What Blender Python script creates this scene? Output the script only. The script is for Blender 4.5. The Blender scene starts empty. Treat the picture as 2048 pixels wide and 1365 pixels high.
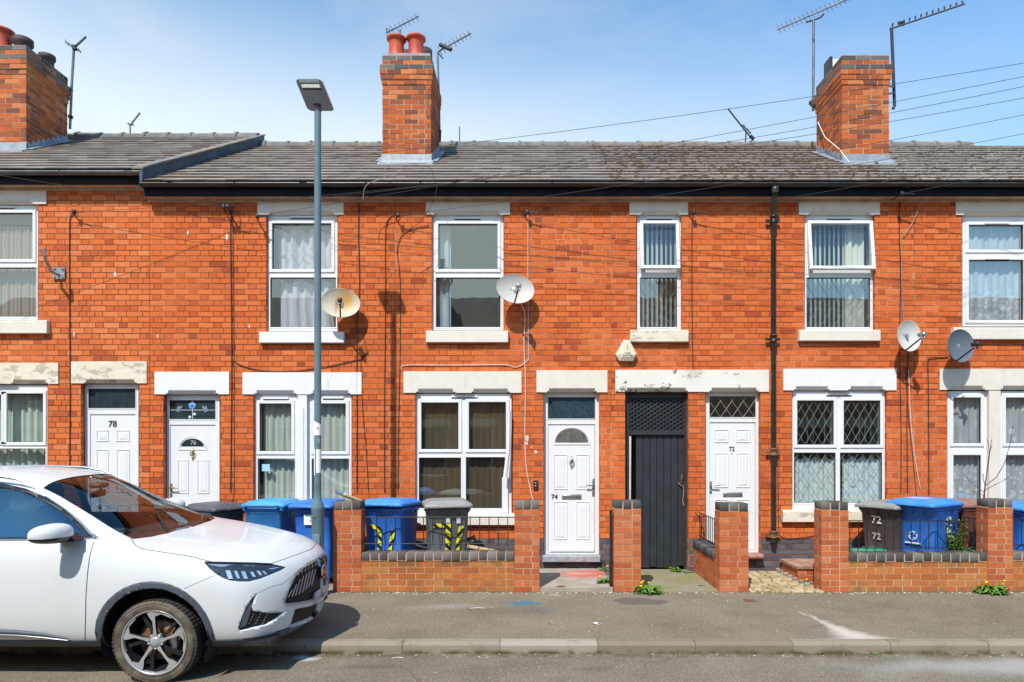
import bpy, bmesh, math, random
from mathutils import Vector, Matrix, Euler
from mathutils.bvhtree import BVHTree
random.seed(7)
R = math.radians
F = 1365.0; CU = 1060.0; CV = 885.0; H = 1.863
col = bpy.context.scene.collection
def X(u, Y): return (u - CU) * Y / F
def Z(v, Y): return H - (v - CV) * Y / F
def P(u, v, Y): return Vector((X(u, Y), Y, Z(v, Y)))
def at_ground(u, v, z=0.0):
    Y = (H - z) * F / (v - CV)
    return Vector((X(u, Y), Y, z))
W = {}          # world location of every object while building

# ---------------------------------------------------------------- materials
MATS = {}
class NT:
    def __init__(s, name):
        s.m = bpy.data.materials.new(name); s.m.use_nodes = True
        s.t = s.m.node_tree; s.t.nodes.clear()
        s.out = s.t.nodes.new('ShaderNodeOutputMaterial')
        s._pos = None
    def n(s, kind, **kw):
        nd = s.t.nodes.new(kind)
        for k, v in kw.items():
            if hasattr(nd, k): setattr(nd, k, v)
        return nd
    def link(s, a, b): s.t.links.new(a, b)
    def inp(s, sock, v):
        if isinstance(v, bpy.types.NodeSocket): s.link(v, sock)
        elif isinstance(v, (tuple, list)) and len(v) == 3 and sock.type == 'RGBA': sock.default_value = (*v, 1)
        else: sock.default_value = v
    def pos(s):
        if s._pos is None: s._pos = s.n('ShaderNodeNewGeometry').outputs['Position']
        return s._pos
    def objc(s): return s.n('ShaderNodeTexCoord').outputs['Object']
    def vscale(s, v, sc):
        nd = s.n('ShaderNodeVectorMath', operation='MULTIPLY'); s.link(v, nd.inputs[0]); nd.inputs[1].default_value = sc; return nd.outputs[0]
    def noise(s, scale, detail=4, rough=.6, v=None, stretch=None):
        nd = s.n('ShaderNodeTexNoise'); v = v or s.pos()
        if stretch: v = s.vscale(v, stretch)
        s.link(v, nd.inputs['Vector'])
        nd.inputs['Scale'].default_value = scale; nd.inputs['Detail'].default_value = detail; nd.inputs['Roughness'].default_value = rough
        return nd.outputs[0]
    def ramp(s, f, lo, hi, a=0.0, b=1.0):
        nd = s.n('ShaderNodeMapRange'); nd.interpolation_type = 'SMOOTHSTEP'
        s.inp(nd.inputs[0], f); nd.inputs[1].default_value = lo; nd.inputs[2].default_value = hi
        nd.inputs[3].default_value = a; nd.inputs[4].default_value = b
        return nd.outputs[0]
    def mix(s, f, a, b, mode='MIX'):
        nd = s.n('ShaderNodeMix', data_type='RGBA', blend_type=mode)
        s.inp(nd.inputs[0], f); s.inp(nd.inputs[6], a); s.inp(nd.inputs[7], b)
        return nd.outputs[2]
    def math(s, op, a, b=0.0, c=0.0):
        nd = s.n('ShaderNodeMath', operation=op)
        s.inp(nd.inputs[0], a); s.inp(nd.inputs[1], b); s.inp(nd.inputs[2], c)
        return nd.outputs[0]
    def attr(s, name='v'):
        nd = s.n('ShaderNodeAttribute'); nd.attribute_name = name; return nd.outputs['Fac']
    def cramp(s, f, stops, const=False):
        nd = s.n('ShaderNodeValToRGB'); cr = nd.color_ramp
        if const: cr.interpolation = 'CONSTANT'
        while len(cr.elements) < len(stops): cr.elements.new(.5)
        for e, (p, c) in zip(cr.elements, stops): e.position = p; e.color = (*c, 1)
        s.inp(nd.inputs[0], f); return nd.outputs[0]
    def blob(s, cx, cy, rx, ry, soft=.4, wob=.25, wsc=4, rot=0, plane='xy', edge=0.0):
        nz = s.n('ShaderNodeTexNoise'); s.link(s.pos(), nz.inputs['Vector']); nz.inputs['Scale'].default_value = wsc; nz.inputs['Detail'].default_value = 5
        sub = s.n('ShaderNodeVectorMath', operation='SUBTRACT'); s.link(nz.outputs[1], sub.inputs[0]); sub.inputs[1].default_value = (.5, .5, .5)
        sc = s.n('ShaderNodeVectorMath', operation='SCALE'); s.link(sub.outputs[0], sc.inputs[0]); sc.inputs['Scale'].default_value = wob
        ad = s.n('ShaderNodeVectorMath', operation='ADD'); s.link(s.pos(), ad.inputs[0]); s.link(sc.outputs[0], ad.inputs[1])
        mp = s.n('ShaderNodeVectorMath', operation='SUBTRACT'); s.link(ad.outputs[0], mp.inputs[0])
        mp.inputs[1].default_value = (cx, cy, 0) if plane == 'xy' else (cx, 0, cy)
        v = mp.outputs[0]
        if rot:
            rt = s.n('ShaderNodeVectorRotate'); rt.rotation_type = 'Z_AXIS'; s.link(v, rt.inputs['Vector']); rt.inputs['Angle'].default_value = -rot; v = rt.outputs[0]
        dv = s.n('ShaderNodeVectorMath', operation='MULTIPLY'); s.link(v, dv.inputs[0])
        dv.inputs[1].default_value = (1 / rx, 1 / ry, 0) if plane == 'xy' else (1 / rx, 0, 1 / ry)
        ln = s.n('ShaderNodeVectorMath', operation='LENGTH'); s.link(dv.outputs[0], ln.inputs[0])
        return s.ramp(ln.outputs['Value'], 1.0 - soft, 1.0 + .05, 1.0, 0.0)
    def bump(s, h, strength=.5, dist=.01):
        nd = s.n('ShaderNodeBump'); s.link(h, nd.inputs['Height']); nd.inputs['Strength'].default_value = strength; nd.inputs['Distance'].default_value = dist
        return nd.outputs[0]
    def finish(s, colr, rough=.7, metal=0.0, normal=None, spec=.5, coat=0.0, trans=0.0, alpha=None, sheen=0.0, sss=0.0):
        b = s.n('ShaderNodeBsdfPrincipled')
        s.inp(b.inputs['Base Color'], colr); s.inp(b.inputs['Roughness'], rough); s.inp(b.inputs['Metallic'], metal)
        b.inputs['Specular IOR Level'].default_value = spec; b.inputs['Coat Weight'].default_value = coat
        b.inputs['Coat Roughness'].default_value = .04
        b.inputs['Transmission Weight'].default_value = trans
        if alpha is not None: s.inp(b.inputs['Alpha'], alpha)
        if normal: s.link(normal, b.inputs['Normal'])
        s.link(b.outputs[0], s.out.inputs[0]); MATS[s.m.name] = s.m
        return s.m

def plain(name, c, rough=.6, metal=0.0, var=.12, scale=8, bump=0.0, bscale=60, spec=.5, coat=0.0, dirt=None, dirt_lo=.55, dirt_hi=.75, dscale=2.5, dstretch=None):
    t = NT(name)
    nz = t.noise(scale, 5)
    c2 = tuple(min(1, x * (1 + var)) for x in c); c1 = tuple(x * (1 - var) for x in c)
    cc = t.mix(t.ramp(nz, .3, .7), c1, c2)
    if dirt: cc = t.mix(t.ramp(t.noise(dscale, 6, .7, stretch=dstretch), dirt_lo, dirt_hi), cc, dirt)
    nm = t.bump(t.noise(bscale, 4), bump, .004) if bump else None
    return t.finish(cc, rough, metal, nm, spec, coat)

def brick_mat(name, stops, grime=(.10, .05, .03), glo=.60, ghi=.85, gscale=1.3, var=.22, tint=None, low_moss=False):
    t = NT(name)
    c = t.cramp(t.attr('v'), stops)
    nz = t.noise(28, 5, .7)
    c = t.mix(t.ramp(nz, .3, .75, 0, .55), c, t.mix(1.0, c, (1 - var, 1 - var * 1.3, 1 - var * 1.5), 'MULTIPLY'))
    big = t.noise(.55, 4, .6)
    c = t.mix(t.ramp(big, .35, .7, 0, .55), c, t.mix(1.0, c, (1.06, 1.12, 1.10), 'MULTIPLY'))
    c = t.mix(t.ramp(t.noise(1.1, 7, .72, stretch=(.7, 1, 1.3)), .44, .72, 0, .6), c, t.mix(1.0, c, (.80, .74, .70), 'MULTIPLY'))
    c = t.mix(t.ramp(t.noise(gscale, 7, .75), glo, ghi, 0, .8), c, grime)
    c = t.mix(t.ramp(t.noise(2.2, 6, .7, stretch=(2.6, 1, .35)), .56, .78, 0, .55), c, t.mix(1.0, c, (.62, .55, .52), 'MULTIPLY'))
    c = t.mix(t.ramp(t.noise(3.1, 7, .75, stretch=(1.8, 1, .8)), .60, .80, 0, .5), c, (.66, .40, .27))
    c = t.mix(t.ramp(t.noise(38, 5, .8), .32, .62, .55, 0), c, t.mix(1.0, c, (.70, .66, .62), 'MULTIPLY'))
    if low_moss:
        sp_ = t.n('ShaderNodeSeparateXYZ'); t.link(t.pos(), sp_.inputs[0])
        c = t.mix(t.math('MULTIPLY', t.ramp(sp_.outputs[2], .24, .39), t.ramp(t.noise(5, 6, .7), .38, .62, 0, .8)), c, (.13, .085, .035))
        c = t.mix(t.math('MULTIPLY', t.ramp(sp_.outputs[2], .0, .09, 1, 0), t.ramp(t.noise(6, 6, .7), .35, .6, 0, .6)), c, (.20, .14, .07))
    sp = t.noise(90, 3, .8)
    c = t.mix(t.ramp(sp, .68, .80, 0, .25), c, (.62, .36, .24))
    if tint:
        for (cx, cz, rx, rz, colr, amt) in tint:
            c = t.mix(t.math('MULTIPLY', t.blob(cx, cz, rx, rz, .7, .35, 3, plane='xz'), amt), c, colr)
    return t.finish(c, .88, 0, t.bump(t.noise(160, 5, .7), .35, .003), .25)

BR = [(0.0, (.33, .068, .027)), (.12, (.46, .090, .028)), (.4, (.60, .124, .032)), (.7, (.68, .158, .040)), (.93, (.72, .192, .060)), (1.0, (.68, .24, .11))]
M = {}
M['brick'] = brick_mat('house brick', BR)
M['brick_light'] = brick_mat('rubbed house brick', [(0, (.42, .090, .033)), (.3, (.59, .128, .038)), (.7, (.72, .180, .050)), (1, (.75, .25, .10))])
M['chim_brick'] = brick_mat('chimney brick', [(0, (.20, .075, .045)), (.18, (.32, .095, .045)), (.45, (.49, .115, .035)), (.8, (.58, .150, .042)), (1, (.62, .22, .09))], (.10, .06, .04), .50, .72, 2.2)
M['wall_brick'] = brick_mat('garden wall brick', [(0, (.43, .105, .042)), (.3, (.51, .135, .048)), (.7, (.57, .165, .060)), (1, (.59, .21, .095))], (.13, .075, .035), .60, .80, 2.0)
M['mossy_brick'] = brick_mat('weathered garden wall brick', [(0, (.40, .115, .038)), (.3, (.49, .150, .044)), (.7, (.54, .185, .050)), (1, (.50, .22, .07))], (.16, .10, .035), .50, .74, 2.4, low_moss=True)
M['blue_brick'] = brick_mat('blue engineering brick', [(0, (.045, .045, .055)), (.5, (.085, .085, .10)), (1, (.16, .15, .165))], (.20, .17, .13), .62, .85, 3.0)
M['grey_brick'] = brick_mat('sooty grey cap brick', [(0, (.075, .072, .070)), (.5, (.125, .118, .112)), (1, (.21, .19, .175))], (.36, .17, .10), .6, .8, 3.0)
def mortar(name, a, b, lo=.4, hi=.62):
    t = NT(name); c = t.mix(t.ramp(t.noise(.9, 5, .65), lo, hi), a, b)
    return t.finish(c, .95, 0, t.bump(t.noise(200, 3), .4, .002), .1)
M['mortar'] = mortar('house mortar', (.22, .085, .045), (.62, .34, .21), .45, .66)
M['mortar_dark'] = mortar('dark house mortar', (.20, .075, .04), (.42, .19, .10), .45, .7)
M['mortar_light'] = mortar('light mortar', (.46, .30, .19), (.62, .45, .32))
M['mortar_grey'] = mortar('grey mortar', (.34, .24, .17), (.52, .40, .29))
M['white'] = plain('white painted render', (.74, .73, .71), .55, var=.03, dirt=(.55, .50, .44), dirt_lo=.56, dirt_hi=.85, dscale=3.5, dstretch=(2.5, 1, .6))
M['cream'] = plain('cream painted stone', (.70, .64, .555), .6, var=.04, dirt=(.50, .42, .33), dirt_lo=.56, dirt_hi=.86, dscale=3.5, dstretch=(2.5, 1, .6), bump=.2)
M['upvc'] = plain('white plastic window frame', (.74, .74, .74), .28, var=.025, scale=3, dirt=(.56, .53, .47), dirt_lo=.60, dirt_hi=.9, dscale=5, dstretch=(3, 1, .5))
M['door_white'] = plain('white door skin', (.74, .745, .755), .3, var=.02, scale=4, dirt=(.58, .56, .52), dirt_lo=.58, dirt_hi=.9, dscale=3, dstretch=(3.5, 1, .5))
def peeled(name):
    t = NT(name)
    c = t.mix(t.ramp(t.noise(3, 5), .3, .7), (.68, .60, .46), (.74, .68, .56))
    c = t.mix(t.ramp(t.noise(4.5, 7, .7, stretch=(1, 1, 2.2)), .53, .57), c, (.46, .40, .32)); c = t.mix(t.ramp(t.noise(6, 5, .7, stretch=(.5, 1, 2)), .5, .75, 0, .6), c, (.66, .47, .26))
    c = t.mix(t.ramp(t.noise(9, 7, .75), .63, .66), c, (.62, .40, .18))
    c = t.mix(t.ramp(t.noise(22, 4, .7), .70, .72), c, (.08, .06, .05))
    return t.finish(c, .7, 0, t.bump(t.noise(9, 7, .75), .5, .006), .3)
M['peeled'] = peeled('flaking cream paint')
def peeled2(name):
    t = NT(name)
    c = t.mix(t.ramp(t.noise(3, 5), .3, .7), (.70, .665, .60), (.75, .715, .65))
    c = t.mix(t.ramp(t.noise(2.6, 6, .6, stretch=(1, 1, 1.6)), .535, .55), c, (.56, .53, .46))
    rim = t.math('SUBTRACT', t.ramp(t.noise(2.6, 6, .6, stretch=(1, 1, 1.6)), .525, .535), t.ramp(t.noise(2.6, 6, .6, stretch=(1, 1, 1.6)), .550, .560))
    c = t.mix(t.math('MULTIPLY', rim, t.ramp(t.noise(11, 2), .45, .6)), c, (.06, .05, .045))
    return t.finish(c, .65, 0, t.bump(t.noise(2.6, 6, .6, stretch=(1, 1, 1.6)), .4, .01), .3)
M['peeled2'] = peeled2('cracked white paint')
def slate(name, moss, lichen, base=1.0):
    t = NT(name)
    c = t.cramp(t.attr('v'), [(0, (.215*base, .182*base, .160*base)), (.5, (.262*base, .222*base, .194*base)), (1, (.315*base, .268*base, .232*base))])
    c = t.mix(t.ramp(t.noise(30, 5, .7), .3, .75, 0, .5), c, t.mix(1.0, c, (.72, .70, .68), 'MULTIPLY'))
    c = t.mix(t.ramp(t.noise(.8, 5, .6), .4, .7, 0, .5), c, (.26, .205, .15))
    c = t.mix(t.ramp(t.noise(3.5, 7, .75), .48, .70, 0, .6), c, t.mix(1.0, c, (.62, .58, .54), 'MULTIPLY'))
    c = t.mix(t.ramp(t.noise(13, 6, .7), moss, moss + .05), c, (.11, .060, .030))
    c = t.mix(t.ramp(t.noise(24, 5, .7), lichen, lichen + .04), c, (.50, .49, .40))
    return t.finish(c, .75, 0, t.bump(t.noise(60, 5), .3, .004), .35)
M['slate'] = slate('grey roof tile', .62, .69, .93)
M['slate_moss'] = slate('mossy roof tile', .55, .63, .84)
M['slate_lichen'] = slate('lichen spotted roof tile', .57, .56, .84)
M['moss'] = plain('brown roof moss', (.085, .052, .024), .95, var=.4, scale=30, bump=.8, bscale=80)
M['ridge'] = plain('ridge tile', (.15, .145, .14), .8, var=.25, scale=6, bump=.3, dirt=(.32, .28, .22), dirt_lo=.62, dirt_hi=.7)
M['ridge_b'] = plain('brown mortar bedded ridge tile', (.17, .155, .14), .85, var=.25, scale=6, bump=.5, dirt=(.27, .20, .12), dirt_lo=.50, dirt_hi=.66)
M['lead'] = plain('lead flashing', (.33, .36, .39), .45, .35, var=.22, scale=7, bump=.4, bscale=25)
M['lead_dark'] = plain('dark lead apron', (.055, .072, .090), .5, .2, var=.3, scale=7)
M['gutter'] = plain('black plastic gutter', (.022, .020, .020), .38, var=.4, scale=3, dirt=(.16, .13, .10), dirt_lo=.52, dirt_hi=.85, dstretch=(.4, 1, 3))
M['gutter_grey'] = plain('grey gutter', (.10, .10, .10), .4, var=.3, scale=3)
M['fascia'] = plain('black painted fascia', (.007, .007, .010), .7, spec=.2, var=.3, scale=4)
M['soffit'] = plain('buff soffit board', (.52, .36, .24), .7, var=.2, scale=4, dirt=(.16, .10, .06), dirt_lo=.62, dirt_hi=.8)
M['terracotta'] = plain('terracotta chimney pot', (.50, .065, .022), .55, var=.22, scale=6, bump=.15, dirt=(.13, .04, .03), dirt_lo=.58, dirt_hi=.85)
M['clay_dark'] = plain('sooted chimney pot', (.06, .03, .028), .7, var=.4, scale=6)
M['black'] = plain('black painted metal', (.018, .018, .020), .45, var=.3, scale=15)
M['black_pl'] = plain('black plastic', (.02, .02, .022), .5, var=.3)
M['pipe'] = plain('black cast iron pipe', (.026, .020, .018), .42, var=.4, scale=6, bump=.25, bscale=30, dirt=(.16, .10, .07), dirt_lo=.66, dirt_hi=.78, dscale=9)
M['cable_b'] = plain('black cable', (.03, .022, .02), .6)
M['cable_w'] = plain('white cable', (.72, .66, .60), .55)
M['cable_g'] = plain('grey cable', (.25, .24, .24), .55)
M['galv'] = plain('galvanised metal', (.36, .37, .38), .38, .8, var=.25, scale=20)
M['alu'] = plain('weathered aluminium aerial', (.16, .17, .18), .45, .6, var=.3)
M['chrome'] = plain('chrome', (.75, .75, .76), .12, 1.0, var=.05)
M['satin'] = plain('satin steel', (.46, .46, .47), .3, .85, var=.08)
M['brass'] = plain('brass', (.55, .36, .12), .28, .9, var=.15)
M['lamp_paint'] = plain('grey blue lamp column paint', (.115, .185, .215), .42, var=.12, scale=4, bump=.15, bscale=40, dirt=(.09, .13, .15), dirt_lo=.6, dirt_hi=.7, dscale=6)
M['lamp_head'] = plain('grey lantern housing', (.17, .20, .22), .4, var=.12)
M['lamp_under'] = plain('dark lantern underside', (.055, .052, .055), .45, var=.2)
M['lens'] = plain('led lens', (.62, .56, .50), .2, var=.3, scale=60)
M['gate'] = plain('charcoal painted gate', (.024, .028, .034), .5, var=.18, scale=5, bump=.3, bscale=50, dirt=(.06, .065, .07), dirt_lo=.62, dirt_hi=.8, dstretch=(4, 1, .6))
M['timber_w'] = plain('bare pale timber', (.66, .60, .50), .7, var=.12)
M['grit'] = plain('concrete step', (.30, .31, .33), .85, var=.2, scale=14, bump=.5, bscale=90)
M['red_step'] = plain('red painted step', (.34, .16, .13), .7, var=.2, scale=14, bump=.3)
M['card'] = plain('cardboard tube', (.56, .38, .21), .75, var=.12, scale=10)
M['paper'] = plain('white paper', (.85, .84, .82), .8, var=.04)
M['number_black'] = plain('black numeral', (.015, .015, .018), .4)
M['paint_w'] = plain('white brushed paint', (.78, .77, .75), .7, var=.1, scale=30)
M['rust_iron'] = plain('rusty iron cover', (.16, .075, .04), .8, var=.35, scale=30, bump=.6)
M['leaf'] = plain('dandelion leaf', (.095, .20, .018), .55, var=.4, scale=25)
M['leaf_b'] = plain('spurge leaf', (.20, .30, .035), .55, var=.45, scale=25)
M['flower'] = plain('yellow dandelion flower', (.85, .55, .01), .6, var=.15)
M['twig'] = plain('bare twig bark', (.13, .065, .045), .8, var=.3)
M['plastic_g'] = plain('green plastic', (.04, .27, .15), .4)
M['interior'] = plain('room plaster', (.42, .37, .30), .9, var=.1, scale=1)
M['interior_b'] = plain('brown papered room', (.50, .34, .19), .9, var=.3, scale=1.5)
M['rubber'] = plain('dark rubber seal', (.03, .03, .032), .6)
# ---------------------------------------------------------------- mesh builder
class MB:
    def __init__(s): s.v = []; s.f = []; s.m = []; s.a = []; s.sm = []
    def face(s, pts, m=0, a=.5, smooth=False):
        i = len(s.v); s.v += [Vector(p) for p in pts]; s.f.append(list(range(i, i + len(pts)))); s.m.append(m); s.a.append(a); s.sm.append(smooth)
    def mesh(s, vs, fs, m=0, a=.5, smooth=False):
        i = len(s.v); s.v += [Vector(p) for p in vs]
        for f in fs: s.f.append([k + i for k in f]); s.m.append(m); s.a.append(a); s.sm.append(smooth)
    def box(s, x0, x1, y0, y1, z0, z1, m=0, a=.5, skip=''):
        if x1 < x0: x0, x1 = x1, x0
        if y1 < y0: y0, y1 = y1, y0
        if z1 < z0: z0, z1 = z1, z0
        v = [(x0, y0, z0), (x1, y0, z0), (x1, y1, z0), (x0, y1, z0), (x0, y0, z1), (x1, y0, z1), (x1, y1, z1), (x0, y1, z1)]
        f = {'b': (0, 3, 2, 1), 't': (4, 5, 6, 7), 'f': (0, 1, 5, 4), 'k': (2, 3, 7, 6), 'l': (3, 0, 4, 7), 'r': (1, 2, 6, 5)}
        s.mesh(v, [q for k, q in f.items() if k not in skip], m, a)
    def bbox(s, x0, x1, y0, y1, z0, z1, b=.005, m=0, a=.5):
        """box whose front (-Y) face has a bevelled edge"""
        if x1 < x0: x0, x1 = x1, x0
        if z1 < z0: z0, z1 = z1, z0
        o = [(x0, y0 + b, z0), (x1, y0 + b, z0), (x1, y0 + b, z1), (x0, y0 + b, z1)]
        i = [(x0 + b, y0, z0 + b), (x1 - b, y0, z0 + b), (x1 - b, y0, z1 - b), (x0 + b, y0, z1 - b)]
        k = [(x0, y1, z0), (x1, y1, z0), (x1, y1, z1), (x0, y1, z1)]
        v = o + i + k; fs = [(4, 5, 6, 7)]
        for q in range(4):
            n = (q + 1) % 4; fs.append((q, n, 4 + n, 4 + q)); fs.append((8 + q, 8 + n, n, q))
        s.mesh(v, fs, m, a)
    def prism(s, poly, axis, a0, a1, m=0, a=.5, smooth=False):
        """poly of 2D points; axis 'x': (y,z), 'y': (x,z), 'z': (x,y)"""
        def p(q, d): return {'x': (d, q[0], q[1]), 'y': (q[0], d, q[1]), 'z': (q[0], q[1], d)}[axis]
        n = len(poly); v = [p(q, a0) for q in poly] + [p(q, a1) for q in poly]
        s.mesh(v, [tuple(range(n)), tuple(range(2 * n - 1, n - 1, -1))], m, a)
        s.mesh(v, [(i, (i + 1) % n, n + (i + 1) % n, n + i) for i in range(n)], m, a, smooth)
    def tube(s, pts, r, n=8, m=0, a=.5, caps=True, smooth=True):
        pts = [Vector(p) for p in pts]; rs = r if isinstance(r, (list, tuple)) else [r] * len(pts)
        rings = []; up = None
        for i, p in enumerate(pts):
            d = (pts[min(i + 1, len(pts) - 1)] - pts[max(i - 1, 0)])
            if d.length < 1e-9: d = Vector((0, 0, 1))
            d.normalize()
            if up is None:
                up = Vector((0, 0, 1)) if abs(d.z) < .9 else Vector((1, 0, 0))
            sx = d.cross(up); 
            if sx.length < 1e-6: sx = d.orthogonal()
            sx.normalize(); up = sx.cross(d).normalized()
            rings.append([p + (sx * math.cos(t) + up * math.sin(t)) * rs[i] for t in [2 * math.pi * k / n for k in range(n)]])
        v = [q for rg in rings for q in rg]; fs = []
        for i in range(len(pts) - 1):
            for k in range(n): fs.append((i * n + k, i * n + (k + 1) % n, (i + 1) * n + (k + 1) % n, (i + 1) * n + k))
        s.mesh(v, fs, m, a, smooth)
        if caps: s.mesh(rings[0] + rings[-1], [tuple(range(n - 1, -1, -1)), tuple(range(n, 2 * n))], m, a)
    def lathe(s, prof, c=(0, 0, 0), axis='z', n=24, m=0, a=.5, smooth=True, mfun=None):
        """prof: (r, h) list"""
        v = []; c = Vector(c)
        for r, h in prof:
            for k in range(n):
                t = 2 * math.pi * k / n; ca, sa = r * math.cos(t), r * math.sin(t)
                v.append(c + Vector({'z': (ca, sa, h), 'y': (ca, h, sa), 'x': (h, ca, sa)}[axis]))
        for i in range(len(prof) - 1):
            fs = [(i * n + k, i * n + (k + 1) % n, (i + 1) * n + (k + 1) % n, (i + 1) * n + k) for k in range(n)]
            if i == 0: base = len(s.v); s.v += v
            for f in fs: s.f.append([q + base for q in f]); s.m.append(mfun(i) if mfun else m); s.a.append(a); s.sm.append(smooth)
    def rbox(s, c, size, bev=.02, rot=None, m=0, seg=2, a=.5):
        bm = bmesh.new(); bmesh.ops.create_cube(bm, size=1)
        for v in bm.verts: v.co = Vector((v.co.x * size[0], v.co.y * size[1], v.co.z * size[2]))
        bmesh.ops.bevel(bm, geom=bm.edges[:], offset=bev, segments=seg, affect='EDGES', profile=.5)
        bm.verts.ensure_lookup_table()
        mt = Matrix.Translation(Vector(c)) @ (rot.to_matrix().to_4x4() if rot else Matrix())
        bm.verts.index_update()
        s.mesh([mt @ v.co for v in bm.verts], [[v.index for v in f.verts] for f in bm.faces], m, a, True); bm.free()
    def build(s, name, mats, parent=None, origin=None, auto=False):
        if not s.v: return None
        me = bpy.data.meshes.new(name)
        xs = [p.x for p in s.v]; ys = [p.y for p in s.v]; zs = [p.z for p in s.v]
        if origin is None:
            origin = Vector(((min(xs) + max(xs)) / 2, (min(ys) + max(ys)) / 2, min(zs) if parent is None else (min(zs) + max(zs)) / 2))
        origin = Vector(origin)
        me.from_pydata([tuple(p - origin) for p in s.v], [], s.f)
        if not isinstance(mats, (list, tuple)): mats = [mats]
        for mm in mats: me.materials.append(mm)
        me.polygons.foreach_set('material_index', s.m)
        me.polygons.foreach_set('use_smooth', s.sm)
        at = me.attributes.new('v', 'FLOAT', 'FACE'); at.data.foreach_set('value', s.a)
        me.update()
        bm = bmesh.new(); bm.from_mesh(me); bmesh.ops.recalc_face_normals(bm, faces=bm.faces); bm.to_mesh(me); bm.free()
        o = bpy.data.objects.new(name, me); col.objects.link(o)
        if parent is not None:
            o.parent = parent; o.location = origin - W[parent.name]
        else: o.location = origin
        W[o.name] = origin
        return o
def tag(o, label=None, cat=None, group=None, kind=None):
    if label: o['label'] = label
    if cat: o['category'] = cat
    if group: o['group'] = group
    if kind: o['kind'] = kind
    return o
def empty(name, loc, label, cat, group=None):
    o = bpy.data.objects.new(name, None); col.objects.link(o); o.location = loc; o.empty_display_size = .2
    W[o.name] = Vector(loc); return tag(o, label, cat, group)
def text(s, size, loc, mat, parent, name, rotz=0.0, rotx=90, depth=.002, align='CENTER', shear=0, bold=0.0, flat_rot=None, spacing=1.0):
    cu = bpy.data.curves.new(name, 'FONT'); cu.body = s; cu.size = size; cu.extrude = depth; cu.align_x = align; cu.align_y = 'CENTER'; cu.offset = bold; cu.shear = shear; cu.space_line = spacing
    tmp = bpy.data.objects.new('tmp', cu); col.objects.link(tmp)
    dg = bpy.context.evaluated_depsgraph_get()
    me = bpy.data.meshes.new_from_object(tmp.evaluated_get(dg)); bpy.data.objects.remove(tmp)
    me.materials.clear(); me.materials.append(mat)
    o = bpy.data.objects.new(name, me); col.objects.link(o)
    if parent is not None:
        o.parent = parent; o.location = Vector(loc) - W[parent.name]
    else: o.location = loc
    o.rotation_euler = flat_rot if flat_rot else (R(rotx), 0, rotz)
    W[o.name] = Vector(loc); return o

# ------------------------------------------------ bricks
def rects_minus(x0, x1, cuts):
    segs = [(x0, x1)]
    for a, b in cuts:
        ns = []
        for p, q in segs:
            if b <= p or a >= q: ns.append((p, q)); continue
            if a > p: ns.append((p, a))
            if b < q: ns.append((b, q))
        segs = ns
    return segs
def brick_rows(mb, x0, x1, z0, z1, yf, holes, course=.08, m=1, blue_below=None, mblue=3, rng=None, bond='mix', joint=.011, m_alt=None):
    """individually laid bricks in front of the plane yf; holes = [(x0,x1,z0,z1)]"""
    rng = rng or random.Random(1); row = 0; z = z0
    while z < z1 - .01:
        zt = min(z + course, z1); x = math.floor(x0 / .342) * .342 - .684 + (.171 if row % 2 else 0) + rng.uniform(-.012, .012); xs = []
        k = 0
        while x < x1:
            s_ = k % 2 == 0; L = (.229 if s_ else .113) + rng.uniform(-.004, .004)
            if s_ and rng.random() < .06: xs.append((x, x + L / 2, 0)); xs.append((x + L / 2, x + L, 0))
            else: xs.append((x, x + L, 1 if s_ else 0))
            x += L; k += 1
        zc = sorted({z, zt} | {q for h in holes for q in (h[2], h[3]) if z < q < zt})
        jz = joint * .5
        for (a, b, s_) in xs:
            v = (.50 + .44 * rng.random()) if s_ else (.26 + .48 * rng.random()); d = .004 + rng.uniform(-.0012, .0022)
            if rng.random() < .04: v = rng.random() * .2
            for za, zb in zip(zc[:-1], zc[1:]):
                cuts = [(h[0], h[1]) for h in holes if h[2] < zb - 1e-6 and h[3] > za + 1e-6]
                for p, q in rects_minus(max(a, x0) + joint * .4, min(b, x1) - joint * .4, cuts):
                    if q - p < .012: continue
                    zz0 = za + (jz if za == z else 0); zz1 = zb - (jz if zb == zt else 0)
                    if zz1 - zz0 < .008: continue
                    jj = [rng.uniform(-.0012, .0012) for _ in range(4)]
                    mm = mblue if (blue_below is not None and zb <= blue_below + .01) else m
                    mb.mesh([(p, yf, zz0), (q, yf, zz0), (q, yf, zz1), (p, yf, zz1),
                             (p + .001, yf - d, zz0 + jj[0]), (q - .001, yf - d, zz0 + jj[1]), (q - .001, yf - d, zz1 + jj[2]), (p + .001, yf - d, zz1 + jj[3])],
                            [(4, 5, 6, 7), (0, 1, 5, 4), (1, 2, 6, 5), (2, 3, 7, 6), (3, 0, 4, 7)], mm, v)
        z += course; row += 1
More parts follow.
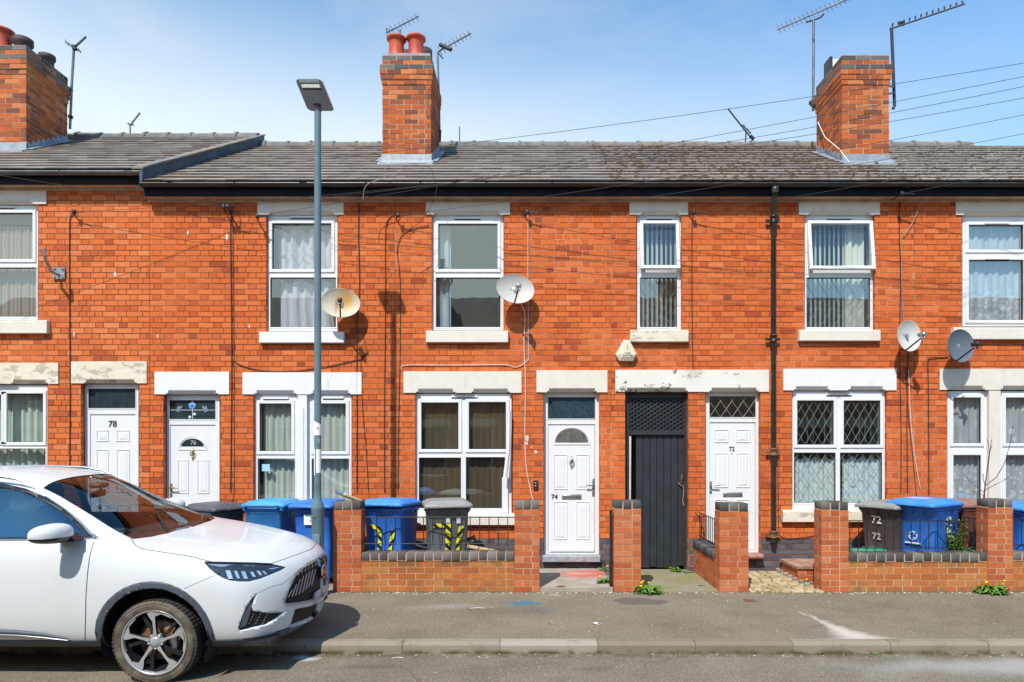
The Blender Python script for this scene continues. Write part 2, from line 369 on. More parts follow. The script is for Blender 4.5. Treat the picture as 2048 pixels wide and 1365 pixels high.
def slab(mb, x0, x1, z0, z1, holes, yf, yb, m=0, mrev=None):
    """vertical slab with rectangular holes"""
    holes = [(max(a, x0), min(b, x1), max(c, z0), min(d, z1)) for a, b, c, d in holes if b > x0 and a < x1]
    xs = sorted({x0, x1} | {q for h in holes for q in h[:2]}); zs = sorted({z0, z1} | {q for h in holes for q in h[2:]})
    def inh(x, z): return any(h[0] < x < h[1] and h[2] < z < h[3] for h in holes)
    for i in range(len(xs) - 1):
        for j in range(len(zs) - 1):
            if inh((xs[i] + xs[i + 1]) / 2, (zs[j] + zs[j + 1]) / 2): continue
            a, b, c, d = xs[i], xs[i + 1], zs[j], zs[j + 1]
            mb.face([(a, yf, c), (b, yf, c), (b, yf, d), (a, yf, d)], m); mb.face([(a, yb, c), (a, yb, d), (b, yb, d), (b, yb, c)], m)
    mr = m if mrev is None else mrev
    for a, b, c, d in holes + [(x0, x1, z0, z1)]:
        for p, q in (((a, c), (b, c)), ((b, c), (b, d)), ((b, d), (a, d)), ((a, d), (a, c))):
            mb.face([(p[0], yf, p[1]), (q[0], yf, q[1]), (q[0], yb, q[1]), (p[0], yb, p[1])], mr, .45)
def brick_block(mb, x0, x1, y0, y1, z0, z1, course=.075, L=.225, mm=0, mb_=1, rng=None, joint=.010, proud=.004, grow=None, matrow=None, jit=.0012):
    """free standing brickwork: mortar core plus real bricks in stretcher bond on all four faces"""
    rng = rng or random.Random(3)
    n = max(1, round((z1 - z0) / course)); ch = (z1 - z0) / n; D = .1025
    for r in range(n):
        g = grow(r, n) if grow else 0.0
        a0, a1, b0, b1 = x0 - g, x1 + g, y0 - g, y1 + g
        za, zb = z0 + r * ch, z0 + (r + 1) * ch
        mb.box(a0 + proud, a1 - proud, b0 + proud, b1 - proud, za, zb, mm)
        mt = matrow(r, n) if matrow else mb_
        def run(p, q, odd):
            out = []; x = p; first = L / 2 if odd else L
            if q - p <= L * 1.02: return [(p, q)]
            while x < q - .001:
                e = x + first; first = L
                if q - e < L * .3: e = q
                out.append((x, min(e, q))); x = e
            return out
        thick = (b1 - b0) > 2 * D + .02
        def brk(xa, xb, ya, yb):
            v = rng.random(); k = [rng.uniform(-jit, jit) for _ in range(4)]
            mb.box(xa + k[0], xb + k[1], ya + k[2], yb + k[3], za + joint / 2, zb - joint / 2, mt, v)
        odd = r % 2
        full_front = not odd
        yA, yB = (b0, b1)
        j = joint / 2
        if full_front:
            for p, q in run(a0, a1, False): brk(p + (j if p > a0 else 0), q - (j if q < a1 else 0), b0, min(b0 + D, (b0 + b1) / 2) - .001); brk(p + (j if p > a0 else 0), q - (j if q < a1 else 0), max(b1 - D, (b0 + b1) / 2) + .001, b1)
            if b1 - b0 > 2 * D + .03:
                for p, q in run(b0 + D + joint, b1 - D - joint, False):
                    brk(a0, a0 + D, p + (j if p > b0 + D + joint else 0), q - j); brk(a1 - D, a1, p + (j if p > b0 + D + joint else 0), q - j)
        else:
            for p, q in run(b0, b1, False):
                brk(a0, a0 + D, p + (j if p > b0 else 0), q - (j if q < b1 else 0)); brk(a1 - D, a1, p + (j if p > b0 else 0), q - (j if q < b1 else 0))
            if a1 - a0 > 2 * D + .03:
                for p, q in run(a0 + D + joint, a1 - D - joint, False):
                    brk(p + (j if p > a0 + D + joint else 0), q - j if q < a1 - D - joint else q, b0, min(b0 + D, (b0 + b1) / 2) - .001); brk(p + (j if p > a0 + D + joint else 0), q - j if q < a1 - D - joint else q, max(b1 - D, (b0 + b1) / 2) + .001, b1)
# ---------------------------------------------------------------- glass, curtains
def schlick(t, r0):
    lw = t.n('ShaderNodeLayerWeight'); lw.inputs[0].default_value = .5
    return t.math('ADD', t.math('MULTIPLY', t.math('POWER', lw.outputs['Facing'], 4.0), .7), r0)
def glass_mat(name, tint=(.93, .96, .94), refl=.06, rough=0.0, wav=.0012):
    t = NT(name)
    tr = t.n('ShaderNodeBsdfTransparent'); tr.inputs[0].default_value = (*tint, 1)
    gl = t.n('ShaderNodeBsdfGlossy'); gl.inputs['Roughness'].default_value = rough; gl.inputs[0].default_value = (.80, .88, .84, 1)
    t.link(t.bump(t.noise(1.6, 2), .08, wav * 10), gl.inputs['Normal'])
    fac = schlick(t, refl + .04)
    mx = t.n('ShaderNodeMixShader'); t.link(fac, mx.inputs[0]); t.link(tr.outputs[0], mx.inputs[1]); t.link(gl.outputs[0], mx.inputs[2])
    t.link(mx.outputs[0], t.out.inputs[0]); MATS[name] = t.m; return t.m
M['glass'] = glass_mat('window glass', refl=.10)
M['glass_b'] = glass_mat('window glass blue', (.90, .94, .96), .24)
M['glass_d'] = glass_mat('dark window glass', (.75, .74, .68), .16)
def obscured(name, a, b, sc=60):
    t = NT(name); nz = t.noise(sc, 4, .7, stretch=(1, 1, .35))
    return t.finish(t.mix(t.ramp(nz, .35, .72), a, b), .22, 0, t.bump(nz, .6, .004), .6)
M['obscured'] = obscured('obscured door glass', (.012, .032, .045), (.045, .085, .11))
M['obscured_g'] = obscured('frosted fan light', (.10, .095, .085), (.17, .165, .15), 20)
M['dark_glass'] = obscured('dark fanlight glass', (.015, .028, .035), (.03, .05, .06), 8)
def cloth(name, c, transl=.12, fold=0, alpha=1.0):
    t = NT(name)
    b = t.n('ShaderNodeBsdfDiffuse'); tl = t.n('ShaderNodeBsdfTranslucent')
    cc = t.mix(t.ramp(t.noise(5, 4, stretch=(3, 1, .5)), .3, .7), tuple(x * .86 for x in c), c)
    t.link(cc, b.inputs[0]); t.link(cc, tl.inputs[0])
    mx = t.n('ShaderNodeMixShader'); mx.inputs[0].default_value = transl; t.link(b.outputs[0], mx.inputs[1]); t.link(tl.outputs[0], mx.inputs[2])
    o = mx.outputs[0]
    if alpha < 1:
        tr = t.n('ShaderNodeBsdfTransparent'); m2 = t.n('ShaderNodeMixShader'); m2.inputs[0].default_value = alpha
        t.link(tr.outputs[0], m2.inputs[1]); t.link(o, m2.inputs[2]); o = m2.outputs[0]
    t.link(o, t.out.inputs[0]); MATS[name] = t.m; return t.m
def lace(name, z0, z1):
    t = NT(name); b = t.n('ShaderNodeBsdfDiffuse'); b.inputs[0].default_value = (.86, .88, .89, 1)
    tr = t.n('ShaderNodeBsdfTransparent')
    sp = t.n('ShaderNodeSeparateXYZ'); t.link(t.pos(), sp.inputs[0])
    low = t.ramp(sp.outputs[2], z0 + (z1 - z0) * .30, z0 + (z1 - z0) * .55, 1, 0)
    vo = t.n('ShaderNodeTexVoronoi'); vo.inputs['Scale'].default_value = 13; t.link(t.vscale(t.pos(), (1, 0, 1)), vo.inputs['Vector'])
    ring = t.ramp(t.math('ABSOLUTE', t.math('SUBTRACT', vo.outputs['Distance'], .28)), .0, .13, 1, 0)
    v2 = t.n('ShaderNodeTexVoronoi'); v2.inputs['Scale'].default_value = 4.5; t.link(t.vscale(t.pos(), (1, 0, 1)), v2.inputs['Vector'])
    spot = t.ramp(v2.outputs['Distance'], .14, .22, 1, 0)
    dens = t.math('MAXIMUM', t.math('MULTIPLY', ring, low), spot)
    fold = t.ramp(t.noise(6, 3, stretch=(2.2, 0, .15)), .35, .65, .52, .74)
    a = t.math('MINIMUM', t.math('ADD', fold, t.math('MULTIPLY', dens, .45)), .97)
    mx = t.n('ShaderNodeMixShader'); t.link(a, mx.inputs[0]); t.link(tr.outputs[0], mx.inputs[1]); t.link(b.outputs[0], mx.inputs[2])
    t.link(mx.outputs[0], t.out.inputs[0]); MATS[name] = t.m; return t.m
M['c_white'] = cloth('white drape', (.82, .80, .83))
M['c_green'] = cloth('pale green curtain', (.62, .70, .62))
M['c_grey'] = cloth('pale grey curtain', (.58, .62, .56))
M['c_beige'] = cloth('beige vertical blind', (.58, .48, .38))
M['c_blind'] = cloth('pale green blind slat', (.80, .84, .76))
M['c_cream'] = cloth('cream curtain', (.78, .80, .68))
M['c_blue'] = cloth('pale blue curtain', (.70, .79, .82))
M['c_dark'] = cloth('dark net', (.14, .17, .20), .2)
def curtain(parent, x0, x1, z0, z1, y, mat, name='curtain', waves=6, amp=.03, seed=1, scallop=0.0, gather=0.0):
    rg = random.Random(seed); n = int(max(24, waves * 9)); mb = MB(); rows = 6
    ph = [rg.uniform(0, 6.28) for _ in range(3)]; g = []
    for j in range(rows + 1):
        w = j / rows; line = []
        for i in range(n + 1):
            u = i / n; x = x0 + (x1 - x0) * u
            if gather: x = x0 + (x1 - x0) * (u * (1 - gather * (1 - abs(2 * w - 1))))
            d = math.sin(u * waves * 6.283 + ph[0]) * amp + math.sin(u * waves * 2.7 * 6.283 + ph[1] + w) * amp * .35 + math.sin(u * waves * .4 * 6.28 + ph[2]) * amp * .6
            zz = z0 + (z1 - z0) * w
            if j == rows and scallop: zz -= scallop * abs(math.sin(u * waves * 3.14 * .5))
            line.append((x, y + d, zz))
        g.append(line)
    vs = [p for l in g for p in l]; N = n + 1
    mb.mesh(vs, [(j * N + i, j * N + i + 1, (j + 1) * N + i + 1, (j + 1) * N + i) for j in range(rows) for i in range(n)], 0, .5, True)
    return mb.build(name, mat, parent)
def blinds(parent, x0, x1, z0, z1, y, mat, pitch=.085, w=.075, ang=35, seed=2, name='vertical_blind'):
    rg = random.Random(seed); mb = MB(); x = x0 + pitch / 2
    while x < x1:
        a = R(ang + rg.uniform(-5, 5)); dx, dy = math.cos(a) * w / 2, math.sin(a) * w / 2
        mb.face([(x - dx, y - dy, z0), (x + dx, y + dy, z0), (x + dx, y + dy, z1), (x - dx, y - dy, z1)], 0, rg.random())
        x += pitch
    mb.box(x0, x1, y - .02, y + .02, z1, z1 + .03)
    return mb.build(name, mat, parent)
def nested(mb, polys, m=0, cap=None, capa=.5):
    """polys: list of (list of (x,z), y)"""
    n = len(polys[0][0])
    for (a, ya), (b, yb) in zip(polys[:-1], polys[1:]):
        for i in range(n):
            j = (i + 1) % n
            mb.face([(a[i][0], ya, a[i][1]), (a[j][0], ya, a[j][1]), (b[j][0], yb, b[j][1]), (b[i][0], yb, b[i][1])], m)
    p, y = polys[-1]; mb.face([(q[0], y, q[1]) for q in p], m if cap is None else cap)
def rect(x0, x1, z0, z1, i=0.0): return [(x0 + i, z0 + i), (x1 - i, z0 + i), (x1 - i, z1 - i), (x0 + i, z1 - i)]
def half(cx, cz, r, i=0.0, n=14, ry=None):
    ry = ry or r
    pts = [(cx - r + i, cz + i)] + [(cx + (r - i) * math.cos(math.pi - math.pi * k / n), cz + i + (ry - 2 * i) * math.sin(math.pi * k / n)) for k in range(1, n)] + [(cx + r - i, cz + i)]
    return pts
def panel(mb, x0, x1, z0, z1, y):
    nested(mb, [(rect(x0, x1, z0, z1), y - .0005), (rect(x0, x1, z0, z1, .010), y - .011), (rect(x0, x1, z0, z1, .024), y + .002), (rect(x0, x1, z0, z1, .048), y - .007)])
def lattice(mb, x0, x1, z0, z1, y, px, pz, r, m=0, phase=0.0, both=True, flat=None):
    s = pz / px; n = int((x1 - x0 + (z1 - z0) / s) / px) + 3
    for sg in ((1, -1) if both else (1,)):
        for k in range(-n, 2 * n):
            # line: z = z0 + sg*s*(x - xk)
            xk = x0 + (k + phase) * px
            pts = []
            for x in (x0, x1):
                z = z0 + sg * s * (x - xk)
                if z0 <= z <= z1: pts.append((x, z))
            for z in (z0, z1):
                x = xk + sg * (z - z0) / s
                if x0 < x < x1: pts.append((x, z))
            if len(pts) < 2: continue
            pts.sort(); a, b = pts[0], pts[-1]
            if math.hypot(a[0] - b[0], a[1] - b[1]) < .01: continue
            if flat:
                d = Vector((b[0] - a[0], b[1] - a[1])).normalized(); nx, nz = -d.y * flat, d.x * flat; yy = y + (0 if sg > 0 else .009)
                mb.prism([(a[0] - nx, a[1] - nz), (b[0] - nx, b[1] - nz), (b[0] + nx, b[1] + nz), (a[0] + nx, a[1] + nz)], 'y', yy, yy + .008, m)
            else:
                mb.tube([(a[0], y, a[1]), (b[0], y, b[1])], r, 4, m, caps=False)

YF = 9.82; YW = 9.872
def window(par, fr, panes, glass='glass', lead=None, vent=None, seal=True, name='window', mull=None, open_top=False, stone=None, label=None, lead_r=.0036):
    """fr: frame px rect (u0,u1,v0,v1); panes: list (u0,u1,v0,v1,sash)"""
    x0, x1, z0, z1 = X(fr[0], YW), X(fr[1], YW), Z(fr[3], YW), Z(fr[2], YW)
    hs = [(X(p[0], YW), X(p[1], YW), Z(p[3], YW), Z(p[2], YW)) for p in panes]
    opened = [h for h, p in zip(hs, panes) if p[4] == 2]
    holes = [((a - .03, b + .03, c - .03, d + .03) if h[4] == 2 else (a, b, c, d)) for (a, b, c, d), h in zip(hs, panes)]
    mb = MB(); slab(mb, x0, x1, z0, z1, holes, YW, YW + .06)
    wroot = mb.build(name, M['upvc'], par)
    if label: wroot['label'] = label
    sash = MB(); gas = MB()
    for (a, b, c, d), p in zip(hs, panes):
        if p[4] == 1:
            e = .048
            ring(sash, rect(a - e, b + e, c - e, d + e), rect(a, b, c, d), YW - .016, YW + .01, .006)
        elif p[4] == 0:
            ring(sash, rect(a - .02, b + .02, c - .02, d + .02), rect(a, b, c, d), YW - .006, YW + .01, .004)
        if p[4] != 2:
            ring(gas, rect(a, b, c, d), rect(a, b, c, d, .006), YW + .006, YW + .03, .001)
            g = MB(); yg = YW + .024; g.face([(a + .001, yg, c + .001), (b - .001, yg, c + .001), (b - .001, yg, d - .001), (a + .001, yg, d - .001)])
            g.build('pane', M[p[5] if len(p) > 5 else glass], wroot)
        else:  # top hung sash swung out at the bottom
            e = .05; g = MB(); s2 = MB(); pv = Vector((0, YW - .012, d + e)); rot = Matrix.Rotation(R(-7), 4, 'X')
            ring(s2, rect(a - e, b + e, c - e, d + e), rect(a, b, c, d), YW - .022, YW + .028, .006)
            s2.v = [rot @ (q - pv) + pv for q in s2.v]; sw = s2.build('sash', M['upvc'], wroot)
            g.face([(a, YW, c), (b, YW, c), (b, YW, d), (a, YW, d)]); g.v = [rot @ (q - pv) + pv for q in g.v]; g.build('pane', M['glass'], wroot)
    if sash.v: sash.build('sash', M['upvc'], wroot)
    if gas.v: gas.build('seal', M['rubber'], wroot)
    if vent:
        for (u0, u1, v) in vent:
            v_ = MB(); v_.bbox(X(u0, YW), X(u1, YW), YW - .022, YW + .002, Z(v + 2.2, YW), Z(v - 2.2, YW), .004); v_.build('trickle_vent', M['upvc'], wroot)
            v_ = MB(); v_.box(X(u0 + 1, YW), X(u1 - 1, YW), YW - .020, YW - .002, Z(v + 3.0, YW), Z(v + 2.3, YW)); v_.build('vent_slot', M['rubber'], wroot)
    if lead:
        lb = MB()
        for (u0, u1, v0, v1, px, pz) in lead: lattice(lb, X(u0, YW), X(u1, YW), Z(v1, YW), Z(v0, YW), YW + .019, px, pz, lead_r)
        lb.build('leading', LEADM, wroot)  # real leading downstairs; on the upper panes it only imitates reflections
    return wroot
LEADM = plain('grey leading', (.21, .24, .24), .5, .2, var=.15)
def ring(mb, outer, inner, yf, yb, b=.004, m=0):
    n = len(outer)
    def ins(poly, d, o):
        (x0, z0), (x1, z1) = poly[0], poly[2]
        return rect(x0, x1, z0, z1, d)
    o1 = ins(outer, b, 1); i1 = ins(inner, -b, 1)
    L = [(outer, yb), (outer, yf + b), (o1, yf), (i1, yf), (inner, yf + b), (inner, yb)]
    for (a, ya), (c, yc) in zip(L[:-1], L[1:]):
        for i in range(4):
            j = (i + 1) % 4
            mb.face([(a[i][0], ya, a[i][1]), (a[j][0], ya, a[j][1]), (c[j][0], yc, c[j][1]), (c[i][0], yc, c[i][1])], m)
def lintel(par, px, opens, mat='cream', proud=.022, ch=7, stone_dn=None):
    """px rect (u0,u1,v0,v1); opens: list of (u0,u1) with a chamfered stop over them"""
    Yl = YF - proud
    x0, x1, zt, zb = X(px[0], Yl), X(px[1], Yl), Z(px[2], Yl), Z(px[3], Yl)
    mb = MB(); cuts = sorted((X(a, Yl), X(b, Yl)) for a, b in opens); hh = ch / 139.0
    for p, q in rects_minus(x0, x1, cuts): mb.prism([(Yl, zb), (YF + .235, zb), (YF + .235, zt), (Yl, zt)], 'x', p, q)
    for p, q in cuts:
        mb.prism([(Yl + .045, zb + .004), (YF + .235, zb + .004), (YF + .235, zt), (Yl, zt), (Yl, zb + hh + .012), (Yl + .006, zb + hh)], 'x', p + .03, q - .03)
        for (a, b) in ((p, p + .03), (q - .03, q)):
            mb.prism([(Yl, zb + hh * (.35)), (YF + .235, zb), (YF + .235, zt), (Yl, zt)], 'x', a, b)
    o = mb.build('lintel', M[mat], par); return (x0, x1, zb, zt)
def sill(par, px, mat='cream', proud=.075, name='sill'):
    Ys = YF - proud; x0, x1, zt, zb = X(px[0], Ys), X(px[1], Ys), Z(px[2], Ys), Z(px[3], Ys)
    mb = MB(); rg = random.Random(int(px[0])); n = 14; 
    prof = [(Ys + .012, zt), (Ys, zt - .012), (Ys, zb + .006), (Ys + .006, zb), (YF + .1, zb), (YF + .1, zt + .015), (YW, zt + .012)]
    mb.prism(prof, 'x', x0, x1)
    mb.build(name, M[mat], par); return (x0, x1, zb, zt)

# ---------------------------------------------------------------- houses
def hole(px, Y=YF, g=1.5): return (X(px[0] - g, Y), X(px[1] + g, Y), Z(px[3] + g, Y), Z(px[2], Y) + .075)
EAV = 0.0
def house(root, xa, xb, dz, holes, skips, mats, seed, roof_mat, ridge_mat='ridge', ridge_to=None, moss=0, gutter=True, gmat='gutter', verge=False, roof_cut=None, skew=0.0):
    top = 5.345 + dz
    rg = random.Random(seed); mb = MB()
    slab(mb, xa, xb, 0, top, holes, YF, YF + .24, 0, 2)
    brick_rows(mb, xa, xb, 0.0, top, YF, holes + skips, course=.0797, m=1, blue_below=.478, mblue=3, rng=rg)
    for h in holes:      # brick reveals
        z = h[2]
        while z < h[3] - .01:
            zt = min(z + .0797, h[3])
            for xx, s in ((h[0], 1), (h[1], -1)):
                mb.box(xx - .001 * s, xx + .003 * s, YF, YF + .055, z + .005, zt - .005, 1, rg.random())
            z = zt
    mb.build('wall', [M[mats[0]], M[mats[1]], M[mats[0]], M['blue_brick']], root)
    # rooms behind
    mb = MB(); y1 = 12.7; yb = YF + .25
    for z0, z1 in ((.12, 2.72), (2.82, top - .03)):
        mb.box(xa + .1, xb - .1, yb, y1, z0 - .05, z0, 1); mb.box(xa + .1, xb - .1, yb, y1, z1, z1 + .05)
        mb.box(xa + .1, xb - .1, y1, y1 + .1, z0, z1); mb.box(xa + .05, xa + .1, yb, y1, z0, z1); mb.box(xb - .1, xb - .05, yb, y1, z0, z1)
    mb.build('inner_wall', [mats[2] if len(mats) > 2 else M['interior'], M['interior']], root)
    mb = MB(); mb.box(xa, xb, 16.3, 16.5, 0, top); mb.build('back_wall', M['brick'], root)
    # roof of separate tiles
    ze, ye, yr = 5.535 + dz, 9.60, 13.0; zr = ze + .58 * (yr - ye); rows = 15; gx = .30
    L = math.hypot(yr - ye, zr - ze); ux, uz = (yr - ye) / L, (zr - ze) / L; g = L / rows
    mb = MB()
    for r in range(rows):
        x = xa - (gx / 2 if r % 2 else 0); xbr = xb + skew * (r + .5) / rows
        while x < xbr:
            a, b = max(x, xa) + .0015, min(x + gx, xbr) - .0015; x += gx
            if b - a < .02: continue
            v = rg.random(); jz = rg.uniform(-.003, .004); sl = rg.uniform(-.006, .006)
            s0, s1 = r * g - .01 + sl, (r + 1) * g + .03
            lift0, lift1 = .026 + jz, .004
            def pt(xx, s, l): return (xx, ye + ux * s - uz * l, ze + uz * s + ux * l)
            mb.mesh([pt(a, s0, lift0 - .014), pt(b, s0, lift0 - .014), pt(b, s0, lift0), pt(a, s0, lift0), pt(a, s1, lift1), pt(b, s1, lift1), pt(a, s1, -.01), pt(b, s1, -.01)],
                    [(0, 1, 2, 3), (3, 2, 5, 4), (0, 3, 4, 6), (1, 7, 5, 2)], 0, v)
    mb.face([(xa, ye, ze - .02), (xb, ye, ze - .02), (xb + skew, yr, zr - .02), (xa, yr, zr - .02)], 0, .1)
    mb.face([(xa, yr, zr), (xb, yr, zr), (xb, yr + 3.5, ze), (xa, yr + 3.5, ze)], 0, .5)
    for xx in (xa + .02, xb - .02): mb.face([(xx, ye + .1, ze), (xx, yr, zr - .01), (xx, yr + 3.4, ze)], 0, .2)
    mb.build('roof', M[roof_mat], root)
    # ridge tiles
    mb = MB(); x = xa; xe = xb + skew if ridge_to is None else ridge_to
    while x < xe - .05:
        b = min(x + .43, xe); j = rg.uniform(-.008, .008); mi = 1 if rg.random() < .3 else 0
        def cap(x0, x1, rr, m):
            n = 8; pts = [(yr + rr * 1.25 * math.cos(t), zr - .05 + j + rr * math.sin(t)) for t in [math.pi * k / n for k in range(n + 1)]]
            mb.prism(pts, 'x', x0, x1, m, rg.random())
        cap(x + .045, b, .118, mi); cap(x, x + .05, .135, mi)
        mb.box(x, b, yr - .17, yr - .13, zr - .11, zr - .055, 1)
        x = b
    mb.build('ridge', [M[ridge_mat], M['ridge_b']], root)
    if moss:
        mb = MB()
        for _ in range(moss):
            r = min(rows - 1, int(rg.random() * rows)); xx = rg.uniform(xa, xb); s = r * g + rg.uniform(-.005, .02); w = rg.uniform(.02, .075); hgt = rg.uniform(.012, .03)
            c = Vector((xx, ye + ux * s - uz * .02, ze + uz * s + ux * .02)); n = 7
            ring_ = [c + Vector((math.cos(t) * w * rg.uniform(.7, 1.2), math.sin(t) * ux * w * .5, math.sin(t) * uz * w * .5)) for t in [6.283 * k / n for k in range(n)]]
            mb.mesh(ring_ + [c + Vector((0, -uz * hgt, ux * hgt * 1.2))], [(k, (k + 1) % n, n) for k in range(n)], 0, .5, True)
        tag(mb.build('moss', M['moss'], root), kind='stuff')
    # eaves
    mb = MB(); mb.box(xa, xb, 9.655, 9.675, top, 5.53 + dz); mb.build('fascia', M['fascia'], root)
    mb = MB(); mb.box(xa, xb, 9.675, YF + .05, top, top + .012); mb.box(xa, xb, 9.785, YF, top - .035, top - .001); mb.build('soffit', M['soffit'], root)
    mb = MB(); n = 8; cy, cz, rr = 9.600, 5.505 + dz, .053
    arc = [(cy - rr * math.cos(math.pi * k / n), cz - rr * math.sin(math.pi * k / n)) for k in range(n + 1)]; arc2 = [(cy - (rr - .004) * math.cos(math.pi * k / n), cz - (rr - .004) * math.sin(math.pi * k / n)) for k in range(n + 1)]
    mb.prism(arc + arc2[::-1], 'x', xa, xb, 0, .5, True)
    x = xa + .4
    while x < xb:
        arc3 = [(cy - (rr + .006) * math.cos(math.pi * k / n), cz - (rr + .006) * math.sin(math.pi * k / n)) for k in range(n + 1)]
        mb.prism(arc3 + arc2[::-1], 'x', x, x + (.10 if int(x * 10) % 4 == 0 else .022)); x += .92
    mb.box(xa, xa + .004, cy - rr, cy + rr, cz - rr, cz); mb.build('gutter', M[gmat], root)
    return ye, ze, yr, zr
def roofpt(Y, dz=0): return 5.525 + dz + .58 * (Y - 9.57)
def chimney(root, u0, u1, y0, y1, vtop, dz=0, pots=(), seed=5, small=False, topgrey=True):
    x0, x1 = X(u0, y0), X(u1, y0); zt = Z(vtop, y0); z0 = roofpt(y0, dz) - .25; rg = random.Random(seed)
    n = round((zt - z0) / .0797)
    def grow(r, n): 
        k = n - 1 - r
        return {0: .004, 1: .004, 2: .036, 3: .036, 4: .026, 5: .013}.get(k, 0.0)
    def mr(r, n):
        k = n - 1 - r
        return 2 if (k == 0 or (k == 2 and topgrey)) else 1
    mb = MB(); brick_block(mb, x0, x1, y0, y1, z0, z0 + n * .0797, .0797, .235, 0, 1, rg, grow=grow, matrow=mr, jit=.0025)
    mb.box(x0 + .02, x1 - .02, y0 + .02, y1 - .02, zt - .05, zt + .03, 3)
    c = mb.build('chimney', [M['mortar_light'], M['chim_brick'], M['grey_brick'], M['grit']], root)
    fl = MB(); e = .012; zb = roofpt(y0, dz)
    fl.box(x0 - e, x1 + e, y0 - e, y0 + .02, zb - .02, zb + .13)
    fl.prism([(y0 - .16, zb - .065), (y0, zb + .035), (y0, zb + .02), (y0 - .16, zb - .09)], 'x', x0 - .05, x1 + .05)
    yy = y0; k = 0
    while yy < y1:
        ya, yb = yy, min(yy + .12, y1)
        for xx, s in ((x0, -1), (x1, 1)):
            fl.prism([(ya, roofpt(ya, dz) - .05), (yb, roofpt(yb, dz) - .05), (yb, roofpt(yb, dz) + .09), (ya, roofpt(ya, dz) + .15)], 'x', xx + s * e * .2, xx + s * e * (1 + .3 * (k % 2)))
        yy = yb; k += 1
    for xx, s in ((x0, -1), (x1, 1)):
        fl.prism([(y0, roofpt(y0, dz) + .025), (y1, roofpt(y1, dz) + .025), (y1, roofpt(y1, dz) + .035), (y0, roofpt(y0, dz) + .035)], 'x', xx, xx + s * .11)
    fl.build('flashing', M['lead'], c)
    for (u, yy, h, r, kind) in pots:
        p = MB(); px_ = X(u, yy); z = zt
        if kind == 'tall': p.lathe([(r * .98, 0), (r, .02), (r * .92, .05), (r * .86, h * .8), (r * .90, h * .84), (r * 1.0, h * .86), (r * 1.08, h * .90), (r * 1.16, h * .94), (r * 1.14, h), (r * .95, h), (r * .8, h * .97), (r * .75, h * .5)], (px_, yy, z), 'z', 24)
        else: p.lathe([(r * .9, 0), (r * .88, h * .6), (r * 1.1, h * .7), (r * 1.1, h), (r * .85, h), (r * .8, h * .4)], (px_, yy, z), 'z', 20)
        p.build('chimney_pot', M['terracotta'] if kind == 'tall' else M['clay_dark'], c)
    return c

def handle(par, u, v, Y, side=1, mat='satin', h=.2):
    x, z = X(u, Y), Z(v, Y); mb = MB(); mb.rbox((x, Y - .004, z), (.032, .012, h), .005)
    mb.tube([(x, Y - .01, z + .03), (x, Y - .045, z + .03), (x - side * .012, Y - .052, z + .03), (x - side * .11, Y - .050, z + .026)], .010, 8)
    mb.lathe([(0, -.014), (.011, -.014), (.011, 0)], (x, Y - .004, z - .05), 'y', 12)
    return mb.build('handle', M[mat], par)
def letterbox(par, u0, u1, v0, v1, Y):
    mb = MB(); x0, x1, z0, z1 = X(u0, Y), X(u1, Y), Z(v1, Y), Z(v0, Y)
    mb.rbox(((x0 + x1) / 2, Y - .004, (z0 + z1) / 2), (x1 - x0, .012, z1 - z0), .005); mb.rbox(((x0 + x1) / 2, Y - .012, (z0 + z1) / 2), (x1 - x0 - .02, .008, z1 - z0 - .022), .003)
    return mb.build('letterbox', M['satin'], par)
def knocker(par, u, v, Y, mat='satin'):
    x, z = X(u, Y), Z(v, Y); mb = MB()
    mb.lathe([(0, -.03), (.016, -.026), (.02, -.012), (.012, 0)], (x, Y, z + .055), 'y', 12)
    pts = [(x + .03 * math.sin(t), Y - .02, z + .012 + .038 * math.cos(t)) for t in [6.283 * k / 16 for k in range(17)]]
    mb.tube(pts, .0065, 6); mb.lathe([(0, -.028), (.012, -.022), (.012, 0)], (x, Y, z - .03), 'y', 10); mb.rbox((x, Y - .003, z - .012), (.02, .01, .15), .004)
    mb.tube([(x, Y - .01, z + .09), (x, Y - .01, z + .105)], .005, 6)
    return mb.build('knocker', M[mat], par)
def bx(u): return X(u, YF)
XB = [-11.6, bx(300), bx(790), bx(1222), bx(1828), 11.6]
def hroot(i, label): return empty('terraced_house', ((XB[i] + XB[i + 1]) / 2, YF, 0), label, 'house', 'brick terraced houses along the street')
DZ78 = .165
# ================= 78
h78 = hroot(0, 'far left terraced house with 78 on its door, stained lintels and higher stepped roof')
hl = [hole((-70, 76, 410, 641)), hole((-60, 95, 770, 1015)), hole((164, 277, 769, 1118), g=2)]
L1 = lintel(h78, (-90, 92, 380, 408), [(-80, 66)], 'cream'); L2 = lintel(h78, (-80, 116, 726, 768), [(-30, 22), (22, 96)][1:], 'peeled'); L3 = lintel(h78, (142, 293, 723, 767), [(168, 273)], 'peeled')
S1 = sill(h78, (-90, 93, 641, 667), 'cream'); S2 = sill(h78, (-70, 112, 1014, 1040), 'peeled')
house(h78, XB[0], XB[1], DZ78, hl, [(a, b, c, d) for a, b, c, d in (L1, L2, L3, S1, S2)], ('mortar_dark', 'brick_light', M['interior']), 11, 'slate', gmat='gutter_grey', skew=.36)
w = window(h78, (-65, 76, 412, 640), [(-52, 66, 427, 519, 1), (-55, 73, 536, 634, 0)], 'glass_b', vent=[(-20, 30, 415)], label='upper window with beige vertical blinds')
curtain(w, X(-55, 10), X(75, 10), Z(638, 10), Z(424, 10), 10.02, M['c_beige'], 'blind', 16, .012, 3)
w = window(h78, (-55, 95, 771, 1013), [(-40, 8, 790, 883, 1), (10, 87, 788, 885, 1), (-42, 91, 898, 1000, 0)], 'glass')
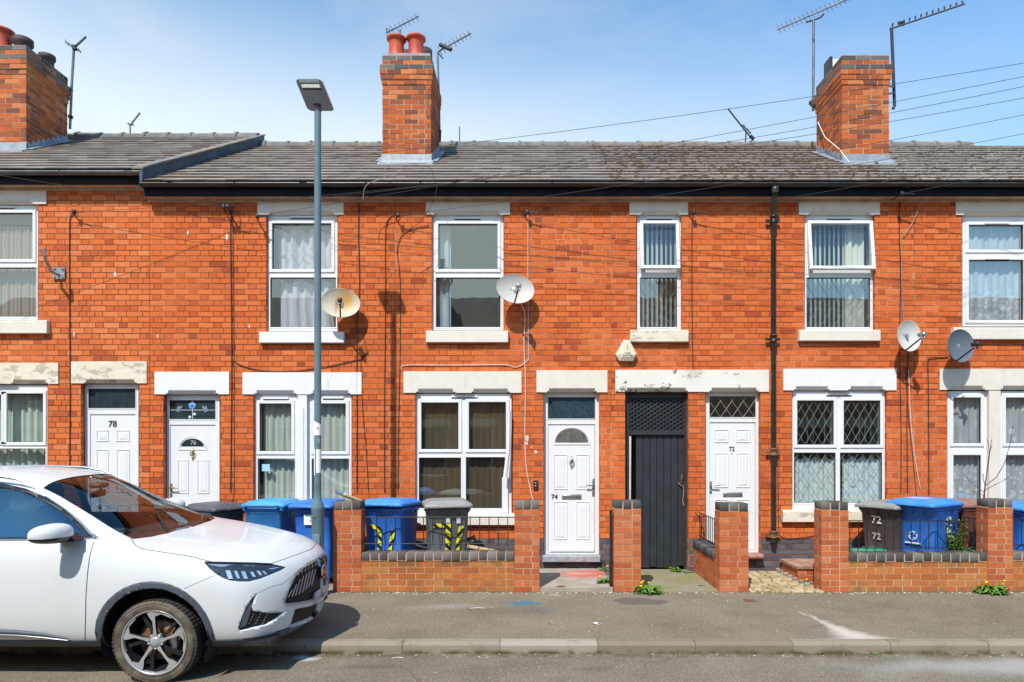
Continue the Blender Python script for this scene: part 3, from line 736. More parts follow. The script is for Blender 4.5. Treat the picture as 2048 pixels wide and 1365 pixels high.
curtain(w, X(-50, 10), X(86, 10), Z(1010, 10), Z(790, 10), 10.03, M['c_green'], 'curtain', 9, .022, 5)
chimney(h78, -60, 52, 11.3, 12.31, 93, DZ78, [(5, 11.6, .44, .155, 'tall'), (46, 11.62, .30, .14, 'low'), (94, 12.0, .24, .12, 'low'), (-38, 11.6, .44, .155, 'tall')], 21)
mb = MB()   # raised verge stepping down to the lower neighbour
def vslab(dx0, dx1, l0, l1, m, y0=9.56, y1=13.02, sag=0.0):
    vs = []
    for y in (y0, y1):
        f = (y - 9.60) / 3.4; zz = 5.535 + DZ78 + .58 * (y - 9.60); x = XB[1] + .36 * f
        vs += [(x + dx0, y, zz + l0), (x + dx1, y, zz + l0), (x + dx1, y, zz + l1), (x + dx0, y, zz + l1)]
    mb.mesh(vs, [(0, 3, 2, 1), (4, 5, 6, 7), (0, 1, 5, 4), (1, 2, 6, 5), (2, 3, 7, 6), (3, 0, 4, 7)], m, .3)
for k in range(12): vslab(-.10, .060, .022 + .004 * (k % 3), .048 + .004 * (k % 2), 0, 9.55 + k * .29, 9.55 + (k + 1) * .29 - .006)
vslab(.002, .040, -.16, .022, 1)
mb.build('verge', [M['ridge_b'], M['lead_dark']], h78)

def doorset(root, fr, trans, leaf, tmat, dy=.09, transpattern=None):
    Yd = YF + dy; x0, x1, z0, z1 = X(fr[0], Yd), X(fr[1], Yd), Z(fr[3], Yd), Z(fr[2], Yd)
    t = (X(trans[0], Yd), X(trans[1], Yd), Z(trans[3], Yd), Z(trans[2], Yd)); l = (X(leaf[0], Yd), X(leaf[1], Yd), Z(leaf[3], Yd), Z(leaf[2], Yd))
    mb = MB(); slab(mb, x0, x1, z0, z1, [t, (l[0], l[1], l[2], l[3])], Yd, Yd + .07); ring(mb, rect(t[0] - .012, t[1] + .012, t[2] - .012, t[3] + .012), rect(*t), Yd - .007, Yd + .02, .004)
    fr_ = mb.build('door_frame', M['upvc'], root)
    g = MB(); g.box(t[0], t[1], Yd + .02, Yd + .024, t[2], t[3]); g.build('transom_pane', M[tmat], fr_)
    g = MB(); ring(g, rect(*t), rect(t[0], t[1], t[2], t[3], .006), Yd + .008, Yd + .022, .001); g.build('seal', M['rubber'], fr_)
    mb = MB(); i = .006; Yl = Yd + .012
    mb.box(l[0] + i, l[1] - i, Yl, Yl + .045, l[2] + i, l[3] - i)
    return fr_, mb, Yl, t, l
def pr(mb, u0, u1, v0, v1, Y): panel(mb, X(u0, Y), X(u1, Y), Z(v1, Y), Z(v0, Y), Y)
# 78 door
fr_, mb, Yl, t, l = doorset(h78, (165, 277, 769, 1116), (177, 271, 778, 817), (180, 271, 829, 1106), 'dark_glass')
for (a, b) in ((193, 214), (233, 260)):
    pr(mb, a, b + (0 if a > 200 else 4), 860, 884, Yl); pr(mb, a, b + (0 if a > 200 else 4), 899, 985, Yl); pr(mb, a, b + (0 if a > 200 else 4), 1010, 1085, Yl)
d = mb.build('door', M['door_white'], h78)
text('78', .125, (X(225.5, Yl), Yl - .003, Z(849, Yl)), M['number_black'], d, 'door_number', bold=.002)
curtain(fr_, t[0], t[1], t[2], t[3], Yl + .10, M['c_dark'], 'net_curtain', 7, .012, 9)
# ================= 76
h76 = hroot(1, 'terraced house with bright white lintels, 76 in its door fanlight, white drapes upstairs')
hl = [hole((534, 675, 429, 664)), hole((508, 703, 789, 1022)), hole((329, 439, 790, 1120), g=2)]
L1 = lintel(h76, (515, 687, 400, 429), [(538, 669)], 'cream'); L2 = lintel(h76, (485, 723, 745, 789), [(509, 592), (622, 701)], 'white'); L3 = lintel(h76, (309, 458, 744, 789), [(332, 436)], 'white')
S1 = sill(h76, (518, 687, 664, 686), 'white'); S2 = sill(h76, (495, 716, 1021, 1044), 'white')
house(h76, XB[1], XB[2], 0, hl, [L1, L2, L3, S1, S2], ('mortar_dark', 'brick', M['interior']), 12, 'slate')
w = window(h76, (534, 675, 431, 663), [(545, 663, 448, 539, 1), (541, 672, 556, 655, 0)], 'glass_b', vent=[(580, 632, 435)], label='upper window with gathered white drapes')
curtain(w, X(560, 10), X(668, 10), Z(660, 10), Z(558, 10), 9.99, M['c_white'], 'drape', 5, .03, 8, .08, .06)
curtain(w, X(556, 10), X(672, 10), Z(545, 10), Z(452, 10), 10.02, M['c_white'], 'drape', 6, .03, 18, .10, .03)
w = window(h76, (508, 596, 790, 1021), [(520, 583, 808, 903, 1), (516, 590, 918, 1005, 0)], 'glass', vent=[(526, 578, 797)], label='left half of the lower window with grey curtain')
curtain(w, X(527, 10), X(595, 10), Z(1012, 10), Z(802, 10), 9.99, M['c_grey'], 'curtain', 6, .015, 18)
st = MB(); st.box(X(523, YW), X(539, YW), YW + .017, YW + .020, Z(943, YW), Z(929, YW)); st.build('sticker', plain('pale blue sticker', (.35, .58, .75), .5), w)
w = window(h76, (614, 703, 790, 1021), [(630, 692, 808, 903, 1), (624, 698, 918, 1005, 0)], 'glass', vent=[(645, 688, 796)], label='right half of the lower window with grey curtain')
curtain(w, X(616, 10), X(698, 10), Z(1012, 10), Z(802, 10), 9.99, M['c_grey'], 'curtain', 6, .015, 19)
mb = MB(); mb.prism([(X(596, YF), YF - .012), (X(614, YF), YF - .012), (X(612, YF), YF + .15), (X(597, YF), YF + .15)], 'z', Z(1021, YF), Z(789, YF)); mb.prism([(X(600, YF), YF - .024), (X(608, YF), YF - .024), (X(608, YF), YF), (X(600, YF), YF)], 'z', Z(1021, YF), Z(815, YF))
mb.build('mullion', M['white'], h76)
fr_, mb, Yl, t, l = doorset(h76, (329, 439, 791, 1118), (339, 431, 801, 839), (340, 431, 850, 1108), 'dark_glass')
cx, cz = X(385.5, Yl), Z(901, Yl)
nested(mb, [(half(cx, cz, .215), Yl - .0005), (half(cx, cz, .215, .012), Yl - .012), (half(cx, cz, .215, .03), Yl), (half(cx, cz, .215, .04), Yl - .010), (half(cx, cz, .215, .05), Yl - .002)], 0, 1)
for a, b in ((355, 378), (394, 419)): pr(mb, a, b, 920, 988, Yl); pr(mb, a, b, 1010, 1090, Yl)
d = mb.build('door', [M['door_white'], M['dark_glass']], h76)
text('76', .085, (X(387, Yl), Yl - .004, Z(886, Yl)), plain('pale grey leaded numeral', (.42, .46, .50), .5), d, 'door_number')
handle(d, 342.5, 980, Yl, -1, 'brass', .2); knocker(d, 386, 910, Yl, 'brass')
# leaded roses in the transom
Yt = Yl + .004; mb = MB(); zc = Z(820.5, Yt)
mb.box(t[0], t[1], Yt, Yt + .003, zc - .004, zc + .003, 0); mb.box(X(384.5, Yt), X(385.7, Yt), Yt - .001, Yt + .002, t[2], t[3], 0)
cx, cz = X(384.5, Yt), Z(812, Yt)
for k in range(5):
    a = 6.283 * k / 5 + .3; mb.lathe([(0, -.004), (.024, -.003), (.028, 0)], (cx + .030 * math.cos(a), Yt - .002, cz + .026 * math.sin(a)), 'y', 9, 1)
mb.lathe([(0, -.007), (.016, -.006), (.018, 0)], (cx, Yt - .002, cz), 'y', 9, 2)
for s in (-1, 1):
    px_, pz_ = cx + s * .20 , Z(819, Yt)
    for (dx, dz_, r) in ((0, -.012, .022), (-.004 * s, .02, .014), (-.024 * s, .012, .012), (-.04 * s, .03, .009)):
        mb.tube([(px_ + dx + r * math.cos(q), Yt - .002, pz_ + dz_ + r * 1.3 * math.sin(q)) for q in [6.283 * k / 10 for k in range(11)]], .0045, 5, 3)
    mb.lathe([(0, -.004), (.020, -.003), (.024, 0)], (cx + s * .035, Yt - .002, Z(832 - s * 3, Yt)), 'y', 7, 0)
mb.build('leaded_rose', [plain('white leading', (.55, .60, .62), .5), plain('blue rose petal', (.12, .32, .62), .4), plain('dark rose heart', (.03, .10, .30), .4), plain('lilac flower', (.45, .45, .75), .4)], fr_)
# ================= 74
h74 = hroot(2, 'terraced house with black 74 on its white door beside the tall dark bare double window')
hl = [hole((865, 1007, 429, 662)), hole((832, 1024, 786, 1030)), hole((1088, 1198, 785, 1126), g=1)]
L1 = lintel(h74, (852, 1020, 400, 429), [(868, 1000)], 'cream'); L2 = lintel(h74, (807, 1043, 743, 786), [(832, 910), (943, 1020)], 'cream'); L3 = lintel(h74, (1073, 1215, 741, 785), [(1094, 1194)], 'cream')
S1 = sill(h74, (852, 1016, 662, 685), 'cream'); S2 = sill(h74, (817, 1040, 1030, 1051), 'cream')
house(h74, XB[2], XB[3], 0, hl, [L1, L2, L3, S1, S2], ('mortar', 'brick', M['interior_b']), 13, 'slate')
w = window(h74, (865, 1007, 431, 661), [(877, 995, 449, 539, 1), (872, 1001, 556, 655, 0)], 'glass_b', vent=[(909, 961, 437)], label='upper window of a bare room with one pale curtain at its left')
curtain(w, X(874, 10), X(901, 10), Z(660, 10), Z(444, 10), 10.02, M['c_blue'], 'curtain', 2, .02, 4)
w = window(h74, (832, 1023, 788, 1029), [(843, 917, 806, 899, 1), (938, 1012, 805, 899, 1), (838, 922, 916, 1017, 0), (932, 1010, 915, 1017, 0)], 'glass_d', vent=[(903, 955, 793.5)], label='dark double window looking into a bare brown room')
mb = MB(); mb.tube([(X(1018, 9.7), 9.72, Z(822, 9.72)), (X(1016.5, 9.7), 9.74, Z(900, 9.72)), (X(1010, 9.7), 9.72, Z(955, 9.72))], .030, 5); mb.box(X(1004, 9.84), X(1016, 9.84), 9.835, 9.86, Z(1026, 9.84), Z(955, 9.84))
mb.build('loose_trim', M['upvc'], w)
curtain(w, X(838, 10), X(1016, 10), Z(1015, 10), Z(800, 10), 9.975, cloth('brown sheet', (.26, .225, .165), .3), 'added_brown_sheet', 14, .006, 77)  # sheet added behind the glass, standing in for the brown reflected terrace
fr_, mb, Yl, t, l = doorset(h74, (1088, 1198, 786, 1113), (1096, 1190, 795, 838), (1096, 1190, 849, 1106), 'obscured')
cx, cz = X(1143.5, Yl), Z(891, Yl)
nested(mb, [(half(cx, cz, .275), Yl - .0005), (half(cx, cz, .275, .014), Yl - .012), (half(cx, cz, .275, .034), Yl - .002)], 0, 1)
for a, b in ((1107, 1135), (1152, 1179)): pr(mb, a, b, 909, 980, Yl); pr(mb, a, b, 1003, 1080, Yl)
mb.box(X(1100, Yl), X(1188, Yl), Yl - .018, Yl, Z(1103, Yl), Z(1098, Yl))
d = mb.build('door', [M['door_white'], M['obscured_g']], h74)
text('74', .095, (X(1109, Yl), Yl - .003, Z(994.5, Yl)), M['number_black'], d, 'door_number', bold=.002)
handle(d, 1186.5, 975, Yl, 1, 'satin', .26); letterbox(d, 1124, 1163, 989, 999, Yl); knocker(d, 1143.5, 927, Yl)
mb = MB(); mb.bbox(X(1085, 9.76), X(1201, 9.76), 9.74, YF + .16, Z(1125, 9.76), Z(1112, 9.76), .012); mb.build('doorstep', M['grit'], h74)
mb = MB(); mb.bbox(X(1067, 9.8), X(1076, 9.8), 9.79, 9.815, Z(979, 9.8), Z(961, 9.8), .004)
mb.lathe([(0, -.006), (.011, -.004), (.012, 0)], (X(1071.5, 9.79), 9.79, Z(967, 9.79)), 'y', 10, 1); mb.lathe([(0, -.006), (.011, -.004), (.012, 0)], (X(1071.5, 9.79), 9.79, Z(972.5, 9.79)), 'y', 10, 1)
mb.build('doorbell', [M['black_pl'], M['satin']], h74)
chimney(h74, 765, 862, 11.1, 12.09, 109, 0, [(793, 11.32, .385, .142, 'tall'), (832, 11.32, .395, .142, 'tall'), (812, 11.85, .44, .13, 'low'), (848, 11.8, .46, .13, 'low')], 22)
# ================= 72
h72 = hroot(3, 'terraced house with 72 on its door, diamond leaded windows and charcoal passage gate')
hl = [hole((1274, 1362, 429, 661)), hole((1610, 1748, 429, 661)), hole((1585, 1772, 781, 1021)), hole((1411, 1520, 783, 1108), g=1), hole((1250, 1377, 785, 1144), g=0)]
L1 = lintel(h72, (1259, 1376, 400, 429), [(1282, 1358)], 'cream'); L2 = lintel(h72, (1598, 1760, 400, 429), [(1618, 1740)], 'cream'); L3 = lintel(h72, (1231, 1538, 740, 784), [(1250, 1376), (1419, 1517)], 'peeled2'); L4 = lintel(h72, (1567, 1793, 738, 781), [(1588, 1660), (1697, 1770)], 'white')
S1 = sill(h72, (1261, 1377, 660, 684), 'peeled'); S2 = sill(h72, (1599, 1761, 660, 682), 'cream'); S3 = sill(h72, (1566, 1800, 1022, 1045), 'peeled')
house(h72, XB[3], XB[4], 0, hl, [L1, L2, L3, L4, S1, S2, S3], ('mortar', 'brick', M['interior']), 14, 'slate_moss', ridge_mat='ridge_b', moss=420)
w = window(h72, (1274, 1362, 431, 660), [(1286, 1351, 449, 535, 2), (1280, 1354, 556, 655, 0)], 'glass_b', vent=[(1293, 1344, 437)], lead_r=.0022, lead=[(1280, 1354, 556, 655, .18, .29)], label='narrow upper window with vertical blinds and its top sash ajar')  # lower pane lattice added to imitate faint criss-cross reflections
blinds(w, X(1282, 10), X(1358, 10), Z(655, 10), Z(445, 10), 10.03, M['c_blind'], .068, .050, 38, 3)
w = window(h72, (1610, 1748, 431, 661), [(1621, 1738, 449, 536, 2), (1613, 1740, 556, 655, 0)], 'glass_b', vent=[(1652, 1703, 437)], lead_r=.0022, lead=[(1613, 1740, 556, 655, .2, .32)], label='upper window with vertical blinds, a cream curtain and its top sash ajar')  # thin lattice again stands in for reflections in the lower pane
blinds(w, X(1620, 10), X(1700, 10), Z(655, 10), Z(445, 10), 10.05, M['c_blind'], .068, .050, 36, 4)
curtain(w, X(1690, 10), X(1728, 10), Z(655, 10), Z(445, 10), 10.03, M['c_cream'], 'curtain', 3, .02, 6, 0, .0)
w = window(h72, (1585, 1772, 783, 1020), [(1594, 1667, 802, 890, 1), (1687, 1760, 802, 890, 1), (1588, 1671, 906, 1006, 0), (1680, 1764, 906, 1006, 0)], 'glass', vent=[(1652, 1703, 789)],
           lead=[(1594, 1667, 802, 890, .124, .215), (1687, 1760, 802, 890, .124, .215), (1588, 1671, 906, 1006, .20, .30), (1680, 1764, 906, 1006, .20, .30)], label='lower double window with diamond leading')
curtain(w, X(1589, 10), X(1668, 10), Z(1008, 10), Z(912, 10), 9.97, M['c_blue'], 'net_curtain', 8, .012, 7, .05); curtain(w, X(1682, 10), X(1762, 10), Z(1008, 10), Z(912, 10), 9.97, M['c_blue'], 'net_curtain', 8, .012, 27, .05)
blinds(w, X(1600, 10), X(1762, 10), Z(886, 10), Z(800, 10), 10.05, M['c_blind'], .085, .06, 72, 5)
fr_, mb, Yl, t, l = doorset(h72, (1411, 1520, 784, 1106), (1419, 1511, 793, 835), (1419, 1511, 845, 1100), 'glass_d')
lb = MB(); lattice(lb, t[0], t[1], t[2], t[3], Yl + .002, .165, .235, .005); lb.build('leading', LEADM, fr_)
cu = MB(); cu.box(t[0], t[1], Yl + .2, Yl + .21, t[2], t[3]); cu.build('net_curtain', M['c_dark'], fr_)
for a, b in ((1429, 1457), (1472, 1500)): pr(mb, a, b, 859, 886, Yl); pr(mb, a, b, 906, 976, Yl); pr(mb, a, b, 999, 1082, Yl)
mb.box(X(1460, Yl), X(1469, Yl), Yl - .001, Yl + .01, Z(901, Yl), Z(897, Yl))
d = mb.build('door', M['door_white'], h72)
text('72', .085, (X(1463.5, Yl), Yl - .003, Z(898.5, Yl)), M['number_black'], d, 'door_number', bold=.0015)
handle(d, 1421.5, 975, Yl, -1, 'satin', .18); letterbox(d, 1446, 1485, 985, 994, Yl)
mb = MB(); mb.lathe([(0, -.004), (.008, -.003), (.009, 0)], (X(1464, Yl), Yl, Z(908, Yl)), 'y', 8); mb.build('spy_hole', M['black'], d)
mb = MB(); mb.tube([(X(1400, 9.72), 9.73, Z(1114, 9.72)), (X(1527, 9.72), 9.73, Z(1114, 9.72))], .035, 10); mb.box(X(1400, 9.72), X(1527, 9.72), 9.73, YF + .1, Z(1114, 9.72) - .035, Z(1114, 9.72) + .033); mb.build('doorstep', M['red_step'], h72)
# gate
Yg = YF + .13; mb = MB(); a, b, zt, zb = X(1251, Yg), X(1376, Yg), Z(787, Yg), .03
mb.box(a, a + .05, Yg - .02, Yg + .05, 0, zt); mb.box(b - .06, b, Yg - .02, Yg + .05, 0, zt); mb.box(a + .05, b - .06, Yg - .02, Yg + .05, Z(797, Yg), zt); mb.box(a + .05, b - .06, Yg - .03, Yg + .05, Z(870, Yg), Z(861, Yg))
gf = mb.build('gate_frame', M['gate'], h72)
mb = MB(); lattice(mb, a + .05, b - .06, Z(861, Yg), Z(797, Yg), Yg, .095, .062, .01, 0, 0, True, .0125); mb.build('lattice', M['gate'], gf)
mb = MB(); n = 7; xa, xb = X(1272, Yg), X(1370, Yg); wd = (xb - xa) / n; rg = random.Random(4)
for k in range(n):
    mb.prism([(xa + k * wd + .001, Yg + .022), (xa + k * wd + .006, Yg + .012), (xa + (k + 1) * wd - .006, Yg + .012), (xa + (k + 1) * wd - .001, Yg + .022), (xa + (k + 1) * wd - .001, Yg + .04), (xa + k * wd + .001, Yg + .04)], 'z', .045 + rg.uniform(-.015, .02), Z(871, Yg))
gt = mb.build('gate', M['gate'], h72)
mb = MB(); mb.tube([(X(1362, Yg), Yg - .01, Z(952, Yg)), (X(1362, Yg), Yg - .03, Z(965, Yg)), (X(1360, Yg), Yg - .01, Z(969, Yg))], .008, 6); mb.rbox((X(1364, Yg), Yg + .005, Z(955, Yg)), (.03, .012, .08), .004); mb.build('handle', M['rust_iron'], gt)
mb = MB(); mb.tube([(X(u, Yg), Yg - .02, Z(v, Yg)) for u, v in ((1355, 965), (1360, 970), (1366, 973), (1367, 985), (1365, 1000), (1367, 1012))], .006, 5); mb.build('string', plain('pink string', (.50, .25, .17), .8), gt)
mb = MB(); mb.prism([(X(1252, Yg), Z(1003, Yg) - .6), (X(1261, Yg), Z(1003, Yg) - .6), (X(1262, Yg), Z(872, Yg)), (X(1254, Yg), Z(872, Yg))], 'y', Yg - .01, Yg + .02); mb.build('gate_packer', M['timber_w'], gf)
chimney(h72, 1684, 1778, 11.1, 12.09, 112, 0, [], 23, topgrey=True)
mb = MB(); mb.box(X(1655, 11.9), X(1672, 11.9), 11.75, 11.95, Z(160, 11.9) - .15, Z(128, 11.9), 0); mb.box(X(1650, 11.9), X(1655, 11.9), 11.7, 11.95, Z(160, 11.9) - .15, Z(126, 11.9), 1); mb.build('chimney_cowl', [M['cream'], M['black']], h72)
# rain pipe
mb = MB(); Yp = 9.73; xs = X(1547, Yp)
mb.tube([(X(1549, 9.62), 9.60, Z(378, 9.6)), (X(1549, 9.62), 9.64, Z(398, 9.6)), (xs, Yp, Z(430, Yp)), (xs, Yp, Z(1086, Yp))], .037, 12)
for v in (381,): mb.lathe([(.05, -.04), (.055, 0), (.055, .05), (.045, .05)], (X(1549, 9.62), 9.605, Z(v, 9.6)), 'z', 14)
dp = mb.build('downpipe', M['pipe'], h72)
for v in (440, 678, 905, 1070):
    k = MB(); k.lathe([(.040, -.05), (.050, -.045), (.050, -.03), (.045, -.028), (.045, .03), (.055, .035), (.055, .055), (.04, .06)], (xs, Yp, Z(v, Yp)), 'z', 14); k.box(xs - .10, xs + .10, Yp + .02, Yp + .045, Z(v, Yp) - .02, Z(v, Yp) + .015); k.build('pipe_collar', M['rust_iron'] if v in (905, 1070) else M['pipe'], dp)
# ================= 70
h70 = hroot(4, 'terraced house at far right with lace net curtains and lichen spotted roof')
hl = [hole((1925, 2110, 429, 654)), hole((1895, 2110, 780, 1022))]
L1 = lintel(h70, (1912, 2122, 400, 430), [(1928, 2106)], 'cream'); L2 = lintel(h70, (1880, 2130, 738, 780), [(1899, 1970), (2002, 2100)], 'cream')
S1 = sill(h70, (1908, 2124, 655, 679), 'cream'); S2 = sill(h70, (1882, 2124, 1022, 1045), 'cream')
house(h70, XB[4], XB[5], 0, hl, [L1, L2, S1, S2], ('mortar', 'brick', M['interior']), 15, 'slate_lichen', ridge_mat='ridge_b', ridge_to=X(1938, 13), moss=90)
w = window(h70, (1925, 2108, 432, 653), [(1937, 2046, 451, 500, 1), (2060, 2098, 451, 500, 1), (1937, 2046, 521, 641, 1), (2060, 2098, 521, 641, 1)], 'glass_b', vent=[(1967, 2017, 447), (1968, 2018, 518)], label='upper window with lace net curtain')
curtain(w, X(1930, 10), X(2100, 10), Z(648, 10), Z(440, 10), 9.98, lace('lace net upper', Z(645, 10), Z(520, 10)), 'net_curtain', 12, .012, 41, .03)
w = window(h70, (1895, 1977, 783, 1021), [(1906, 1961, 796, 887, 1), (1906, 1961, 911, 1006, 1)], 'glass_b', label='left half of the lower window with lace net curtain')
curtain(w, X(1900, 10), X(1972, 10), Z(1012, 10), Z(790, 10), 9.97, lace('lace net lower', Z(1005, 10), Z(850, 10)), 'net_curtain', 7, .012, 42, .04)
w = window(h70, (2000, 2108, 783, 1021), [(2011, 2096, 796, 887, 1), (2011, 2096, 911, 1006, 1)], 'glass_b', label='right half of the lower window with lace net curtain')
curtain(w, X(2005, 10), X(2100, 10), Z(1012, 10), Z(790, 10), 9.97, MATS['lace net lower'], 'net_curtain', 9, .012, 43, .04)
mb = MB(); mb.prism([(X(1977, YF), YF - .012), (X(2000, YF), YF - .012), (X(1998, YF), YF + .15), (X(1979, YF), YF + .15)], 'z', Z(1021, YF), Z(780, YF)); mb.build('mullion', M['cream'], h70)
# ---------------------------------------------------------------- ground
YK = 6.32
def sheet(name, poly, z, mat, kind='structure', thick=None):
    mb = MB()
    if thick: mb.prism(poly, 'z', z - thick, z)
    else: mb.face([(p[0], p[1], z) for p in poly])
    o = mb.build(name, mat); return tag(o, kind=kind)
def asphalt(name, a, b, c, extra=None, grain=1.0):
    t = NT(name)
    cc = t.mix(t.ramp(t.noise(1.1, 6, .7), .35, .68), a, b)
    cc = t.mix(t.ramp(t.noise(.45, 4, .6, stretch=(.5, 1.4, 1)), .45, .7, 0, .6), cc, c)
    g = t.noise(150, 3, .8); cc = t.mix(t.ramp(g, .30, .72, 0, .85), t.mix(1.0, cc, (.52, .52, .52), 'MULTIPLY'), t.mix(1.0, cc, (1.35, 1.33, 1.30), 'MULTIPLY'))
    g2 = t.noise(42, 4, .75); cc = t.mix(t.ramp(g2, .30, .70, 0, 1), t.mix(1.0, cc, (.66, .65, .64), 'MULTIPLY'), t.mix(1.0, cc, (1.26, 1.24, 1.20), 'MULTIPLY'))
    v3 = t.n('ShaderNodeTexVoronoi'); v3.inputs['Scale'].default_value = 17; t.link(t.pos(), v3.inputs['Vector']); cc = t.mix(t.ramp(v3.outputs['Distance'], .05, .13, .75, 0), cc, (.52, .48, .40))
    dn = t.n('ShaderNodeTexNoise'); t.link(t.pos(), dn.inputs['Vector']); dn.inputs['Scale'].default_value = 2.5; dn.inputs['Detail'].default_value = 6
    va = t.n('ShaderNodeVectorMath', operation='MULTIPLY_ADD'); t.link(dn.outputs[1], va.inputs[0]); va.inputs[1].default_value = (.35, .35, 0); t.link(t.pos(), va.inputs[2])
    vc = t.n('ShaderNodeTexVoronoi', feature='DISTANCE_TO_EDGE'); vc.inputs['Scale'].default_value = .75; t.link(va.outputs[0], vc.inputs['Vector'])
    cc = t.mix(t.math('MULTIPLY', t.ramp(vc.outputs['Distance'], .002, .007, 1, 0), t.ramp(t.noise(.9, 3), .50, .62, 0, .55)), cc, (.09, .08, .07))
    cc = t.mix(t.ramp(t.noise(3.2, 7, .8), .52, .72, 0, .55), cc, t.mix(1.0, cc, (.66, .64, .62), 'MULTIPLY'))
    vo = t.n('ShaderNodeTexVoronoi'); vo.inputs['Scale'].default_value = 55; t.link(t.pos(), vo.inputs['Vector'])
    cc = t.mix(t.ramp(vo.outputs['Distance'], .10, .22, .5, 0), cc, (.50, .47, .43))
    if extra: cc = extra(t, cc)
    cc = t.mix(t.ramp(t.noise(.62, 5, .65), .48, .66, 0, .75), cc, t.mix(1.0, cc, (.76, .75, .76), 'MULTIPLY'))
    cc = t.mix(t.ramp(t.noise(9, 6, .8), .60, .74, 0, .5), cc, (.13, .115, .095))
    return t.finish(cc, .9, 0, t.bump(g, .6 * grain, .004), .25)
def stains(t, c):
    p = at_ground
    a = p(1050, 1207); c = t.mix(t.math('MULTIPLY', t.blob(a.x, a.y, .30, .15, .7, .35, 6), .85), c, (.045, .155, .25))
    a = p(1094, 1220); c = t.mix(t.math('MULTIPLY', t.blob(a.x, a.y, .16, .08, .8, .3, 6), .5), c, (.06, .19, .29))
    # spilled white powder widening towards the kerb
    for (cx, cy, rx, ry, am) in ((3.15, 6.46, .44, .13, .9), (3.11, 6.60, .27, .20, .9), (3.08, 6.78, .15, .24, .85), (3.05, 6.98, .085, .26, .75), (3.02, 7.22, .045, .26, .65), (2.97, 7.42, .03, .14, .5)):
        c = t.mix(t.math('MULTIPLY', t.blob(cx, cy, rx, ry, .9, .12, 7), am), c, (.56, .50, .43))
    a = p(1288, 1203); c = t.mix(t.math('MULTIPLY', t.blob(a.x - .02, a.y, .34, .16, .12, .30, 3), .7), c, (.085, .078, .075))
    a = p(900, 1213); c = t.mix(t.math('MULTIPLY', t.blob(a.x, a.y, .7, .2, 1.0, .3, 4), .25), c, (.46, .44, .42))
    # darker dirty strip along the foot of the walls
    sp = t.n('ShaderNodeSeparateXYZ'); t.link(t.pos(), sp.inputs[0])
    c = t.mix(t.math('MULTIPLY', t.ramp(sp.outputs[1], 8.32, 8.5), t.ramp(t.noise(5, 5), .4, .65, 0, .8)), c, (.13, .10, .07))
    return c
def road_marks(t, c):
    c = t.mix(t.math('MULTIPLY', t.blob(4.6, 5.95, 2.6, .30, .9, .5, 2), .5), c, (.46, .46, .45))
    c = t.mix(t.math('MULTIPLY', t.blob(-1.35, 5.95, .5, .10, .9, .3, 4), .55), c, (.09, .075, .07))
    c = t.mix(t.math('MULTIPLY', t.blob(.55, 5.9, .3, .10, .9, .3, 4), .5), c, (.09, .075, .07))
    c = t.mix(t.math('MULTIPLY', t.blob(-2.05, 6.22, .22, .10, .8, .3, 6), .8), c, (.58, .57, .55))
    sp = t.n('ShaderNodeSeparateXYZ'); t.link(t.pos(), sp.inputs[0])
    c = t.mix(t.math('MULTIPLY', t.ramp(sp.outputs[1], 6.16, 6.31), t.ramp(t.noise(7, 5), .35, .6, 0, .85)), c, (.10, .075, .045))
    return c
M['pave'] = asphalt('worn footway asphalt', (.232, .198, .143), (.280, .241, .178), (.195, .168, .124), stains)
M['road'] = asphalt('worn road asphalt', (.216, .190, .142), (.27, .240, .185), (.172, .152, .112), road_marks)
sheet('ground', [(-150, -150), (150, -150), (150, 250), (-150, 250)], -.14, plain('distant ground', (.12, .11, .09), .9))
sheet('road', [(-60, .45), (60, .45), (60, YK + .02), (-60, YK + .02)], -.097, M['road'])
sheet('pavement', [(-60, YK + .128), (60, YK + .128), (60, 8.60), (-60, 8.60)], 0.0, M['pave'])
sheet('forecourt', [(-60, 8.60), (60, 8.60), (60, 16.6), (-60, 16.6)], -.004, plain('forecourt concrete', (.20, .185, .16), .9, var=.35, scale=3, bump=.5, bscale=60, dirt=(.10, .12, .045), dirt_lo=.5, dirt_hi=.7))
sheet('opposite_pavement', [(-60, -3.0), (60, -3.0), (60, .33), (-60, .33)], 0.0, M['pave'])
t = NT('kerb stone'); c = t.cramp(t.attr('v'), [(0, (.21, .175, .13)), (.6, (.29, .25, .195)), (.93, (.32, .28, .225)), (1.0, (.335, .295, .24))])
c = t.mix(t.ramp(t.noise(55, 4, .8), .55, .75, 0, .6), c, (.14, .11, .08)); c = t.mix(t.ramp(t.noise(3, 6, .7), .5, .7, 0, .6), c, (.15, .12, .08))
sp = t.n('ShaderNodeSeparateXYZ'); t.link(t.pos(), sp.inputs[0]); c = t.mix(t.math('MULTIPLY', t.ramp(sp.outputs[2], -.09, -.045, 1, 0), t.ramp(t.noise(6, 5), .35, .6)), c, (.085, .075, .025))
M['kerb'] = t.finish(c, .85, 0, t.bump(t.noise(70, 4), .5, .004), .3)
def kerb(y0, sgn, name):
    mb = MB(); rg = random.Random(9); x = X(680, YK) - .915 * 20
    seams = []
    xx = X(1000, YK) - .905 * 24
    k = 0
    while xx < 26:
        v = rg.uniform(0, .85)
        if k == 24: v = 1.0
        a, b = xx + .004, xx + .901; d = rg.uniform(-.004, .004)
        prof = [(y0, -.16), (y0 + d * sgn, -.02), (y0 + (.012 + d) * sgn, .0), (y0 + .03 * sgn, .007), (y0 + .125 * sgn, .008), (y0 + .125 * sgn, -.16)]
        n = 6; mb.prism(prof, 'x', a, b, 0, v); mb.box(b, b + .008, y0 + .006 * sgn, y0 + .12 * sgn, -.16, -.006, 0, .0)
        xx += .905; k += 1
    return tag(mb.build(name, M['kerb']), kind='structure')
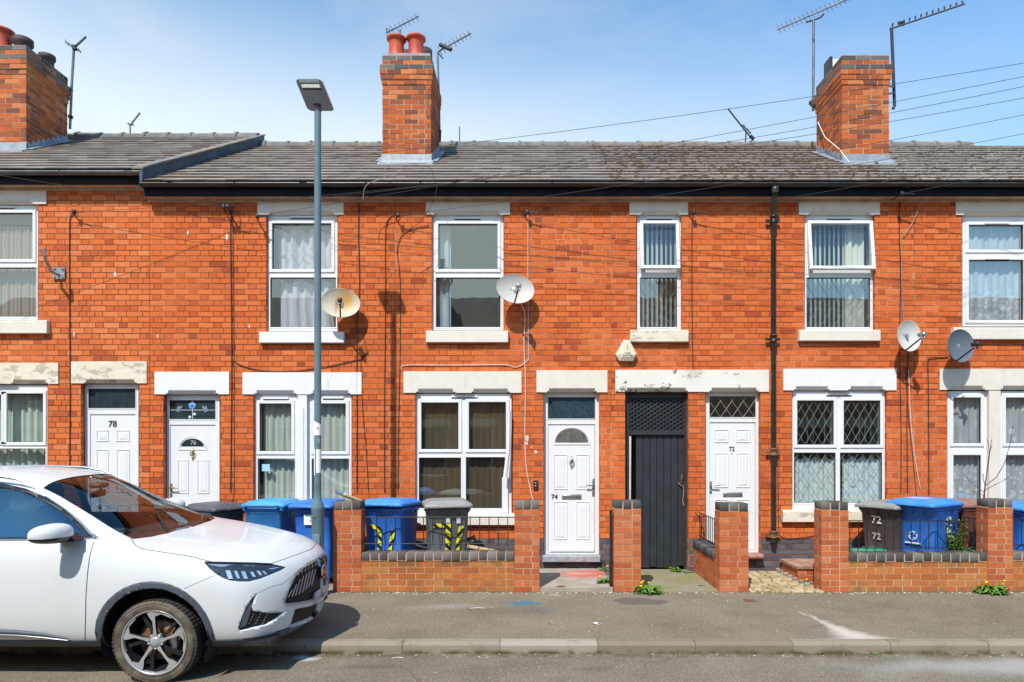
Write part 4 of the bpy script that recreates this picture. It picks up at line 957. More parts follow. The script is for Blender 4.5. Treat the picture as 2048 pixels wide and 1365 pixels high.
kerb(YK, 1, 'kerb'); kerb(.455, -1, 'opposite_kerb')
# paths and thresholds
t = NT('pink stained path concrete'); c = t.mix(t.ramp(t.noise(4, 6), .35, .65), (.30, .255, .21), (.40, .35, .29))
a = at_ground(1165, 1148, .05); c = t.mix(t.math('MULTIPLY', t.blob(a.x + .08, a.y, .55, .36, .7, .3, 3), .85), c, (.50, .10, .085)); c = t.mix(t.math('MULTIPLY', t.blob(a.x - .05, a.y + .02, .30, .10, .8, .25, 4), .6), c, (.62, .40, .28))
PK = t.finish(c, .88, 0, t.bump(t.noise(90, 4), .5, .003), .2)
sheet('path', [(X(1079, 8.5), 8.50), (X(1226, 8.5), 8.50), (X(1226, 8.5), 9.81), (X(1079, 8.5), 9.81)], .05, PK, thick=.1)
t = NT('mossy passage concrete'); c = t.mix(t.ramp(t.noise(2.2, 6), .38, .62), (.26, .235, .17), (.22, .21, .09)); c = t.mix(t.ramp(t.noise(11, 5), .6, .7, 0, .6), c, (.12, .14, .03))
sheet('passage_path', [(X(1283, 8.5), 8.46), (X(1437, 8.5), 8.46), (X(1437, 8.5), 9.95), (X(1283, 8.5), 9.95)], .012, t.finish(c, .9, 0, t.bump(t.noise(80, 4), .5, .003), .2), thick=.05)
mb = MB(); rg = random.Random(17); x0, x1 = X(1497, 8.5), X(1640, 8.62)
y = 8.42; r = 0
while y < 9.72:
    x = x0 - rg.uniform(0, .12)
    while x < x1 - .02:
        w_ = rg.uniform(.11, .17); a, b = max(x, x0) + .006, min(x + w_, x1) - .006; x += w_
        if b - a < .02: continue
        yy = y + rg.uniform(-.006, .006); z = .012 + rg.uniform(0, .012)
        mb.mesh([(a, yy + .006, -.02), (b, yy + .006, -.02), (b, yy + .094, -.02), (a, yy + .094, -.02), (a + .008, yy + .014, z), (b - .008, yy + .014, z), (b - .008, yy + .086, z), (a + .008, yy + .086, z)], [(4, 5, 6, 7), (0, 1, 5, 4), (1, 2, 6, 5), (2, 3, 7, 6), (3, 0, 4, 7)], 0, rg.random())
    y += .1
mb.box(x0, x1, 8.42, 9.75, -.03, .006, 1)
t = NT('sandy paving setts'); c = t.cramp(t.attr('v'), [(0, (.36, .27, .13)), (.5, (.45, .35, .20)), (1, (.52, .43, .29))]); c = t.mix(t.ramp(t.noise(2.5, 6), .5, .68, 0, .7), c, (.22, .19, .06)); c = t.mix(t.ramp(t.noise(40, 4), .6, .75, 0, .6), c, (.20, .14, .06))
tag(mb.build('block_path', [t.finish(c, .9, 0, t.bump(t.noise(90, 4), .6, .004), .2), plain('gritty joint', (.16, .11, .05), .95, var=.4, scale=20)]), kind='structure')

# ---------------------------------------------------------------- garden walls
PZ = 1.13; CAPZ = .49
def soldier_cap(mb, x0, x1, y0, y1, z0, z1, m=1, rg=None, along='x', joint=.011):
    rg = rg or random.Random(2); n = max(1, round(((x1 - x0) if along == 'x' else (y1 - y0)) / .1125))
    for k in range(n):
        d = rg.uniform(-.003, .003)
        if along == 'x':
            w_ = (x1 - x0) / n; mb.rbox((x0 + (k + .5) * w_, (y0 + y1) / 2 + d, (z0 + z1) / 2 + d * .6), (w_ - joint, y1 - y0, z1 - z0), .005, None, m, 1, rg.random())
        else:
            w_ = (y1 - y0) / n; mb.rbox(((x0 + x1) / 2 + d, y0 + (k + .5) * w_, (z0 + z1) / 2 + d * .6), (x1 - x0, w_ - joint, z1 - z0), .005, None, m, 1, rg.random())
    mb.box(x0 + .006, x1 - .006, y0 + .006, y1 - .006, z0 - .004, z1 - .008, 0)
def pillar(mb, x0, x1, y0, y1, top, rg):
    brick_block(mb, x0, x1, y0, y1, 0, top - .098, .0757, .225, 0, 2, rg)
    soldier_cap(mb, x0, x1, y0 - .003, y1 + .003, top - .098, top, 1, rg)
WM = [M['mortar_light'], M['grey_brick'], M['wall_brick'], M['mossy_brick'], M['blue_brick']]
YA, YB_ = 8.48, 8.705
def wall_run(mb, x0, x1, rg, mt=3, top=CAPZ, blue=1):
    brick_block(mb, x0, x1, YA + .006, YB_ - .006, 0, top - .098, .0757, .225, 0, mt, rg)
    soldier_cap(mb, x0, x1, YA - .006, YB_ + .006, top - .098, top, blue, rg)
rg = random.Random(31)
xa, xb, xc, xd = X(666, YA), X(722, YA), X(1029, YA), X(1079, YA)
r1 = empty('brick_garden_wall', ((xa + xd) / 2, YA, 0), 'low brick garden wall with two pillars and thin railings in front of the dark double window', 'garden wall')
mb = MB(); pillar(mb, xa, xb, YA, YB_, PZ - .005, rg); mb.build('pillar', WM, r1)
mb = MB(); pillar(mb, xc, xd, YA, YB_, PZ, rg); mb.build('pillar', WM, r1)
mb = MB(); wall_run(mb, xb, xc, rg); mb.build('wall', WM, r1)
def railing(par, pts_a, pts_b, zlo, zhi, pitch, mat='black', r=.006, scroll=False, ext=.02):
    a, b = Vector(pts_a), Vector(pts_b); d = (b - a); L = d.length; d.normalize(); mb = MB()
    for z in (zlo, zhi): mb.tube([a + Vector((0, 0, z)), b + Vector((0, 0, z))], r * 1.15, 6)
    s = pitch * .5
    while s < L:
        p = a + d * s; mb.tube([p + Vector((0, 0, zlo - ext)), p + Vector((0, 0, zhi))], r, 5); s += pitch
    return mb.build('railing', M[mat], par)
YR = 8.56
railing(r1, (xb, YR, 0), (xc, YR, 0), Z(1088, YR), Z(1035, YR), .1175)
# pillar between the path and the passage
xa, xb = X(1228, YA), X(1282, YA)
r2 = empty('brick_gate_pillar', ((xa + xb) / 2, YA, 0), 'lone brick pillar between the white 74 door and the charcoal gate', 'brick pillar')
mb = MB(); pillar(mb, xa, xb, YA, YB_, PZ + .003, rg); mb.build('pillar', WM, r2)
mb = MB(); mb.box(xa - .045, xa - .012, YA + .08, YA + .115, .05, Z(1022, YA)); mb.box(xa - .012, xa, YA + .08, YA + .11, Z(1040, YA), Z(1036, YA)); mb.build('gate_post', M['black'], r2)
# pillar with side wall
xa, xb = X(1439, YA), X(1497, YA)
r3 = empty('brick_side_wall', ((xa + xb) / 2, YA, 0), 'brick pillar with a low side wall and railing running back beside the charcoal gate', 'garden wall')
mb = MB(); pillar(mb, xa, xb, YA, YB_, PZ - .025, rg); mb.build('pillar', WM, r3)
mb = MB(); brick_block(mb, xa + .0, xa + .22, YB_, YF - .01, 0, .36, .072, .225, 0, 2, rg); soldier_cap(mb, xa - .01, xa + .23, YB_, YF - .01, .36, .455, 4, rg, 'y', .012); mb.build('wall', WM, r3)
railing(r3, (xa + .06, YB_, 0), (xa + .06, 9.78, 0), .53, .86, .095)
mb = MB(); mb.tube([(xa + .06, 9.70, .86), (xa + .04, 9.74, .90), (xa + .0, 9.76, .93)], .006, 5); mb.build('railing_scroll', M['rust_iron'], r3)
# right hand wall
xa, xb, xc, xd, xe = X(1643, YA), X(1697, YA), X(1976, YA), X(2026, YA), X(2300, YA)
r4 = empty('brick_garden_wall', ((xa + xe) / 2, YA, 0), 'low mossy brick garden wall with two pillars and railings below the leaded window', 'garden wall')
mb = MB(); pillar(mb, xa, xb, YA, YB_, PZ - .01, rg); mb.build('pillar', WM, r4)
mb = MB(); pillar(mb, xc, xd, YA, YB_, PZ + .02, rg); mb.build('pillar', WM, r4)
mb = MB(); wall_run(mb, xb, xc, rg, 3, CAPZ - .01); mb.build('wall', WM, r4)
mb = MB(); wall_run(mb, xd, xe, rg, 3, CAPZ - .0); mb.build('wall', WM, r4)
railing(r4, (xb, YR, 0), (xc - .12, YR, 0), Z(1096, YR), Z(1042, YR), .110)
railing(r4, (xd, YR, 0), (xe, YR, 0), Z(1090, YR), Z(1038, YR), .110)
# dividing wall behind, between the leaded window and the lace window
r5 = empty('dividing_wall', (xc + .05, 9.2, 0), 'low dividing wall with railing behind the right hand pillar, in front of the brown bin', 'garden wall')
mb = MB(); brick_block(mb, xc - .02, xc + .2, YB_ + .012, YF - .01, 0, .38, .076, .225, 0, 2, rg); soldier_cap(mb, xc - .03, xc + .21, YB_ + .012, YF - .01, .38, .47, 4, rg, 'y'); mb.build('wall', WM, r5)
railing(r5, (xc + .02, YB_ + .02, 0), (xc + .02, 9.75, 0), .55, .88, .10)
# raised brick hatch beside block path
mb = MB(); xa = X(1587, 9.3); brick_block(mb, xa, xa + .75, 9.15, 9.75, .0, .16, .08, .225, 0, 1, rg); mb.box(xa - .02, xa + .76, 9.13, 9.76, .165, .20, 2)
tag(mb.build('brick_hatch', [M['mortar_grey'], M['wall_brick'], plain('red quarry slab', (.36, .20, .13), .8, var=.3, scale=9, bump=.4)]), 'low brick coal hatch with a red slab behind the pillar beside the block path', 'coal hatch')
rt = random.Random(6)
for k, (u, v, s) in enumerate([(1548, 1138, .09), (1556, 1144, .08), (1563, 1148, .08), (1571, 1153, .09), (1580, 1158, .08), (1590, 1163, .08), (1602, 1168, .08), (1614, 1174, .09)]):
    p = at_ground(u, v, .0); mb = MB(); mb.rbox((p.x, p.y, .012), (s * .8, .05, .085), .012, Euler((.15, rt.uniform(-.2, .2), rt.uniform(-.4, .4))), 0, 2)
    tag(mb.build('edging_stone', plain('grey edging stone', (.22, .20, .165), .85, var=.4, scale=12, bump=.6) if k == 0 else MATS['grey edging stone']), 'small grey stone in the slanting edging row of the block path', 'stone', 'edging stones of the block path')
for k, (u, v, sx, sy, lab, mt) in enumerate([(1576, 1118, .12, .10, 'rough buff stone lump against the brick coal hatch', 'timber_w'), (1570, 1138, .16, .10, 'dark loose brick lying in front of the coal hatch', 'blue_brick'), (1600, 1150, .22, .10, 'brown loose brick lying nearer the pillar below the coal hatch', 'grey_brick')]):
    p = at_ground(u, v, .04); mb = MB(); mb.rbox((p.x, p.y, .05), (sx, sy, .09), .02, Euler((.05, .06, .3 - .25 * k)), 0, 2); tag(mb.build('loose_brick', M[mt]), lab, 'loose brick')

# ---------------------------------------------------------------- lamp post
YL = 8.25; XL = X(635.5, YL)
lp = empty('street_lamp', (XL, YL, 0), 'tall grey blue street lamp column with flat led head and torn stickers', 'street lamp')
mb = MB(); mb.lathe([(.078, 0), (.074, 0.02), (.074, Z(1020, YL)), (.078, Z(1018, YL)), (.076, Z(1013, YL)), (.046, Z(1000, YL)), (.0425, Z(985, YL)), (.041, 3.5), (.040, Z(215, YL) + .02)], (XL, YL, 0), 'z', 28)
mb.build('column', M['lamp_paint'], lp)
mb = MB(); mb.rbox((XL, YL - .073, .55), (.09, .008, .42), .003); mb.lathe([(0, -.008), (.011, -.006), (.012, 0)], (XL - .015, YL - .074, Z(1033, YL)), 'y', 10, 0); mb.build('service_door', M['lamp_paint'], lp)
zt = Z(207, YL); hd = Matrix.Translation((XL + .008, YL, zt)) @ Matrix(((1, .324, 0, 0), (0, .16, .9, 0), (0, -.84, .25, 0), (0, 0, 0, 1)))
def hp(l): return [tuple(hd @ Vector(p)) for p in l]
def outline(s=1.0, n=5):
    pts = []; hw, y0, y1, r = .158 * s, -.315 * s, .10 * s, .045
    for (cx, cy, a0) in ((hw - r, y1 - r, 0), (-hw + r, y1 - r, 90), (-hw + r, y0 + r, 180), (hw - r, y0 + r, 270)):
        for k in range(n + 1): t_ = R(a0 + 90 * k / n); pts.append((cx + r * math.cos(t_), cy + r * math.sin(t_)))
    return pts
mb = MB(); o0, o1, o2 = outline(.97), outline(1.0), outline(.9); n = len(o0)
L = [hp([(p[0], p[1], -.03) for p in o0]), hp([(p[0], p[1], -.022) for p in o1]), hp([(p[0], p[1], .012) for p in o1]), hp([(p[0], p[1], .035) for p in o2])]
for a, b in zip(L[:-1], L[1:]): mb.mesh(a + b, [(i, (i + 1) % n, n + (i + 1) % n, n + i) for i in range(n)], 0, .5, True)
mb.mesh(L[-1], [tuple(range(n))]); mb.mesh(L[0], [tuple(range(n))], 1)
hdo = mb.build('lamp_head', [M['lamp_head'], M['lamp_under']], lp)
def hbox(x0, x1, y0, y1, z0, z1, mat, name):
    m_ = MB(); m_.box(x0, x1, y0, y1, z0, z1); m_.v = [hd @ v for v in m_.v]; return m_.build(name, mat, hdo)
hbox(-.118, .118, -.300, -.262, -.034, -.028, M['lamp_head'], 'front_panel'); hbox(-.118, .118, -.250, -.180, -.036, -.029, M['lamp_under'], 'lens_frame'); hbox(-.110, .110, -.240, -.195, -.041, -.034, M['lens'], 'led_lens')
mb = MB(); mb.lathe([(.044, -.10), (.044, -.03), (.055, -.025)], (XL, YL, zt), 'z', 16); mb.build('spigot', M['lamp_under'], lp)
def sticker(v0, v1, a0, a1, mat, cut=None):
    m_ = MB(); n = 10; r = .0432; z0, z1 = Z(v1, YL), Z(v0, YL)
    pts = [R(a0 + (a1 - a0) * k / n) for k in range(n + 1)]
    for k in range(n):
        f = lambda q: z1 - (cut * (abs(q / n - .0) ** 1.3) if cut else 0)
        m_.face([(XL + r * math.sin(pts[k]), YL - r * math.cos(pts[k]), z0), (XL + r * math.sin(pts[k + 1]), YL - r * math.cos(pts[k + 1]), z0), (XL + r * math.sin(pts[k + 1]), YL - r * math.cos(pts[k + 1]), f(k + 1)), (XL + r * math.sin(pts[k]), YL - r * math.cos(pts[k]), f(k))], 0, .5, True)
    return m_.build('sticker', mat, lp)
sticker(842, 871, -75, 80, M['paper'], .05); sticker(899, 951, -80, -32, M['paper']); sticker(899, 946, -8, 75, M['paper'], .0); sticker(876, 887, 5, 60, M['lead'], .02)
text('K', .035, (XL + .012, YL - .045, Z(857, YL)), M['number_black'], lp, 'sticker_print', depth=.001)
# ---------------------------------------------------------------- wheelie bins
def binmat(name, c, d=None):
    return plain(name, c, .5, var=.16, scale=4, bump=.15, bscale=90, dirt=d or tuple(x * .72 + .085 for x in c), dirt_lo=.48, dirt_hi=.78, dscale=7, dstretch=(1.6, 1.6, .5))
BB = binmat('blue bin plastic', (.025, .16, .62)); BL = binmat('light blue bin plastic', (.025, .19, .52)); BLL = binmat('faded turquoise lid', (.045, .32, .60)); BG = binmat('grey bin plastic', (.13, .14, .15)); BGL = binmat('grey lid plastic', (.25, .245, .23)); BD = binmat('dark grey bin plastic', (.075, .08, .09)); BBR = binmat('brown bin plastic', (.21, .075, .04)); BBK = binmat('sooty brown bin plastic', (.075, .06, .055)); BLB = binmat('blue lid plastic', (.04, .23, .68)); BBRL = binmat('brown lid plastic', (.26, .13, .10))
def rrect(hw, y0, y1, r, n=4):
    pts = []
    for (cx, cy, a0) in ((hw - r, y1 - r, 0), (-hw + r, y1 - r, 90), (-hw + r, y0 + r, 180), (hw - r, y0 + r, 270)):
        for k in range(n + 1): t_ = R(a0 + 90 * k / n); pts.append((cx + r * math.cos(t_), cy + r * math.sin(t_)))
    return pts
def loft(mb, rings, m=0, cap0=True, cap1=True, smooth=True):
    n = len(rings[0]); v = [p for r in rings for p in r]
    mb.mesh(v, [(j * n + i, j * n + (i + 1) % n, (j + 1) * n + (i + 1) % n, (j + 1) * n + i) for j in range(len(rings) - 1) for i in range(n)], m, .5, smooth)
    if cap0: mb.mesh(rings[0], [tuple(range(n))[::-1]], m)
    if cap1: mb.mesh(rings[-1], [tuple(range(n))], m)
def wheelie(u, Y, rot, label, body, lid, extra=None, scale=1.0, z=0.0, name='wheelie_bin', ajar=0.0):
    rt = empty(name, (0, 0, 0), label, 'wheelie bin', 'wheelie bins in the forecourts')
    def ring_(hw, y0, y1, r, z): return [(p[0], p[1], z) for p in rrect(hw, y0, y1, r)]
    mb = MB()
    loft(mb, [ring_(.205, -.19, .24, .04, .03), ring_(.215, -.20, .25, .045, .06), ring_(.235, -.235, .275, .05, .45), ring_(.255, -.27, .295, .05, .88), ring_(.268, -.285, .31, .05, .90), ring_(.270, -.29, .31, .05, .955), ring_(.262, -.28, .30, .05, .96)])
    for k in (-1, 0, 1):
        mb.prism([(-.262, .84), (-.300, .90), (-.262, .90)], 'x', k * .14 - .004, k * .14 + .004)
        for s in (-1, 1): mb.prism([(s * .240, .82), (s * .280, .90), (s * .240, .90)], 'y', k * .15 + .02 - .004, k * .15 + .02 + .004)
    loft(mb, [ring_(.275, -.297, .318, .05, .915), ring_(.279, -.303, .322, .05, .92), ring_(.279, -.303, .322, .05, .945), ring_(.272, -.29, .31, .05, .95)])
    mb.build('body', body, rt)
    mb = MB()
    loft(mb, [ring_(.292, -.35, .31, .04, .955), ring_(.300, -.362, .315, .04, .962), ring_(.298, -.360, .315, .05, .995), ring_(.285, -.34, .305, .06, 1.008), ring_(.255, -.30, .285, .06, 1.012), ring_(.245, -.29, .275, .06, 1.030), ring_(.20, -.24, .23, .06, 1.042)])
    mb.rbox((.0, -.368, .975), (.22, .03, .02), .008)
    if ajar:
        pv = Vector((0, .31, .96)); rr = Matrix.Rotation(R(-ajar), 4, 'X'); mb.v = [rr @ (v - pv) + pv for v in mb.v]
    lo = mb.build('lid', lid, rt)
    mb = MB(); mb.tube([(-.22, .36, .985), (.22, .36, .985)], .016, 8)
    for s in (-1, 1): mb.prism([(.29, .90), (.375, .965), (.375, 1.0), (.29, .97)], 'x', s * .22 - .01, s * .22 + .01)
    mb.build('handle', body, rt)
    for s in (-1, 1):
        mb = MB(); mb.lathe([(.03, -.02), (.085, -.022), (.10, -.015), (.10, .015), (.085, .022), (.03, .02)], (s * .235, .27, .10), 'x', 18); mb.build('wheel', M['black_pl'], rt)
    if extra: extra(rt)
    rt.location = (X(u, Y), Y, z); rt.rotation_euler = (0, 0, R(rot)); rt.scale = (scale, scale, scale)
    return rt
def tape_mat(name, sx=1):
    t = NT(name); sp = t.n('ShaderNodeSeparateXYZ'); t.link(t.pos(), sp.inputs[0])
    s = t.math('FRACT', t.math('MULTIPLY', t.math('ADD', t.math('MULTIPLY', sp.outputs[0], sx), sp.outputs[2]), 8.0))
    return t.finish(t.mix(t.math('GREATER_THAN', s, .52), (.80, .72, .02), (.015, .02, .015)), .4)
TP1, TP2 = tape_mat('hazard tape', 1), tape_mat('hazard tape lean', -1)
def fy(z): return -.19 - (z - .03) * .092 - .018
def strip(mb, pts, w=.024):
    for (a, b) in zip(pts[:-1], pts[1:]):
        d = Vector((b[0] - a[0], b[1] - a[1])).normalized(); nx, nz = -d.y * w, d.x * w
        q = [(a[0] - nx, a[1] - nz), (b[0] - nx, b[1] - nz), (b[0] + nx, b[1] + nz), (a[0] + nx, a[1] + nz)]
        mb.mesh([(p[0], fy(p[1]) - .001, p[1]) for p in q] + [(p[0], fy(p[1]) - .006, p[1]) for p in q], [(4, 5, 6, 7), (0, 1, 5, 4), (1, 2, 6, 5), (2, 3, 7, 6), (3, 0, 4, 7)])
def tapes4(rt):
    mb = MB(); strip(mb, [(-.165, .735), (-.10, .715), (-.025, .70)]); strip(mb, [(-.035, .715), (-.035, .56), (-.075, .30)]); mb.build('number_tape', TP1, rt)
    mb = MB(); strip(mb, [(.150, .69), (.105, .50), (.065, .30)]); mb.build('number_tape', TP2, rt)
def tapes5(rt):
    mb = MB(); strip(mb, [(-.19, .74), (-.03, .74)]); strip(mb, [(.0, .76), (-.01, .42)], .03); mb.build('number_tape', TP1, rt)
    mb = MB(); strip(mb, [(.16, .73), (.11, .42)], .03); mb.build('number_tape', TP2, rt)
    mb = MB(); mb.box(-.03, .02, fy(.8) - .008, fy(.8), .77, .84); mb.box(.10, .16, fy(.8) - .008, fy(.8), .76, .85); mb.build('sticker', plain('scuffed pale sticker', (.50, .50, .50), .7, var=.3, scale=30), rt)
def lab7(rt):
    mb = MB(); mb.box(-.10, .03, fy(.83) - .008, fy(.83), .74, .87); mb.build('sticker', M['paper'], rt)
    text('7', .10, (-.015, fy(.8) - .010, .80), M['number_black'], rt, 'bin_number', shear=.2)
def lab72(rt):
    text('72', .14, (-.02, fy(.78) - .006, .80), M['paint_w'], rt, 'bin_number', bold=.002, rotx=95)
    text('72', .12, (-.03, fy(.55) - .006, .58), plain('worn white paint', (.42, .40, .38), .8, var=.4, scale=40), rt, 'bin_number', bold=.003, rotx=95)
def logo(rt):
    mb = MB(); z0 = .60
    for k in range(3):
        a = R(120 * k + 60); b = R(120 * k + 150); r = .048
        mb.tube([(r * math.cos(a + (b - a) * q / 5), fy(z0) - .004, z0 + r * math.sin(a + (b - a) * q / 5)) for q in range(6)], .006, 5)
        mb.tube([(.02 * math.cos(a), fy(z0) - .004, z0 + .02 * math.sin(a)), (r * math.cos(a), fy(z0) - .004, z0 + r * math.sin(a))], .005, 5)
    mb.box(-.10, .10, fy(.52) - .010, fy(.52), .505, .52); mb.build('emblem', M['paint_w'], rt)
    mb = MB(); rg = random.Random(3)
    for k in range(9):
        y = .02 + rg.uniform(-.08, .08); z = .72 + rg.uniform(-.08, .1); mb.box(.252, .262, y, y + rg.uniform(.01, .03), z, z + rg.uniform(.01, .035))
    mb.build('paint_mark', M['paint_w'], rt)
    mb = MB(); mb.box(-.16, .10, -.16, .02, 1.042, 1.047); mb.build('lid_label', plain('lilac printed label', (.45, .42, .62), .6), rt)
wheelie(432, 9.25, 62, 'dark grey wheelie bin behind the car bonnet, below the 76 door', BD, BD)
wheelie(546, 9.22, 176, 'light blue wheelie bin with faded turquoise lid, below the left grey curtain window', BL, BLL, None, 1.0, .05)
wheelie(641, 9.15, -6, 'deep blue wheelie bin behind the lamp column with a white 7 sticker', BB, BB, lab7, 1.0, .05)
wheelie(783, 8.98, -13, 'blue wheelie bin with yellow and black tape numerals behind the railings', BB, BLB, tapes4, 1.03, .04, ajar=2)
wheelie(893, 9.0, 12, 'grey wheelie bin with yellow and black tape numerals behind the railings', BG, BGL, tapes5, 1.03, .04)
wheelie(1780, 9.32, -58, 'dirty brown grey wheelie bin with white painted 72 behind the right hand railings', BBK, BGL, lab72, 1.02)
wheelie(1851, 9.02, -60, 'bright blue wheelie bin with white emblem behind the right hand railings', BB, BLB, logo, 1.08)
wheelie(1930, 9.32, -80, 'brown wheelie bin behind the right hand pillar and dividing railing', BBR, BBRL, None, 1.04)
wheelie(2040, 9.10, 10, 'blue wheelie bin at the right edge beyond the last brick pillar', BB, BLB, None, 1.02)
# cardboard tubes and oddments
mb = MB(); a, b = P(671, 983, 8.62), P(728, 1006, 8.86); d = (b - a).normalized(); mb.tube([a, b + d * .9], .026, 14); mb.lathe([(.0, 0), (.02, 0)], tuple(a), 'y', 10)
o = mb.build('cardboard_tube', M['card']); tag(o, 'long cardboard tube leaning over the left brick pillar by the blue bin', 'cardboard tube')
mb = MB(); mb.tube([a - d * .002, a + d * .13], .0275, 14); mb.build('paper_wrap', M['paper'], o)
mb = MB(); mb.tube([(X(935, 8.8), 8.78, .52), (X(990, 8.8), 8.85, .44), (X(1015, 8.8), 8.95, .38)], .03, 12); tag(mb.build('cardboard_tube', M['card']), 'short cardboard tube lying low behind the railing right of the grey bin', 'cardboard tube')
mb = MB(); p = P(1735, 1104, 8.80); mb.rbox((p.x, p.y, .46), (.42, .2, .07), .02); mb.rbox((p.x + .05, p.y, .50), (.2, .12, .02), .008); tag(mb.build('plastic_tray', M['plastic_g']), 'green plastic tray lying behind the right hand railings', 'tray')
mb = MB(); mb.box(p.x - .25, p.x + .25, p.y - .08, p.y + .12, 0, .425); tag(mb.build('concrete_block', M['grit']), 'grey concrete block under the green plastic tray', 'block')

# ---------------------------------------------------------------- satellite dishes
def dish_mat(name, a, rust=None):
    t = NT(name); c = t.mix(t.ramp(t.noise(4, 4), .3, .7), tuple(x * .9 for x in a), a)
    if rust:
        p = rust; c = t.mix(t.math('MULTIPLY', t.blob(p.x + .03, p.z + .05, .20, .28, 1.0, .14, 7, plane='xz'), .98), c, (.55, .28, .045))
        c = t.mix(t.math('MULTIPLY', t.blob(p.x - .08, p.z - .02, .045, .16, .9, .06, 9, plane='xz'), .7), c, (.36, .17, .03))
    return t.finish(c, .5, 0, t.bump(t.noise(150, 3), .15, .002), .4)
def dish(u, v, Y, yaw, pitch, mat, label, a=.265, b=.205, lift=0, roll=0, armlen=.27, drop=.05):
    c = P(u, v, Y); rt = empty('satellite_dish', c, label, 'satellite dish', 'satellite dishes on the house fronts')
    Mx = Matrix.Translation(c) @ Matrix.Rotation(R(yaw), 4, 'Z') @ Matrix.Rotation(R(pitch), 4, 'X') @ Matrix.Rotation(R(roll), 4, 'Y')
    # local: dish faces -Y
    mb = MB(); n = 40; rings = []
    for k in range(9):
        f = k / 8; rings.append([(a * f * math.cos(t_), .055 * (1 - f * f), b * f * math.sin(t_)) for t_ in [6.283185 * q / n for q in range(n)]])
    bk = [[(p[0] * 1.005, p[1] + .006, p[2] * 1.005) for p in r] for r in rings]
    loft(mb, rings + [[(p[0] * 1.02, p[1] - .004, p[2] * 1.02) for p in rings[-1]], [(p[0] * 1.025, p[1] + .006, p[2] * 1.025) for p in rings[-1]]] + bk[::-1], 0, False, False)
    for (x, z) in ((-.06, .0), (-.02, -.005), (-.05, -.11), (.02, -.11)): mb.lathe([(0, .050), (.006, .051), (.007, .056)], (x, -.006, z), 'y', 8, 1)
    mb.v = [Mx @ q for q in mb.v]; mb.build('reflector', [mat, M['black']], rt)
    mb = MB(); mb.tube([(0, .05, -b * .9), (0, -.02, -b * 1.02), (.0, -armlen * .9, -drop - .05)], .011, 8); mb.v = [Mx @ q for q in mb.v]; mb.build('feed_arm', M['black'], rt)
    mb = MB(); mb.rbox((0, -armlen, -drop + .0), (.065, .07, .055), .012); mb.lathe([(.0, -.01), (.028, -.01), (.030, .05), (.018, .055)], (0, -armlen + .03, -drop + .01), 'y', 12); mb.rbox((.012, -armlen - .01, -drop - .045), (.022, .03, .05), .005); mb.v = [Mx @ q for q in mb.v]; mb.build('receiver_head', M['galv'] if 'white' in label else M['black_pl'], rt)
    mb = MB(); w = Vector((c.x + .04, YF - .01, c.z - .02)); q = Mx @ Vector((0, .07, 0)); mb.tube([q, (q + w) / 2 + Vector((0, 0, -.03)), w], .018, 8); mb.box(w.x - .05, w.x + .05, YF - .016, YF - .004, w.z - .09, w.z + .07); mb.rbox(tuple(Mx @ Vector((0, .075, -.02))), (.09, .05, .12), .01); mb.build('bracket', M['galv'], rt)
    return rt
d1 = P(681, 606, 9.50)
dish(681, 606, 9.57, 14, -6, dish_mat('rust streaked dish enamel', (.60, .54, .42), d1), 'rust streaked cream satellite dish just right of the lamp column')
dish(1031, 578, 9.57, 12, -6, dish_mat('off white dish enamel', (.58, .54, .49)), 'clean off white satellite dish right of the upper middle window', roll=6)
dish(1819, 672, 9.57, 17, -6, dish_mat('weathered white dish enamel', (.60, .58, .54)), 'white satellite dish turned to the right above the brown bin, left of the dark dish', a=.20, b=.222, armlen=.25, roll=24)
dish(1922, 692, 9.55, 13, -6, dish_mat('dark grey dish enamel', (.115, .14, .17)), 'dark grey satellite dish under the sill of the far right upper window', a=.215, b=.235, armlen=.28, roll=26)
mb = MB(); c = P(118, 547, 9.80); rt = empty('dish_bracket', c, 'galvanised wall bracket with bent arm and no dish right of the far left upper window', 'bracket')
mb.box(c.x - .085, c.x + .085, 9.79, 9.81, c.z - .085, c.z + .085); 
for sx in (-1, 1):
    for sz in (-1, 1): mb.lathe([(0, -.02), (.014, -.018), (.014, 0)], (c.x + sx * .06, 9.79, c.z + sz * .06), 'y', 8)
mb.build('wall_plate', M['galv'], rt)
mb = MB(); mb.tube([(c.x, 9.78, c.z - .02), (c.x - .03, 9.66, c.z - .0), tuple(P(99, 536, 9.52)), tuple(P(91, 520, 9.46)), tuple(P(88, 498, 9.45))], .02, 10); mb.build('arm', M['galv'], rt)
# alarm box
Ya = 9.72; c = P(1253, 703, Ya); rt = empty('alarm_box', c, 'cream hexagonal burglar alarm box under the narrow upper window', 'alarm box')
o_ = [(X(u, Ya), Z(v, Ya)) for u, v in ((1248, 680), (1259.5, 680), (1275, 709), (1267, 721.5), (1240, 721.5), (1232, 709))]
i_ = [(X(u, Ya), Z(v, Ya)) for u, v in ((1248.5, 686), (1259, 686), (1271, 708), (1267, 713.5), (1243.5, 713.5), (1239.5, 708))]
mb = MB(); v = [(p[0], YF - .005, p[1]) for p in o_] + [(p[0], Ya + .03, p[1]) for p in o_] + [(p[0], Ya, p[1]) for p in i_]
mb.mesh(v, [(k, (k + 1) % 6, 6 + (k + 1) % 6, 6 + k) for k in range(6)] + [(6 + k, 6 + (k + 1) % 6, 12 + (k + 1) % 6, 12 + k) for k in range(6)] + [(12, 13, 14, 15, 16, 17)])
mb.build('cover', plain('yellowed cream plastic', (.74, .66, .48), .45, var=.1, scale=8), rt)
text('Living\nTechnology', .034, (X(1255, Ya), Ya - .001, Z(708.5, Ya)), M['number_black'], rt, 'lettering', depth=.0005, bold=.0006, spacing=.9)
